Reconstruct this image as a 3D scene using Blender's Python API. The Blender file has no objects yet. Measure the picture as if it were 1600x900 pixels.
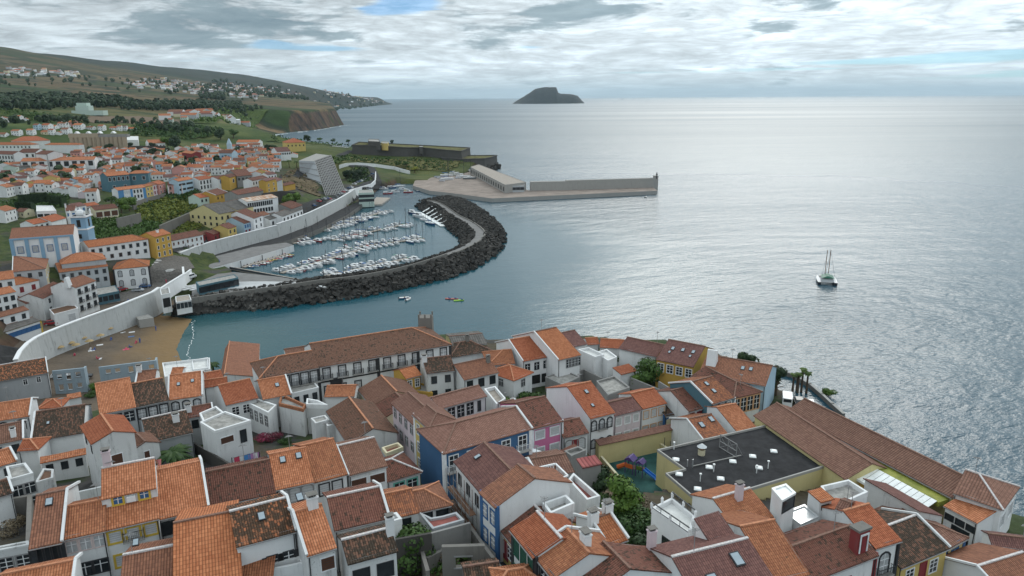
import bpy, bmesh, math, random
import numpy as np
from mathutils import Vector, Matrix
rnd = random.Random(7)
SC = bpy.context.scene
COL = SC.collection
rad = math.radians

# ------------------------------------------------------------------ camera
H = 75.0; F = 1120.0; TILT = rad(14.9); ROLL = rad(0.36)
_f = Vector((0, math.cos(TILT), -math.sin(TILT)))
_u0 = Vector((0, math.sin(TILT), math.cos(TILT)))
_x0 = Vector((1, 0, 0))
CR = _x0 * math.cos(ROLL) - _u0 * math.sin(ROLL)
CU = _u0 * math.cos(ROLL) + _x0 * math.sin(ROLL)
CF = _f
cam = bpy.data.cameras.new("Camera"); cam_o = bpy.data.objects.new("Camera", cam); COL.objects.link(cam_o)
m = Matrix((CR, CU, -CF)).transposed().to_4x4(); m.translation = (0, 0, H)
cam_o.matrix_world = m
cam.sensor_fit = 'HORIZONTAL'; cam.sensor_width = 36.0; cam.lens = 36.0 * F / 1600.0
cam.clip_start = 1.0; cam.clip_end = 200000.0
SC.camera = cam_o

# ------------------------------------------------------------------ sky, sun, exposure
SUN_AZ = rad(19); SUN_EL = rad(29)          # azimuth clockwise from the view direction
SUN_DIR = Vector((math.sin(SUN_AZ) * math.cos(SUN_EL), math.cos(SUN_AZ) * math.cos(SUN_EL), math.sin(SUN_EL)))
sun = bpy.data.lights.new("Sun", 'SUN'); sun.energy = 1.0; sun.angle = rad(34); sun.color = (1.0, 0.95, 0.87)
sun_o = bpy.data.objects.new("Sun", sun); COL.objects.link(sun_o)
sun_o.rotation_euler = SUN_DIR.to_track_quat('Z', 'Y').to_euler()
SC.view_settings.view_transform = 'Standard'; SC.view_settings.look = 'None'
SC.view_settings.exposure = 0.10; SC.view_settings.gamma = 1.0; SC.view_settings.use_curve_mapping = False
SC.cycles.use_denoising = True
SC.cycles.max_bounces = 5; SC.cycles.diffuse_bounces = 2; SC.cycles.glossy_bounces = 3
SC.cycles.transparent_max_bounces = 4; SC.cycles.volume_bounces = 0; SC.cycles.caustics_reflective = False
SC.cycles.caustics_refractive = False

class NT:
    """small helper for building node trees"""
    def __init__(s, tree): s.t = tree; s.n = tree.nodes; s.l = tree.links
    def add(s, typ, **kw):
        n = s.n.new(typ)
        for k, v in kw.items(): setattr(n, k, v)
        return n
    def put(s, sock, v):
        if v is None: return
        if isinstance(v, bpy.types.NodeSocket): s.l.new(v, sock)
        else:
            try: sock.default_value = v
            except Exception:
                sock.default_value = (*v, 1.0) if len(v) == 3 else v
    def math(s, op, a, b=None, c=None, clamp=False):
        n = s.add('ShaderNodeMath', operation=op, use_clamp=clamp)
        s.put(n.inputs[0], a); s.put(n.inputs[1], b); s.put(n.inputs[2], c)
        return n.outputs[0]
    def vmath(s, op, a, b=None):
        n = s.add('ShaderNodeVectorMath', operation=op)
        s.put(n.inputs[0], a); s.put(n.inputs[1], b)
        return n.outputs['Value'] if op in ('DOT_PRODUCT', 'LENGTH', 'DISTANCE') else n.outputs[0]
    def noise(s, vec, scale, detail=2.0, rough=0.5, dist=0.0, out='Fac'):
        n = s.add('ShaderNodeTexNoise'); s.put(n.inputs['Vector'], vec)
        n.inputs['Scale'].default_value = scale; n.inputs['Detail'].default_value = detail
        n.inputs['Roughness'].default_value = rough; n.inputs['Distortion'].default_value = dist
        return n.outputs[out]
    def white(s, vec, out='Value'):
        n = s.add('ShaderNodeTexWhiteNoise', noise_dimensions='3D'); s.put(n.inputs['Vector'], vec); return n.outputs[out]
    def voronoi(s, vec, scale, feature='F1', out='Distance', rnd_=1.0):
        n = s.add('ShaderNodeTexVoronoi', feature=feature); s.put(n.inputs['Vector'], vec)
        n.inputs['Scale'].default_value = scale; n.inputs['Randomness'].default_value = rnd_
        return n.outputs[out]
    def ramp(s, fac, stops, interp='LINEAR'):
        n = s.add('ShaderNodeValToRGB'); s.put(n.inputs[0], fac); cr = n.color_ramp; cr.interpolation = interp
        while len(cr.elements) < len(stops): cr.elements.new(0.5)
        for e, (p, c) in zip(cr.elements, stops):
            e.position = p; e.color = (c, c, c, 1) if not hasattr(c, '__len__') else (*c, 1)[:4]
        return n.outputs[0]
    def rng(s, v, a, b, c=0.0, d=1.0, smooth=False):
        n = s.add('ShaderNodeMapRange', interpolation_type='SMOOTHSTEP' if smooth else 'LINEAR')
        s.put(n.inputs[0], v)
        for i, q in enumerate((a, b, c, d)): s.put(n.inputs[1 + i], q)
        return n.outputs[0]
    def mix(s, fac, a, b, mode='MIX'):
        n = s.add('ShaderNodeMix', data_type='RGBA', blend_type=mode)
        s.put(n.inputs[0], fac); s.put(n.inputs[6], a); s.put(n.inputs[7], b)
        return n.outputs[2]
    def xyz(s, v):
        n = s.add('ShaderNodeSeparateXYZ'); s.put(n.inputs[0], v); return n.outputs
    def comb(s, x=0.0, y=0.0, z=0.0):
        n = s.add('ShaderNodeCombineXYZ')
        s.put(n.inputs[0], x); s.put(n.inputs[1], y); s.put(n.inputs[2], z); return n.outputs[0]
    def bump(s, height, strength=0.5, dist=0.1, normal=None):
        n = s.add('ShaderNodeBump'); n.inputs['Strength'].default_value = strength; n.inputs['Distance'].default_value = dist
        s.put(n.inputs['Height'], height)
        if normal is not None: s.put(n.inputs['Normal'], normal)
        return n.outputs[0]

world = bpy.data.worlds.new("World"); SC.world = world; world.use_nodes = True
def build_sky():
    t = NT(world.node_tree); t.n.clear()
    out = t.add('ShaderNodeOutputWorld')
    sky = t.add('ShaderNodeTexSky', sky_type='NISHITA', sun_disc=False)
    sky.sun_elevation = SUN_EL; sky.sun_rotation = SUN_AZ; sky.air_density = 1.0; sky.dust_density = 0.6; sky.ozone_density = 1.5
    d = t.add('ShaderNodeTexCoord').outputs['Generated']
    x, y, z = t.xyz(d)[:3]
    el = t.math('ARCSINE', z)                      # elevation in radians
    az = t.math('ARCTAN2', x, y)                   # azimuth, 0 = ahead
    # cloud space: tall near the zenith, flat and stretched near the horizon
    zz = t.math('MULTIPLY', t.math('POWER', t.math('MAXIMUM', z, 0.0), 0.8), 3.7)
    cv = t.comb(x, y, zz)
    warp = t.noise(cv, 3.0, 3, 0.55, out='Color')
    cw = t.vmath('ADD', cv, t.vmath('SCALE', t.vmath('SUBTRACT', warp, (0.5, 0.5, 0.5)), None))
    cw.node.inputs[1].links[0].from_node.inputs['Scale'].default_value = 0.16
    n1 = t.noise(cw, 6.5, 7, 0.6)
    n2 = t.noise(t.vmath('ADD', cw, (3.1, 1.7, 0.4)), 11.0, 6, 0.6)
    puff = t.math('ABSOLUTE', t.math('SUBTRACT', t.noise(t.vmath('MULTIPLY', cw, (1.0, 1.0, 1.5)), 15.0, 5, 0.55), 0.5))
    n3 = t.noise(t.vmath('MULTIPLY', cv, (1.0, 1.0, 7.0)), 3.0, 4, 0.55)     # high thin streaks
    def blob(a, e, ra, re, amp):
        da = t.math('DIVIDE', t.math('SUBTRACT', az, a), ra); de = t.math('DIVIDE', t.math('SUBTRACT', el, e), re)
        r2 = t.math('ADD', t.math('MULTIPLY', da, da), t.math('MULTIPLY', de, de))
        return t.math('MULTIPLY', t.math('EXPONENT', t.math('MULTIPLY', r2, -1.0)), amp)
    def px(pxx, py): # pixel -> (azimuth, elevation)
        v = CF * F + CR * (pxx - 800) + CU * (450 - py); v.normalize()
        return math.atan2(v.x, v.y), math.asin(v.z)
    # dark undersides of the low cumulus
    def blobs(lst):
        tot = None
        for (bx, by, rx, ry, amp) in lst:
            a, e = px(bx, by); b = blob(a, e, rx / F, ry / F, amp)
            tot = b if tot is None else t.math('ADD', tot, b)
        return tot
    dark = blobs([(400, 32, 130, 20, .55), (330, 66, 60, 10, .40), (90, 30, 120, 30, .34), (230, 50, 60, 14, .34), (548, 58, 70, 12, .38), (905, 22, 75, 24, .62), (745, 38, 40, 10, .30), (1205, 42, 48, 12, .42),
                  (1270, 10, 70, 10, .42), (1070, 30, 40, 12, .22), (640, 98, 120, 7, .10), (60, 62, 80, 12, .2), (450, 104, 40, 6, .18), (520, 92, 30, 6, .16)])
    dk = t.math('ADD', dark, t.math('MULTIPLY', t.math('SUBTRACT', n1, 0.52), 2.1))
    dk = t.math('ADD', dk, t.math('MULTIPLY', t.math('SUBTRACT', n2, 0.5), 1.1)); dk = t.math('ADD', dk, t.math('MULTIPLY', t.math('SUBTRACT', puff, 0.07), -.7))
    dkm = t.rng(dk, 0.17, 0.50, 0, 1, True); rim = t.math('MULTIPLY', t.rng(dk, -.25, .1, 0, .16, True), t.math('SUBTRACT', 1.0, dkm))
    # gaps of blue
    blue = blobs([(640, 5, 45, 12, .60), (590, 16, 40, 8, .45), (420, 66, 30, 7, .40), (500, 76, 60, 5, .36), (1420, 95, 180, 4, .42), (1240, 108, 160, 3, .32), (1590, 84, 110, 7, .42), (1600, 115, 60, 5, .30), (830, 74, 30, 3, .3), (1000, 113, 60, 2.5, .25),
                  (880, 82, 40, 4, .2), (300, 95, 100, 10, .14)])
    bl = t.math('ADD', blue, t.math('MULTIPLY', t.math('SUBTRACT', n3, 0.5), 0.9))
    bl = t.math('ADD', bl, t.math('MULTIPLY', t.math('SUBTRACT', n2, 0.5), 0.35))
    blm = t.rng(bl, 0.12, 0.36, 0, 1, True)
    # brightness of the cloud sheet: glows towards the hidden sun
    sd = t.math('MAXIMUM', t.vmath('DOT_PRODUCT', d, tuple(SUN_DIR)), 0.0)
    glow = t.math('ADD', t.math('MULTIPLY', t.math('POWER', sd, 3.0), 0.42), t.math('MULTIPLY', t.math('POWER', sd, 20.0), 0.36))
    lum = t.math('ADD', t.math('ADD', t.rng(el, .125, .5, .68, 1.06), rim), glow)
    lum = t.math('MULTIPLY', lum, t.math('SUBTRACT', 1.0, blob(-.5, .34, .6, .26, .55)))  # unseen dim cloud bank, added high ahead-left to darken the bay's reflection
    hz = t.rng(el, 0.0, 0.045, 1, 0, True)
    lum = t.math('MULTIPLY', lum, t.rng(n2, 0.28, 0.72, 0.74, 1.20))
    lum = t.math('MULTIPLY', lum, t.rng(n1, 0.3, 0.72, 1.12, 0.86)); lum = t.math('MULTIPLY', lum, t.rng(puff, 0.0, 0.16, 0.80, 1.12))
    white = t.mix(1.0, (0.87, 0.98, 1.04), t.comb(lum, lum, lum), 'MULTIPLY')
    grey = t.mix(1.0, t.mix(t.rng(n2, .3, .7), (0.155, 0.235, 0.285), (0.30, 0.39, 0.43)), t.comb(t.math('ADD', 0.86, glow), t.math('ADD', 0.86, glow), t.math('ADD', 0.86, glow)), 'MULTIPLY')
    cloud = t.mix(t.math('MULTIPLY', dkm, 0.86), white, grey)
    cloud = t.mix(t.math('MULTIPLY', hz, 0.55), cloud, (0.56, 0.665, 0.70))
    b1 = t.add('ShaderNodeBackground'); t.put(b1.inputs[0], cloud); b1.inputs[1].default_value = 1.0
    b2 = t.add('ShaderNodeBackground'); t.put(b2.inputs[0], t.mix(1.0, sky.outputs[0], (.30, .66, 1.15), 'MULTIPLY')); b2.inputs[1].default_value = 0.085
    mx = t.add('ShaderNodeMixShader'); t.put(mx.inputs[0], t.math('MULTIPLY', blm, 0.62))
    t.l.new(b1.outputs[0], mx.inputs[1]); t.l.new(b2.outputs[0], mx.inputs[2]); t.l.new(mx.outputs[0], out.inputs[0])
    world.cycles.sampling_method = 'MANUAL'; world.cycles.sample_map_resolution = 512
build_sky()

# ------------------------------------------------------------------ pixel <-> place helpers (photo pixels, 1600 x 900)
def ray(px, py):
    v = CF * F + CR * (px - 800.0) + CU * (450.0 - py)
    return v.normalized()
def W(px, py, z=0.0):
    v = ray(px, py); k = (z - H) / v.z
    return Vector((v.x * k, v.y * k, z))
def proj(p):
    q = Vector(p) - Vector((0, 0, H)); d = q.dot(CF)
    return 800 + F * q.dot(CR) / d, 450 - F * q.dot(CU) / d

# ------------------------------------------------------------------ terrain heights
def _pt(px, py, z): p = W(px, py, z); return (p.x, p.y, z)
def _pd(px, py, D):          # pixel at forward distance D -> point (height follows)
    v = ray(px, py); k = D / v.y
    return (v.x * k, D, H + v.z * k)
def _px(px, py, zr, z): p = W(px, py, zr); return (p.x, p.y, z)
CTRL = []
_zy = ((20, 33), (45, 31), (60, 28.5), (75, 25), (90, 22.3), (105, 20), (130, 17), (155, 15.5), (180, 14))
for X in (-150, -100, -60, -20, 20, 60, 100, 140):
    for Y, zz in _zy:
        wr = min(1, max(0, X / 70.0)); wr = wr * wr * (3 - 2 * wr); zr_ = 19.5 if Y < 115 else 18.5
        z_ = zz * (1 - wr) + max(zr_, zz - 14) * wr if X > 0 else zz
        if X <= -100 and Y >= 130: z_ -= 3.5
        CTRL.append((X, Y, z_))
CTRL += [_pt(20, 570, 8), _pt(60, 545, 8), _pt(130, 510, 8.3), (-175, 165, 10), _pt(180, 480, 8.5), _pt(240, 452, 9), _pt(150, 450, 10), _pt(0, 500, 11), _pt(0, 440, 13),
         _pt(270, 430, 6.5), _pt(300, 415, 5), _pt(70, 410, 13.5), _pt(180, 400, 12), _pt(250, 395, 10.5), _pt(300, 385, 10), _pt(380, 360, 10), _pt(470, 330, 10), _pt(555, 297, 10),
         _pt(330, 412, 3), _pt(290, 465, 4), _pt(318, 398, 3), _pt(380, 381, 2.8), _pt(435, 368, 2.8), _pt(486, 350, 2.8), _pt(532, 325, 2.8), _pt(380, 363, 9.2), _pt(433, 351, 9.2), _pt(484, 332, 9.6), _pt(529, 311, 9.6), _pt(320, 379, 9.2),
         _pt(400, 330, 12), _pt(330, 350, 12), _pt(440, 310, 15), _pt(455, 275, 22), _pt(462, 250, 23), _pt(500, 304, 9), _pt(538, 307, 9), _pt(546, 291, 9), _px(492, 252, 26, 10), _px(520, 242, 26, 11), _px(467, 251, 26, 17), _px(494, 240, 26, 17), _pt(560, 285, 9), _pt(600, 283, 5), (40, 560, 3.2), (-10, 580, 3.2),
         _pt(230, 330, 15), _pt(300, 320, 14), _pt(180, 300, 21), _pt(255, 287, 20), _pt(150, 335, 17), _pt(60, 330, 20), _pt(0, 345, 20), _pt(330, 300, 18), _pt(400, 285, 20),
         _pt(0, 300, 23), _pt(100, 290, 22), _pt(200, 270, 22), _pt(300, 260, 21), _pt(400, 260, 21), _pt(0, 255, 27), _pt(100, 250, 25), _pt(200, 240, 23), _pt(300, 238, 22), _pt(400, 240, 23), _pt(450, 228, 25), _pt(500, 232, 26),
         _pt(549, 243, 18), _pt(578, 244, 17), _pt(636, 247, 15), _pt(662, 246, 15), _pt(723, 250, 12), _pt(600, 258, 11), _pt(655, 262, 8), _pt(700, 263, 6), _pt(640, 270, 4), _pt(530, 252, 19), _pt(560, 270, 11), _pt(600, 238, 18), _pt(670, 241, 15),
         _pt(0, 225, 32), _pt(100, 212, 30), _pt(200, 212, 28), _pt(300, 222, 24), _pt(380, 222, 22),
         _pd(0, 200, 800), _pd(100, 190, 950), _pd(200, 192, 950), _pd(300, 190, 1100), _pd(330, 205, 950), _pd(0, 172, 1050), _pd(120, 176, 1150), _pd(0, 158, 1350), _pd(100, 158, 1500), _pd(200, 168, 1400), _pd(300, 176, 1350), _pd(370, 180, 1400),
         _pd(200, 152, 2000), _pd(320, 157, 2100), _pd(380, 163, 1950), _pt(430, 166, 52), _pt(530, 166, 50), _pt(480, 165, 52), _pd(300, 143, 2900), _pd(400, 157, 2600),
         _pd(0, 125, 2500), _pd(100, 135, 2600), _pd(180, 125, 3300), _pd(270, 128, 3700), _pd(380, 145, 3900), _pd(440, 148, 4600), _pd(520, 158, 5500),
         _pd(0, 71, 4000), _pd(50, 82, 4100), _pd(100, 97, 4300), _pd(150, 103, 4400), _pd(200, 107, 4500), _pd(270, 111, 4700), _pd(310, 118, 5000), _pd(335, 124, 5100), _pd(380, 127, 5300), _pd(440, 134, 5600), _pd(500, 144, 6000), _pd(560, 152, 6500), _pd(606, 159, 6900),
         _pd(-150, 60, 4000), _pd(-250, 50, 4000), _pd(-250, 110, 2600), _pd(-250, 160, 1000), _pd(-250, 250, 520), _pd(-200, 330, 350), _pd(-200, 480, 230),
         (-4000, 6500, 420), (-2200, 6500, 260), (-1500, 8000, 60), (-5000, 5200, 430), (-8000, 9000, 200)]
_C = np.array(CTRL, float)
def _tl(x, y):
    x = np.asarray(x, float); y = np.asarray(y, float)
    yy = np.maximum(y, 8.0)
    r = np.sqrt(x * x + yy * yy)
    return np.arctan2(x, yy) * 1.1, np.log(r)
_ca, _cl = _tl(_C[:, 0], _C[:, 1])
_D = np.sqrt((_ca[:, None] - _ca[None]) ** 2 + (_cl[:, None] - _cl[None]) ** 2 + 1e-4)
_wt = np.linalg.solve(_D - np.eye(len(_C)) * 0.004, _C[:, 2])
def land_z(x, y):
    a, l = _tl(x, y); a = np.atleast_1d(a).ravel(); l = np.atleast_1d(l).ravel(); out = np.zeros(len(a))
    for i in range(0, len(a), 40000):
        s = slice(i, i + 40000)
        out[s] = np.sqrt((a[s, None] - _ca[None]) ** 2 + (l[s, None] - _cl[None]) ** 2 + 1e-4) @ _wt
    return out
# coast: (px, py, z the pixel is read at, slope of the shore running inland from this vertex to the next)
COAST = [((320, -30), None, 1.5), ((260, 40), None, 3.0), ((150, 85), None, 3.0), (1560, 760, 20, 3.0), (1470, 705, 20, 3.0), (1400, 682, 19, 3.0), (1322, 640, 19, 3.0), (1272, 602, 19, 3.0), (1218, 578, 19, 3.0), (1170, 566, 15, 2.5), (1100, 552, 13, 2.5),
         (1040, 543, 12, 2.5), (985, 540, 12, 2.5), (920, 528, 12, 2.5), (860, 526, 12, 2.5), (780, 540, 10, 2.0), (700, 536, 8, 1.6), (620, 548, 6, 1.4), (500, 574, 5, 1.0), (400, 592, 3, 0.6),
         (325, 592, 0, .05), (283, 562, 0, .05), (276, 545, 0, .05), (287, 520, 0, .05), (301, 499, 0, .05), (270, 494, 0, .4), (247, 488, 1, 1.0), (300, 462, 1, 3.0), (350, 436, 2, 3.0), (366, 424, 2, 3.0), (338, 405, 2, 3.0), (400, 382, 2, 3.0), (470, 356, 2, 3.0), (530, 330, 2, 3.0), (566, 312, 2, 3.0), (590, 293, 2, 3.0), (620, 284, 2, 3.0), (665, 284, 2, 3.0),
         (690, 280, 2, 3.0), (716, 276, 2, 3.0), (745, 264, 4, 1.2), (772, 257, 4, 1.2), (736, 245, 9, 1.2), (640, 236, 14, 1.2), (560, 231, 18, 1.0), (545, 225, 20, .8), (480, 221, 18, .7), (425, 219, 12, .5), (400, 215, 0, .25),
         (440, 208, 0, 1.9), (500, 202, 0, 1.9), (537, 195, 0, 2.2), (528, 184, 0, 1.8), (470, 172, 0, .6), (500, 169, 0, .35), (570, 167, 0, .3), (613, 163, 0, .15), (606, 158, 0, .05),
         ((-1200, 12000), None, .1), ((-9000, 14000), None, .1), ((-9000, -200), None, .1)]
_cp = []; _cs = []
for c in COAST:
    if isinstance(c[0], tuple): _cp.append(c[0])
    else: p = W(c[0], c[1], c[2]); _cp.append((p.x, p.y))
    _cs.append(c[-1])
_cp = np.array(_cp); _cs = np.array(_cs); _cq = np.roll(_cp, -1, axis=0)
def coast_z(x, y):
    """height the shore profile allows: slope times distance inland, negative out at sea"""
    x = np.atleast_1d(np.asarray(x, float)).ravel(); y = np.atleast_1d(np.asarray(y, float)).ravel()
    ins = np.zeros(len(x), bool); dmin = np.full(len(x), 1e18); sl = np.zeros(len(x)); prof = np.full(len(x), 1e9)
    for (ax, ay), (bx, by), s in zip(_cp, _cq, _cs):
        if ay != by:
            c = ((ay > y) != (by > y)) & (x < (bx - ax) * (y - ay) / (by - ay) + ax); ins ^= c
        dx, dy = bx - ax, by - ay; L = dx * dx + dy * dy
        t = np.clip(((x - ax) * dx + (y - ay) * dy) / L, 0, 1)
        d = np.hypot(x - ax - t * dx, y - ay - t * dy)
        k = d < dmin; dmin = np.where(k, d, dmin); sl = np.where(k, s, sl)
        prof = np.minimum(prof, d * s + np.maximum(d - 45.0, 0.0) * (1.5 if s < .08 else 0.4))
    return np.where(ins, prof + 0.0, -np.minimum(dmin * np.maximum(sl, .05) * .5, 6.0) - 0.02), ins
CARVE = []      # (polygon, height): sunk yards
def ground_np(x, y):
    cz, ins = coast_z(x, y)
    g = np.where(ins, np.minimum(np.maximum(land_z(x, y), 1.5), cz), cz)
    x = np.atleast_1d(np.asarray(x, float)).ravel(); y = np.atleast_1d(np.asarray(y, float)).ravel()
    for poly, zc in CARVE:
        k = np.zeros(len(x), bool)
        for (ax, ay), (bx, by) in zip(poly, poly[1:] + poly[:1]):
            if ay != by: k ^= ((ay > y) != (by > y)) & (x < (bx - ax) * (y - ay) / (by - ay) + ax)
        g = np.where(k, np.minimum(g, zc), g)
    return g
CARVE.append(([tuple(W(px, py, z_)[:2]) for px, py, z_ in ((282, 393, 9.2), (305, 384, 9.2), (333, 375, 9.2), (380, 363, 9.2), (433, 350, 9.2), (484, 330, 9.8), (529, 310, 9.8), (557, 292, 9.8), (574, 306, 2), (545, 336, 2), (500, 358, 2), (455, 376, 2), (400, 389, 2), (330, 408, 2), (300, 412, 3))], 2.3))
ZC = 17.4; ZS = ZC + 5.6
for pl, z_, zz in (((896, 690), (1076, 657), (1060, 740), (1056, 800), (985, 818), (930, 750)), ZC, ZC - .4), (((1027, 700), (1198, 664), (1308, 726), (1116, 783), (1092, 787), (1035, 745)), ZS, ZC - .4):
    CARVE.append(([tuple(W(px, py, z_)[:2]) for px, py in pl], zz))
# the ground as built: one polar grid, finer near the camera, looked up by every builder
NA, NR = 620, 620
_A0, _A1, _R0, _R1 = rad(-56), rad(56), math.log(25), math.log(11500)
def _grid():
    from mathutils import noise as mn
    az = np.linspace(_A0, _A1, NA); rr = np.exp(np.linspace(_R0, _R1, NR)); A, R = np.meshgrid(az, rr)
    X = (R * np.sin(A)).ravel(); Y = (R * np.cos(A)).ravel(); Z = ground_np(X, Y)
    far = np.clip((np.hypot(X, Y) - 900) / 1200, 0, 1); idx = np.nonzero((far > 0) & (Z > 3))[0]
    nn = np.array([mn.fractal(Vector((X[i] * .0022, Y[i] * .0022, .3)), 1.0, 2.0, 5) for i in idx]); Z[idx] += nn * far[idx] * np.clip(Z[idx] * .045, 0, 13)
    return X, Y, Z
GX, GY, GZ = _grid(); _Z2 = GZ.reshape(NR, NA)
def gz_np(x, y):
    x = np.asarray(x, float); y = np.asarray(y, float); u = np.clip((np.arctan2(x, y) - _A0) / (_A1 - _A0) * (NA - 1), 0, NA - 1.001); v = np.clip((np.log(np.maximum(np.hypot(x, y), 25.0)) - _R0) / (_R1 - _R0) * (NR - 1), 0, NR - 1.001)
    i = u.astype(int); j = v.astype(int); fu = u - i; fv = v - j
    return (_Z2[j, i] * (1 - fu) + _Z2[j, i + 1] * fu) * (1 - fv) + (_Z2[j + 1, i] * (1 - fu) + _Z2[j + 1, i + 1] * fu) * fv
def G(x, y): return float(gz_np(x, y))
def hit(px, py, h=0.0, near=30.0, far=9000.0):
    """first point on the pixel's ray that is h above the ground"""
    v = ray(px, py); hv = math.hypot(v.x, v.y)
    n = 500
    ts = np.exp(np.linspace(math.log(near), math.log(far), n)) / hv
    X = v.x * ts; Y = v.y * ts; Z = H + v.z * ts
    g = np.maximum(gz_np(X, Y), 0.0) + h
    b = np.nonzero(Z <= g)[0]
    if len(b) == 0: return W(px, py, h) if v.z < 0 else Vector((X[-1], Y[-1], Z[-1]))
    i = b[0]
    if i == 0: return Vector((X[0], Y[0], Z[0]))
    d0 = Z[i - 1] - g[i - 1]; d1 = g[i] - Z[i]; f = d0 / max(d0 + d1, 1e-9)
    k = ts[i - 1] * (1 - f) + ts[i] * f
    return Vector((v.x * k, v.y * k, H + v.z * k))
# ------------------------------------------------------------------ materials
MATS = {}
def new_mat(name, rough=0.8, spec=0.3):
    m = bpy.data.materials.new(name); m.use_nodes = True; t = NT(m.node_tree)
    b = t.n['Principled BSDF']; b.inputs['Roughness'].default_value = rough; b.inputs['Specular IOR Level'].default_value = spec
    MATS[name] = m
    return m, t, b
def hexl(r, g, b):
    f = lambda c: (c / 255 / 12.92) if c <= 10 else ((c / 255 + .055) / 1.055) ** 2.4
    return (f(r), f(g), f(b))
def plain(name, col, rough=0.7, spec=0.3, var=0.12, scale=1.5, metal=0.0):
    m, t, b = new_mat(name, rough, spec)
    tc = t.add('ShaderNodeTexCoord').outputs['Object']
    n = t.noise(tc, scale, 4, 0.6)
    f = t.rng(n, 0.3, 0.7, 1 - var, 1 + var)
    t.put(b.inputs['Base Color'], t.mix(1.0, col, t.comb(f, f, f), 'MULTIPLY')); b.inputs['Metallic'].default_value = metal
    return m
def plaster(name, col, dirt=0.35, dirtcol=(0.13, 0.13, 0.125)):
    """painted render: rain streaks, blotches and flaking in real, object-bound shapes"""
    m, t, b = new_mat(name, 0.9, 0.15)
    tc = t.add('ShaderNodeTexCoord').outputs['Object']
    oi = t.add('ShaderNodeObjectInfo').outputs['Random']
    tc = t.vmath('ADD', tc, t.comb(t.math('MULTIPLY', oi, 57.0), t.math('MULTIPLY', oi, 31.0), 0.0))
    big = t.noise(tc, 0.35, 4, 0.6)
    streak = t.noise(t.vmath('MULTIPLY', tc, (1.1, 1.1, 0.16)), 1.0, 6, 0.7)
    fine = t.noise(tc, 4.0, 5, 0.7)
    k = t.math('MULTIPLY', t.rng(streak, 0.50, 0.76, 0, 1, True), t.rng(big, 0.35, 0.65, 0.15, 1))
    k = t.math('ADD', k, t.math('MULTIPLY', t.rng(fine, 0.58, 0.70, 0, 1, True), t.rng(big, 0.45, 0.62, 0, 0.8)))
    k = t.math('MULTIPLY', k, dirt, clamp=True)
    tone = t.rng(t.math('ADD', t.math('MULTIPLY', big, .7), t.math('MULTIPLY', oi, .3)), 0.25, 0.75, 0.88, 1.06)
    c = t.mix(1.0, col, t.comb(tone, tone, t.math('MULTIPLY', tone, 1.0)), 'MULTIPLY')
    t.put(b.inputs['Base Color'], t.mix(k, c, dirtcol))
    t.put(b.inputs['Normal'], t.bump(fine, 0.12, 0.03))
    return m
def tiles(name, a, b_, moss=0.0, mosscol=(0.035, 0.03, 0.022), lich=0.0, tw=0.23, th=0.37, rows=0.7, bumpy=0.9):
    """clay pantiles: a,b_ the two ends of the tile colour range; moss dark growth share; lich pale lichen share"""
    m, t, b = new_mat(name, 0.85, 0.2)
    uv = t.add('ShaderNodeTexCoord').outputs['UV']
    oi = t.add('ShaderNodeObjectInfo').outputs['Random']
    u, v = t.xyz(uv)[:2]
    su = t.math('DIVIDE', u, tw); sv = t.math('DIVIDE', v, th)
    cell = t.comb(t.math('FLOOR', su), t.math('FLOOR', sv), t.math('MULTIPLY', oi, 91.0))
    w1 = t.white(cell)
    off = t.comb(t.math('MULTIPLY', oi, 63.0), t.math('MULTIPLY', oi, 17.0), 0.0)
    p = t.vmath('ADD', uv, off)
    big = t.noise(p, 0.35, 4, 0.6); mid = t.noise(p, 1.6, 4, 0.65); fine = t.noise(p, 6.0, 4, 0.7)
    f = t.math('ADD', t.math('MULTIPLY', w1, 0.42), t.math('ADD', t.math('MULTIPLY', big, 0.38), t.math('MULTIPLY', mid, 0.30)))
    c = t.mix(t.rng(f, 0.3, 0.8), a, b_)
    tone = t.math('ADD', 0.86, t.math('MULTIPLY', oi, 0.28)); c = t.mix(1.0, c, t.comb(tone, tone, tone), 'MULTIPLY')
    if moss > 0:
        mk = t.math('ADD', t.math('ADD', t.math('MULTIPLY', mid, 0.45), t.math('MULTIPLY', fine, 0.35)), t.math('ADD', t.math('MULTIPLY', w1, 0.25), t.math('MULTIPLY', big, 0.25)))
        th0 = 0.98 - moss * 0.62
        c = t.mix(t.math('MULTIPLY', t.rng(mk, th0, th0 + 0.14, 0, 1, True), 0.9), c, mosscol)
    if lich > 0:
        lk = t.noise(t.vmath('ADD', p, (9.0, 4.0, 2.0)), 5.0, 5, 0.75)
        c = t.mix(t.rng(lk, 0.68 - lich * 0.2, 0.78 - lich * 0.2, 0, 0.55, True), c, (0.26, 0.235, 0.19))
    # channels between tile rolls painted darker: trough shade put into the colour, plus dirt
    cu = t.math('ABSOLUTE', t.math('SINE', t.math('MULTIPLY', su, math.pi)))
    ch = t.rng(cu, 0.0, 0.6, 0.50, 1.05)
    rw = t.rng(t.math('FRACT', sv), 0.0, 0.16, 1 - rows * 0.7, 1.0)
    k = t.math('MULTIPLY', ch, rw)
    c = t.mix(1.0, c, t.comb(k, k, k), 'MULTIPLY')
    t.put(b.inputs['Base Color'], c)
    h = t.math('ADD', cu, t.math('ADD', t.math('MULTIPLY', t.math('FRACT', sv), -0.5), t.math('MULTIPLY', w1, 0.25)))
    t.put(b.inputs['Normal'], t.bump(h, bumpy, 0.07))
    return m
T_OR, T_OR2 = (0.40, 0.135, 0.055), (0.54, 0.22, 0.10)
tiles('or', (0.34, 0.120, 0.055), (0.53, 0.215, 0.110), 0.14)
tiles('or2', (0.27, 0.100, 0.052), (0.44, 0.18, 0.09), 0.36, lich=0.25)
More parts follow.
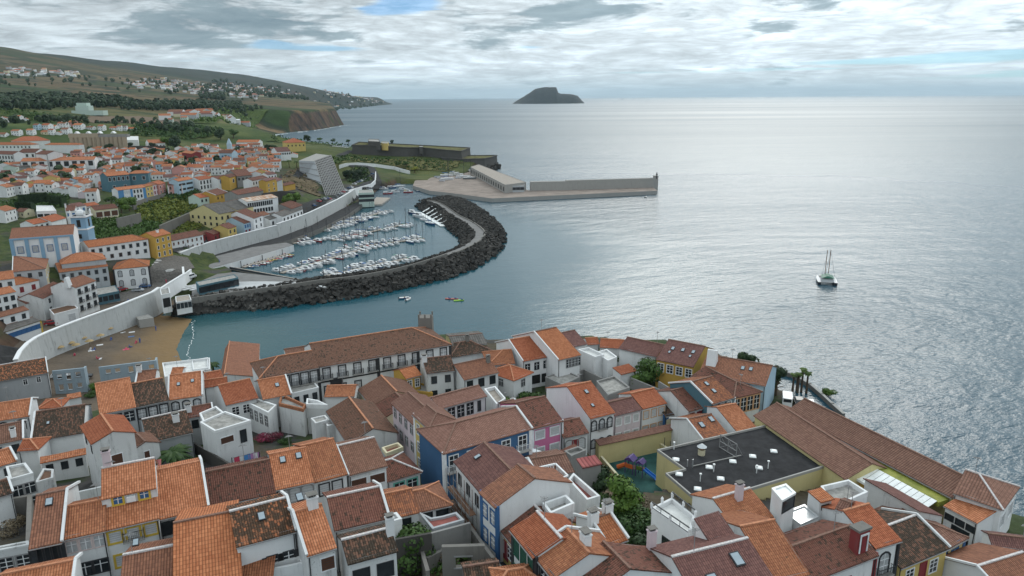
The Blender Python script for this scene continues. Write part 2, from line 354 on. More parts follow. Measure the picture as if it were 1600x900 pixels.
tiles('rd', (0.29, 0.085, 0.04), (0.42, 0.14, 0.07), 0.15)
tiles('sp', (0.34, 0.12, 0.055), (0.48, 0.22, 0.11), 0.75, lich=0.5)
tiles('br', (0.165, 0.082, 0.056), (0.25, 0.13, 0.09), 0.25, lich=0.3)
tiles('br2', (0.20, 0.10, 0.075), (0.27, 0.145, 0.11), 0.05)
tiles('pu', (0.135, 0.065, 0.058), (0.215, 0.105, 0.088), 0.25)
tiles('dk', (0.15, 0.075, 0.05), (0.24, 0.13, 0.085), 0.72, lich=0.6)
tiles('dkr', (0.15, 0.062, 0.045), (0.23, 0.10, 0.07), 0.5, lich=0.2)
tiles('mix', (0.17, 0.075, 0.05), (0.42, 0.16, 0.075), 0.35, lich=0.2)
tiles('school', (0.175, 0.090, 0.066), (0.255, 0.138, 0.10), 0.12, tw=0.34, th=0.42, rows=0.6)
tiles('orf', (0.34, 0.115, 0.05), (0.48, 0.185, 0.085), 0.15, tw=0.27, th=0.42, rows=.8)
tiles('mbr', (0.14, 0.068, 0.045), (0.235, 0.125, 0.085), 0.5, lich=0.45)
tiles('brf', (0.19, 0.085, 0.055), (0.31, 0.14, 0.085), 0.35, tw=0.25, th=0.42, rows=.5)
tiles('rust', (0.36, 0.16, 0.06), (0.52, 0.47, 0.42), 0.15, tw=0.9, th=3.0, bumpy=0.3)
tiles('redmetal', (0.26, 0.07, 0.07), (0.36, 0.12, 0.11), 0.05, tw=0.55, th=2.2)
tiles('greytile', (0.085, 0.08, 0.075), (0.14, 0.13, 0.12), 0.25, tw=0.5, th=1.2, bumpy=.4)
WH = (0.69, 0.70, 0.70)
plaster('white', WH, 0.48); plaster('white2', (0.74, 0.745, 0.745), 0.36); plaster('weathered', (0.60, 0.605, 0.60), 1.0, (0.10, 0.10, 0.10))
plaster('greywall', (0.42, 0.44, 0.455), 0.6); plaster('bluegrey', (0.30, 0.37, 0.42), 0.5); plaster('paleblue', (0.40, 0.53, 0.62), .3)
plaster('cream', (0.66, 0.60, 0.42), 0.3); plaster('yellow', (0.60, 0.52, 0.27), 0.35, (0.2, 0.18, 0.11)); plaster('ochre', (0.50, 0.31, 0.075), 0.35, (0.25, 0.14, 0.03)); plaster('yellow2', (0.58, 0.44, 0.16), .3, (0.2, 0.15, 0.06))
plaster('blue', (0.055, 0.125, 0.235), 0.25, (0.03, 0.06, 0.1)); plaster('midblue', (0.11, 0.27, 0.50), .25, (.06, .12, .2)); plaster('pink', (0.58, 0.18, 0.33), .25, (.3, .12, .2)); plaster('palepink', (0.64, 0.55, 0.58), .4); plaster('salmon', (0.58, 0.30, 0.27), .3); plaster('teal', (0.085, 0.17, 0.21), .3); plaster('mint', (0.50, 0.60, 0.54), .3)
plaster('red', (0.24, 0.05, 0.05), .4); plaster('grey', (0.27, 0.265, 0.255), .7, (0.09, 0.09, 0.085)); plaster('darkstone', (0.075, 0.07, 0.065), .5, (0.03, 0.03, 0.028)); plaster('stone', (0.19, 0.18, 0.165), .8, (0.06, .06, .05)); plaster('fortstone', (0.095, 0.091, 0.086), .8, (0.045, .045, .03))
plaster('seawall', (0.47, 0.48, 0.475), 1.0, (0.14, 0.14, 0.13)); plaster('churchblue', (0.23, 0.37, 0.50), .3, (.08, .13, .2)); plaster('concrete', (0.36, 0.35, 0.33), .5, (.14, .13, .12)); plaster('lilac', (0.50, 0.47, 0.53), .5); plaster('silo', (0.38, 0.31, 0.23), .8, (.12, .09, .06))
plain('trim_w', (0.74, 0.75, 0.76)); plain('trim_d', (0.035, 0.036, 0.04)); plain('trim_g', (0.25, 0.25, 0.25)); plain('trim_y', (0.58, 0.40, 0.06)); plain('trim_b', (0.04, 0.12, 0.27)); plain('trim_gr', (0.02, 0.09, 0.06)); plain('trim_t', (0.16, 0.45, 0.38)); plain('trim_r', (0.22, 0.035, 0.04)); plain('trim_br', (0.10, 0.045, 0.028)); plain('trim_or', (0.55, 0.33, 0.19)); plain('trim_p', (0.60, 0.50, 0.48)); plain('trim_c', (0.62, 0.55, 0.33))
plain('glass', (0.025, 0.03, 0.035), 0.12, 0.6, 0.3, .8); plain('blind', (0.52, 0.53, 0.54), .6); plain('curtain', (0.38, 0.39, 0.40), .5, .4, .3, 2.0)
plain('iron', (0.05, 0.055, 0.06), .6); plain('railing_white', (0.72, 0.73, 0.74), .5); plain('slab', (0.30, 0.29, 0.27), .9, .2, .35, 1.2); plain('whiteslab', (0.62, 0.62, 0.60), .9, .2, .15, 1.0); plain('redslab', (0.26, 0.09, 0.075), .9, .2, .25, 1.0)
plain('bitumen', (0.030, 0.030, 0.032), .95, .2, .35, .8); plain('zinc', (0.55, 0.57, 0.58), .3, .5, .1, .5, metal=.6); plain('plastic_white', (0.78, 0.80, 0.79), .4); plain('rubber', (0.02, 0.02, 0.02)); plain('dirt', (0.16, 0.12, 0.085), .95, .1, .4, 1.0); plain('court', (0.03, 0.085, 0.078), .9, .2, .35, .5)
plain('skylight', (0.30, 0.36, 0.40), .15, .7, .1); plain('ridge_or', (0.46, 0.21, 0.12), .9, .2, .3, 4); plain('ridge_w', (0.56, 0.53, 0.52), .9, .2, .3, 5); plain('ridge_br', (0.21, 0.125, 0.095), .9, .2, .3, 4)
plain('brick', (0.30, 0.13, 0.07), .9, .2, .3, 4); plain('wood', (0.14, 0.075, 0.045), .7, .3, .3, 3); plain('deck', (0.33, 0.29, 0.25), .85, .2, .2, 1)
for nm, c in dict(car_w=(.75, .76, .77), car_s=(.42, .44, .46), car_b=(.02, .022, .026), car_blue=(.04, .09, .2), car_r=(.35, .03, .04), car_g=(.18, .19, .2)).items(): plain(nm, c, .25, .5, .03)
for nm, c in dict(hull_w=(.62, .63, .64), hull_d=(.025, .03, .04), hull_b=(.03, .07, .18), hull_r=(.35, .05, .05), hull_g=(.20, .22, .23), canvas_b=(.05, .13, .30), canvas_g=(.02, .13, .08), canvas_w=(.62, .62, .6), canvas_r=(.4, .06, .06), canvas_y=(.6, .42, .08), slide_b=(.02, .16, .55), slide_o=(.55, .12, .03), slide_p=(.07, .04, .16), skin=(.42, .24, .16), cloth_r=(.55, .06, .12), cloth_w=(.7, .7, .7), cloth_b=(.05, .1, .3), straw=(.33, .23, .10), lime=(.35, .6, .05), kayak_r=(.5, .12, .1), laundry_p=(.45, .22, .42), laundry_b=(.08, .25, .55)).items(): plain(nm, c, .5, .4, .08)
def rock_mat(name, a, b_, scale=.4):
    m, t, b = new_mat(name, .95, .2); tc = t.add('ShaderNodeTexCoord').outputs['Object']
    n = t.noise(tc, scale, 6, .7); n2 = t.noise(tc, scale * .13, 3, .6)
    t.put(b.inputs['Base Color'], t.mix(t.rng(t.math('ADD', n, t.math('MULTIPLY', n2, .6)), .5, 1.05), a, b_))
    t.put(b.inputs['Normal'], t.bump(n, .6, .4)); return m
rock_mat('basalt', (0.013, 0.013, 0.013), (0.078, 0.073, 0.066)); rock_mat('basalt_pale', (0.03, 0.029, 0.028), (0.15, 0.14, 0.125)); rock_mat('islet_rock', (0.015, 0.018, 0.018), (0.05, 0.047, 0.036), .02)
def leaf_mat(name, a, b_, c_=None, trans=.25):
    m, t, b = new_mat(name, .7, .3)
    tc = t.add('ShaderNodeTexCoord').outputs['Object']; n = t.noise(tc, .9, 3, .6); w = t.noise(tc, 7.0, 2, .6)
    oi = t.add('ShaderNodeObjectInfo').outputs['Random']
    f = t.math('ADD', t.math('MULTIPLY', n, .55), t.math('ADD', t.math('MULTIPLY', w, .45), t.math('MULTIPLY', t.math('SUBTRACT', oi, .5), .2)))
    t.put(b.inputs['Base Color'], t.mix(t.rng(f, .35, .68), a, b_)); return m
leaf_mat('leaf', (0.020, 0.050, 0.012), (0.075, 0.135, 0.028)); leaf_mat('leaf_dark', (0.012, 0.028, 0.012), (0.04, 0.07, 0.025)); leaf_mat('leaf_bright', (0.05, 0.105, 0.015), (0.15, 0.23, 0.04)); leaf_mat('leaf_dry', (0.10, 0.075, 0.05), (0.2, 0.16, 0.1)); leaf_mat('leaf_yellow', (0.085, 0.115, 0.018), (0.30, 0.30, 0.05)); leaf_mat('leaf_red', (0.12, 0.03, 0.04), (0.34, 0.04, 0.10)); leaf_mat('palm_leaf', (0.02, 0.05, 0.012), (0.085, 0.13, 0.03)); leaf_mat('wood_far', (0.016, 0.036, 0.016), (0.06, 0.09, 0.032))
plain('bark', (0.10, 0.075, 0.055), .95, .1, .3, 3); plain('foam', (0.75, 0.78, 0.78), .9, .2, .1, 1)
def ground_mat():
    m, t, b = new_mat('ground_cover', .95, .15)
    g = t.add('ShaderNodeNewGeometry'); P = g.outputs['Position']; x, y, z = t.xyz(P)[:3]
    dist = t.vmath('LENGTH', P)
    nz = t.xyz(g.outputs['Normal'])[2]
    # near town: paving and yard earth
    n = t.noise(P, .12, 4, .6); n2 = t.noise(P, 1.3, 4, .65)
    town = t.mix(t.rng(n, .45, .58, 0, 1, True), (0.060, 0.058, 0.055), (0.075, 0.062, 0.042))
    town = t.mix(t.rng(t.noise(P, .09, 3, .6), .52, .60, 0, .9, True), town, (0.045, 0.065, 0.025))
    town = t.mix(1.0, town, t.ramp(n2, [(.3, .8), (.7, 1.2)]), 'MULTIPLY')
    mid_ = t.math('MULTIPLY', t.rng(dist, 220, 290, 0, .85), t.rng(t.noise(P, .045, 4, .65), .40, .52, 0, 1, True)); town = t.mix(mid_, town, t.mix(t.rng(t.noise(P, .25, 4, .7), .35, .65), (0.022, 0.042, 0.012), (0.075, 0.095, 0.026)))
    # walled fields of the hills: cells stretched along the contour
    fx = t.vmath('MULTIPLY', t.vmath('ADD', P, t.vmath('SCALE', t.noise(P, .004, 2, .5, out='Color'), None)), (0.40, 1.0, 0.0))
    fx.node.inputs[0].links[0].from_node.inputs[1].links[0].from_node.inputs['Scale'].default_value = 55.0
    ce = t.voronoi(fx, .0095, out='Color', rnd_=.85); ed = t.voronoi(fx, .0095, 'DISTANCE_TO_EDGE', rnd_=.85)
    r = t.xyz(ce)[0]; r2 = t.xyz(ce)[1]
    fld = t.ramp(r, [(0, (0.135, 0.095, 0.045)), (.22, (0.055, 0.07, 0.024)), (.38, (0.16, 0.12, 0.06)), (.58, (0.075, 0.085, 0.03)), (.72, (0.19, 0.13, 0.07)), (.88, (0.04, 0.07, 0.02))], 'CONSTANT')
    fld = t.mix(1.0, fld, t.ramp(t.noise(P, .03, 5, .65), [(.3, .65), (.7, 1.3)]), 'MULTIPLY')
    hedge = t.math('ADD', t.rng(ed, .035, .08, 1, 0, True), t.rng(t.noise(P, .012, 5, .65), .60, .66, 0, 1, True), clamp=True)
    fld = t.mix(t.math('MULTIPLY', hedge, .85), fld, (0.022, 0.035, 0.018))
    # upper moor: rough browns and greens
    moor = t.mix(t.rng(t.noise(P, .006, 5, .65), .4, .6), (0.055, 0.058, 0.026), (0.095, 0.080, 0.042))
    fld = t.mix(1.0, fld, (.80, .80, .80), 'MULTIPLY'); moor = t.mix(1.0, moor, (.75, .78, .75), 'MULTIPLY'); up = t.rng(z, 150, 230, 0, 1, True)
    fld = t.mix(t.math('MULTIPLY', up, .5), fld, moor)
    # green lower slopes behind the town
    low = t.mix(t.rng(t.noise(P, .02, 4, .6), .42, .58), (0.034, 0.066, 0.014), (0.085, 0.11, 0.028))
    fld = t.mix(t.rng(y, 1000, 1500, .75, 0, True), fld, low)
    col = t.mix(t.rng(dist, 560, 720, 0, 1, True), town, fld)
    # far peninsula: scrub green
    col = t.mix(t.rng(y, 3900, 4700, 0, .8, True), col, (0.020, 0.030, 0.024))
    # bare rock on steep faces
    rk = t.mix(t.rng(t.noise(t.vmath('MULTIPLY', P, (1, 1, .35)), .035, 6, .7), .38, .62), (0.018, 0.016, 0.015), (0.115, 0.070, 0.045))
    rk = t.mix(t.rng(t.noise(P, .02, 4, .6), .55, .63, 0, .8, True), rk, (0.035, 0.05, 0.02))
    col = t.mix(t.rng(nz, .80, .66, 0, 1, True), col, rk)
    # beach sand: damp dark towards the sea
    xs = t.rng(z, 1.15, .25, 0, 1, True)
    sand = t.mix(t.rng(t.noise(P, .06, 3, .6), .4, .6), (0.098, 0.080, 0.064), (0.135, 0.105, 0.078))
    tide = t.rng(t.math('ADD', z, t.math('MULTIPLY', t.math('SUBTRACT', t.noise(P, .07, 3, .5), .5), .9)), .15, 1.1, 1, 0, True)
    sand = t.mix(t.math('MULTIPLY', tide, .85), sand, (0.225, 0.145, 0.068))
    isb = t.math('MULTIPLY', t.rng(z, 3.1, 3.4, 1, 0, True), t.math('MULTIPLY', t.rng(y, 262, 266, 1, 0), t.rng(x, -70, -76, 0, 1)))
    col = t.mix(isb, col, sand)
    t.put(b.inputs['Base Color'], col)
    t.put(b.inputs['Normal'], t.bump(t.noise(P, .02, 6, .7), .5, 6.0))
    return m
ground_mat()
def water_mat():
    m, t, b = new_mat('sea_water', .1, .5)
    b.inputs['IOR'].default_value = 1.33
    g = t.add('ShaderNodeNewGeometry'); P = g.outputs['Position']; x, y, z = t.xyz(P)[:3]
    dist = t.vmath('LENGTH', P)
    rot = t.add('ShaderNodeMapping'); t.put(rot.inputs[0], P); rot.inputs['Rotation'].default_value = (0, 0, rad(-22)); q = rot.outputs[0]
    w1 = t.noise(t.vmath('MULTIPLY', q, (.55, 1.0, 1)), .10, 5, .62)
    w2 = t.noise(t.vmath('MULTIPLY', q, (.6, 1.0, 1)), .42, 4, .6)
    w3 = t.noise(t.vmath('MULTIPLY', q, (.3, 1.0, 1)), .018, 3, .5)
    # sheltered: calm inside the harbour and near the beach
    hx = t.math('DIVIDE', t.math('ADD', x, 75), 130.0); hy = t.math('DIVIDE', t.math('SUBTRACT', y, 315), 150.0)
    cr = t.math('ADD', t.math('MULTIPLY', hx, hx), t.math('MULTIPLY', hy, hy))
    calm = t.rng(cr, .6, 2.2, .12, 1, True)
    patch = t.rng(t.noise(t.vmath('MULTIPLY', P, (.25, 1.0, 1)), .006, 4, .6), .35, .65, .45, 1.15)
    h = t.math('ADD', t.math('ADD', t.math('MULTIPLY', w1, 1.5), t.math('MULTIPLY', w2, .55)), t.math('MULTIPLY', w3, 2.2))
    h = t.math('MULTIPLY', h, t.math('MULTIPLY', calm, patch))
    nb = t.bump(h, 1.0, 1.0)
    t.put(b.inputs['Normal'], nb)
    band = t.math('MULTIPLY', t.math('SUBTRACT', t.noise(t.vmath('MULTIPLY', P, (.12, 1.0, 1)), .0016, 5, .6), .5), t.rng(dist, 500, 2500, 0, .55)); t.put(b.inputs['Roughness'], t.math('ADD', t.math('ADD', t.rng(dist, 200, 1500, .14, .34), band), t.math('MULTIPLY', calm, .05), clamp=True))
    # depth colour: teal over sand in the bay, grey blue outside
    deep = (0.018, 0.062, 0.090); bay = (0.010, 0.068, 0.092); shal = (0.045, 0.105, 0.105)
    c = t.mix(t.rng(cr, .5, 2.6, 1, 0, True), deep, bay)
    bx = t.math('DIVIDE', t.math('ADD', x, 128), 75.0); by = t.math('DIVIDE', t.math('SUBTRACT', y, 215), 42.0)
    br = t.math('ADD', t.math('MULTIPLY', bx, bx), t.math('MULTIPLY', by, by))
    c = t.mix(t.rng(t.math('ADD', br, t.math('MULTIPLY', t.noise(P, .05, 3, .5), .5)), .4, 1.3, .75, 0, True), c, shal)
    t.put(b.inputs['Base Color'], c)
    return m
water_mat()
# ------------------------------------------------------------------ mesh + object helpers
class MB:
    """collects faces of several materials, then links them as one mesh object"""
    def __init__(s): s.v = []; s.f = []; s.mi = []; s.uv = []; s.mats = []
    def m(s, name):
        if name not in s.mats: s.mats.append(name)
        return s.mats.index(name)
    def face(s, pts, mat, uvs=None):
        b = len(s.v); s.v += [tuple(p) for p in pts]; s.f.append(tuple(range(b, b + len(pts)))); s.mi.append(s.m(mat))
        s.uv += list(uvs) if uvs else [(p[0], p[1]) for p in pts]
    def mesh_faces(s, verts, faces, mat):
        b = len(s.v); s.v += [tuple(p) for p in verts]; k = s.m(mat)
        for f in faces:
            s.f.append(tuple(b + i for i in f)); s.mi.append(k); s.uv += [(verts[i][0], verts[i][1]) for i in f]
    def prism(s, base, top, mat, topmat=None, cap=True, bottom=False):
        n = len(base)
        for i in range(n):
            j = (i + 1) % n; w = (Vector(base[j]) - Vector(base[i])).length
            s.face([base[i], base[j], top[j], top[i]], mat, [(0, base[i][2]), (w, base[j][2]), (w, top[j][2]), (0, top[i][2])])
        if cap: s.face(top, topmat or mat)
        if bottom: s.face(list(reversed(base)), mat)
    def box(s, x0, x1, y0, y1, z0, z1, mat, topmat=None, bottom=True):
        base = [(x0, y0, z0), (x1, y0, z0), (x1, y1, z0), (x0, y1, z0)]; top = [(p[0], p[1], z1) for p in base]
        s.prism(base, top, mat, topmat, True, bottom)
    def bar(s, a, b, w, mat, h=None, n=4):
        a = Vector(a); b = Vector(b); d = (b - a).normalized(); up = Vector((0, 0, 1)) if abs(d.z) < .95 else Vector((1, 0, 0))
        r = d.cross(up).normalized(); u = r.cross(d); h = h or w
        if n == 4: o = [(-w / 2, -h / 2), (w / 2, -h / 2), (w / 2, h / 2), (-w / 2, h / 2)]
        else: o = [(w / 2 * math.cos(2 * math.pi * i / n), h / 2 * math.sin(2 * math.pi * i / n)) for i in range(n)]
        A = [tuple(a + r * p + u * q) for p, q in o]; B = [tuple(b + r * p + u * q) for p, q in o]
        s.prism(A, B, mat, None, True, True)
    def lathe(s, prof, n, mat, c=(0, 0, 0)):
        for (r0, z0), (r1, z1) in zip(prof, prof[1:]):
            for i in range(n):
                a0 = 2 * math.pi * i / n; a1 = 2 * math.pi * (i + 1) / n
                P = lambda r, z, a: (c[0] + r * math.cos(a), c[1] + r * math.sin(a), c[2] + z)
                if r1 < 1e-4: s.face([P(r0, z0, a0), P(r0, z0, a1), P(0, z1, 0)], mat)
                elif r0 < 1e-4: s.face([P(0, z0, 0), P(r1, z1, a1), P(r1, z1, a0)], mat)
                else: s.face([P(r0, z0, a0), P(r0, z0, a1), P(r1, z1, a1), P(r1, z1, a0)], mat)
    def data(s, name):
        me = bpy.data.meshes.new(name); me.from_pydata(s.v, [], s.f)
        for n in s.mats: me.materials.append(MATS[n])
        me.polygons.foreach_set('material_index', s.mi)
        l = me.uv_layers.new(name='UVMap'); l.data.foreach_set('uv', np.array(s.uv, 'f').ravel())
        me.update(); return me
    def build(s, name, parent=None, loc=None, rz=None):
        return link(name, s.data(name), parent, loc, rz)
def link(name, me, parent=None, loc=None, rz=None):
    o = bpy.data.objects.new(name, me); COL.objects.link(o)
    if parent: o.parent = parent
    if loc is not None: o.location = loc
    if rz: o.rotation_euler = (0, 0, rz)
    return o
def tag(o, label, cat, group=None, kind=None):
    if label: o['label'] = label
    if cat: o['category'] = cat
    if group: o['group'] = group
    if kind: o['kind'] = kind
    return o
def thing(name, label, cat, loc, rz=0.0, group=None):
    o = bpy.data.objects.new(name, None); COL.objects.link(o); o.location = loc; o.rotation_euler = (0, 0, rz); o.empty_display_size = .5
    return tag(o, label, cat, group)
def copy_tree(src, loc, rz, label=None, group=None, scale=None, mats=None):
    r = src.copy(); COL.objects.link(r); r.location = loc; r.rotation_euler = (0, 0, rz)
    if scale: r.scale = scale if hasattr(scale, '__len__') else (scale,) * 3
    if label: r['label'] = label
    if group: r['group'] = group
    for ch in src.children:
        c = ch.copy(); COL.objects.link(c); c.parent = r
        if mats and ch.name.split('.')[0] in mats: c.data = mats[ch.name.split('.')[0]]
        for g in ch.children:
            d = g.copy(); COL.objects.link(d); d.parent = c
    return r
def structure(o): o['kind'] = 'structure'; return o
def stuff(o, label=None, cat=None): o['kind'] = 'stuff'; return tag(o, label, cat)

# ------------------------------------------------------------------ the land and the sea
def build_terrain():
    X, Y, Z = GX, GY, GZ
    ve = np.stack([X, Y, Z], 1)
    i = np.arange(NA * NR).reshape(NR, NA)
    q = np.stack([i[:-1, :-1], i[:-1, 1:], i[1:, 1:], i[1:, :-1]], -1).reshape(-1, 4)
    q = q[:, ::-1]
    keep = Z[q].max(1) > -4.5; q = q[keep]
    me = bpy.data.meshes.new('terrain'); me.vertices.add(len(ve)); me.vertices.foreach_set('co', ve.astype('f').ravel())
    me.loops.add(q.size); me.loops.foreach_set('vertex_index', q.ravel().astype('i'))
    me.polygons.add(len(q)); me.polygons.foreach_set('loop_start', np.arange(0, q.size, 4, dtype='i')); me.polygons.foreach_set('loop_total', np.full(len(q), 4, 'i'))
    me.polygons.foreach_set('use_smooth', np.ones(len(q), bool))
    me.update(calc_edges=True); me.materials.append(MATS['ground_cover'])
    if me.polygons[len(q) // 2].normal.z < 0: me.flip_normals()
    structure(link('terrain', me))
build_terrain()
b = MB(); S_ = 60000.0
b.face([(-S_, -2000, 0), (S_, -2000, 0), (S_, S_, 0), (-S_, S_, 0)], 'sea_water'); structure(b.build('sea'))
# ------------------------------------------------------------------ houses
WIN = {  # surround, surround width, filling, bars, arched, sill/balcony, shutters
    'w': ('trim_w', .12, 'glass', 'trim_w', 0, 0, None), 'wb': ('trim_w', .16, 'blind', None, 0, 0, None), 'd': ('trim_d', .2, 'curtain', 'trim_w', 0, 0, None), 'db': ('trim_d', .16, 'blind', None, 0, 0, None),
    'dg': ('trim_d', .14, 'glass', 'trim_w', 0, 0, None), 'da': ('trim_d', .18, 'curtain', 'trim_w', 1, 0, None), 'ga': ('trim_g', .16, 'blind', None, 1, 0, None), 'gb': ('trim_g', .15, 'blind', None, 0, 0, None), 'gw': ('trim_g', .14, 'glass', 'trim_w', 0, 0, None),
    'y': ('trim_y', .22, 'blind', None, 0, 0, None), 'yb': ('trim_y', .2, 'trim_b', 'trim_w', 0, 0, None), 'b': ('trim_b', .17, 'curtain', 'trim_w', 0, 0, None), 'ba': ('trim_b', .2, 'cream', None, 1, 0, None), 'g': ('trim_gr', .1, 'trim_gr', None, 0, 0, None), 'ds': ('trim_d', .08, 'glass', 'trim_w', 0, 0, 'trim_d'),
    't': ('trim_t', .18, 'glass', 'trim_w', 0, 0, None), 'br': ('trim_w', .1, 'trim_br', None, 0, 0, None), 'r': ('trim_r', .16, 'trim_r', None, 0, 0, None), 'o': ('trim_or', .14, 'blind', None, 0, 0, None), 'n': ('trim_d', .06, 'glass', None, 0, 0, None), 'hole': ('trim_d', .05, 'rubber', None, 0, 0, None), 'p': ('trim_w', .1, 'glass', 'trim_w', 0, 0, None),
    'louv': ('trim_p', .12, 'curtain', 'trim_w', 0, 0, None), 'oc': ('trim_or', .18, 'glass', 'trim_w', 0, 0, None), 'c': ('trim_c', .25, 'glass', 'trim_w', 0, 0, None), 'bl': ('trim_b', .12, 'trim_b', 'trim_w', 0, 0, None),
}
_wcache = {}
def win_mesh(style, w, h, simple=False):
    k = (style, round(w, 2), round(h, 2), simple)
    if k in _wcache: return _wcache[k]
    sm, sw, fill, bars, arch, _, shut = WIN[style]
    def outline(g):
        x, z = w / 2 + g, h / 2 + g
        if not arch: return [(-x, -z), (x, -z), (x, z), (-x, z)]
        return [(-x, -z), (x, -z), (x, z * .72), (x * .62, z * .97), (0, z * 1.1), (-x * .62, z * .97), (-x, z * .72)]
    f = MB(); inn = outline(0); ou = outline(sw); n = len(inn)
    for i in range(n):
        j = (i + 1) % n
        f.face([(ou[i][0], -.07, ou[i][1]), (ou[j][0], -.07, ou[j][1]), (inn[j][0], -.07, inn[j][1]), (inn[i][0], -.07, inn[i][1])], sm)
        f.face([(ou[i][0], 0.03, ou[i][1]), (ou[j][0], 0.03, ou[j][1]), (ou[j][0], -.07, ou[j][1]), (ou[i][0], -.07, ou[i][1])], sm)
        f.face([(inn[i][0], -.07, inn[i][1]), (inn[j][0], -.07, inn[j][1]), (inn[j][0], .03, inn[j][1]), (inn[i][0], .03, inn[i][1])], sm)
    p = MB(); p.face([(x, -.012, z) for x, z in inn], fill)
    if bars and not simple:
        p.box(-.04, .04, -.05, -.015, -h / 2, h / 2, bars)
        for k2 in ((.18,) if h < 1.5 else (.22, -.12)): p.box(-w / 2, w / 2, -.048, -.016, h * k2 - .03, h * k2 + .03, bars)
    elif fill in ('blind', 'trim_br', 'trim_gr') and not simple:
        for q in range(1, 5): p.box(-w / 2 + .02, w / 2 - .02, -.03, -.014, -h / 2 + h * q / 5 - .02, -h / 2 + h * q / 5 + .01, 'trim_g' if fill == 'blind' else 'trim_d')
    r = [f.data('frame'), p.data('window')]
    if shut and not simple:
        s = MB()
        for e in (-1, 1): s.box(e * (w * .78) - w * .24, e * (w * .78) + w * .24, -.1, -.02, -h / 2, h / 2, shut)
        r.append(s.data('shutter'))
    _wcache[k] = r; return r
_bal = {}
def balcony_mesh(w, mat, slab='concrete', hgt=.95):
    k = (round(w, 1), mat)
    if k not in _bal:
        b = MB(); d = .6
        b.box(-w / 2, w / 2, -d, 0, -.14, 0, slab)
        n = max(5, int(w / .16))
        for i in range(n + 1): x = -w / 2 + .03 + (w - .06) * i / n; b.box(x - .015, x + .015, -d + .02, -d + .05, 0, hgt, mat)
        for e in (-1, 1):
            for q in range(3): b.box(e * (w / 2 - .03) - .015, e * (w / 2 - .03) + .015, -d + .1 + q * .18, -d + .13 + q * .18, 0, hgt, mat)
            b.box(e * (w / 2 - .03) - .02, e * (w / 2 - .03) + .02, -d, 0, hgt, hgt + .05, mat)
        b.box(-w / 2, w / 2, -d, -d + .06, hgt, hgt + .05, mat)
        _bal[k] = b.data('balcony')
    return _bal[k]
_chm = {}
def chimney_mesh(kind):
    if kind in _chm: return _chm[kind]
    b = MB()
    if kind == 'red':
        b.box(-.8, .8, -.5, .5, -1, 2.4, 'red'); b.box(-.92, .92, -.62, .62, 2.4, 2.65, 'stone'); b.box(-.6, -.45, -.62, -.552, .0, 1.9, 'trim_w'); b.box(.45, .6, -.62, -.552, .0, 1.9, 'trim_w'); b.box(-.6, .6, -.62, -.552, 1.9, 2.1, 'trim_w'); b.box(-.3, .3, -.6, -.553, .1, 1.6, 'trim_r')
    elif kind == 'wedge':      # the tall triangular hand-in-hand chimney of old kitchens
        b.prism([(-.9, -1.1, -1), (.9, -1.1, -1), (.9, 1.1, -1), (-.9, 1.1, -1)], [(-.9, -.25, 2.6), (.9, -.25, 2.6), (.9, .25, 2.6), (-.9, .25, 2.6)], 'white2')
    else:
        m_, w, h = {'w': ('white2', .34, 1.1), 'wt': ('white2', .36, 1.7), 'pk': ('palepink', .38, 1.7), 'g': ('stone', .36, 1.1), 'ws': ('white2', .48, 1.0), 'lil': ('lilac', .38, 1.3)}[kind]
        b.box(-w, w, -w * .75, w * .75, -1.2, h, m_); b.box(-w - .07, w + .07, -w * .75 - .07, w * .75 + .07, h, h + .12, m_)
        for e in (-.5, 0, .5): b.box(e * w - .08, e * w + .08, -w * .5, w * .5, h + .14, h + .34, 'trim_d' if kind != 'lil' else 'brick')
        b.box(-w - .05, w + .05, -w * .75 - .05, w * .75 + .05, h + .34, h + .42, 'stone')
    _chm[kind] = b.data('chimney'); return _chm[kind]
_skm = None
def skylight_mesh():
    global _skm
    if not _skm:
        b = MB(); b.box(-.34, .34, -.48, .48, -.05, .1, 'trim_d'); b.box(-.27, .27, -.4, .4, .101, .12, 'skylight'); _skm = b.data('skylight')
    return _skm
HOUSES = []
def roof_grid(r, fc, roof):
    """a slope of old tiles: slightly sagging and uneven, laid as a fine grid"""
    from mathutils import noise as mn
    a, b, c, d = (Vector(p) for p in fc); uv = slope_uv(fc, fc[0], fc[1]); nx = max(2, min(22, int((b - a).length / .8))); ny = max(2, min(12, int((d - a).length / .9))); sd = rnd.uniform(0, 99); sag = rnd.uniform(.01, .07); V = []; U = []
    for j in range(ny + 1):
        v = j / ny
        for i in range(nx + 1):
            u = i / nx; p = a.lerp(b, u).lerp(d.lerp(c, u), v); q = mn.noise(Vector((p.x * .55 + sd, p.y * .55, p.z * .3))) * .055 + mn.noise(Vector((p.x * 1.7 + sd, p.y * 1.7, 7))) * .022
            p.z += q - sag * math.sin(math.pi * u) * math.sin(math.pi * min(v, .95)); V.append(tuple(p)); U.append(tuple((1 - v) * ((1 - u) * uv[0][k] + u * uv[1][k]) + v * ((1 - u) * uv[3][k] + u * uv[2][k]) for k in (0, 1)))
    for j in range(ny):
        for i in range(nx): k = j * (nx + 1) + i; ix = (k, k + 1, k + nx + 2, k + nx + 1); r.face([V[t] for t in ix], roof, [U[t] for t in ix])
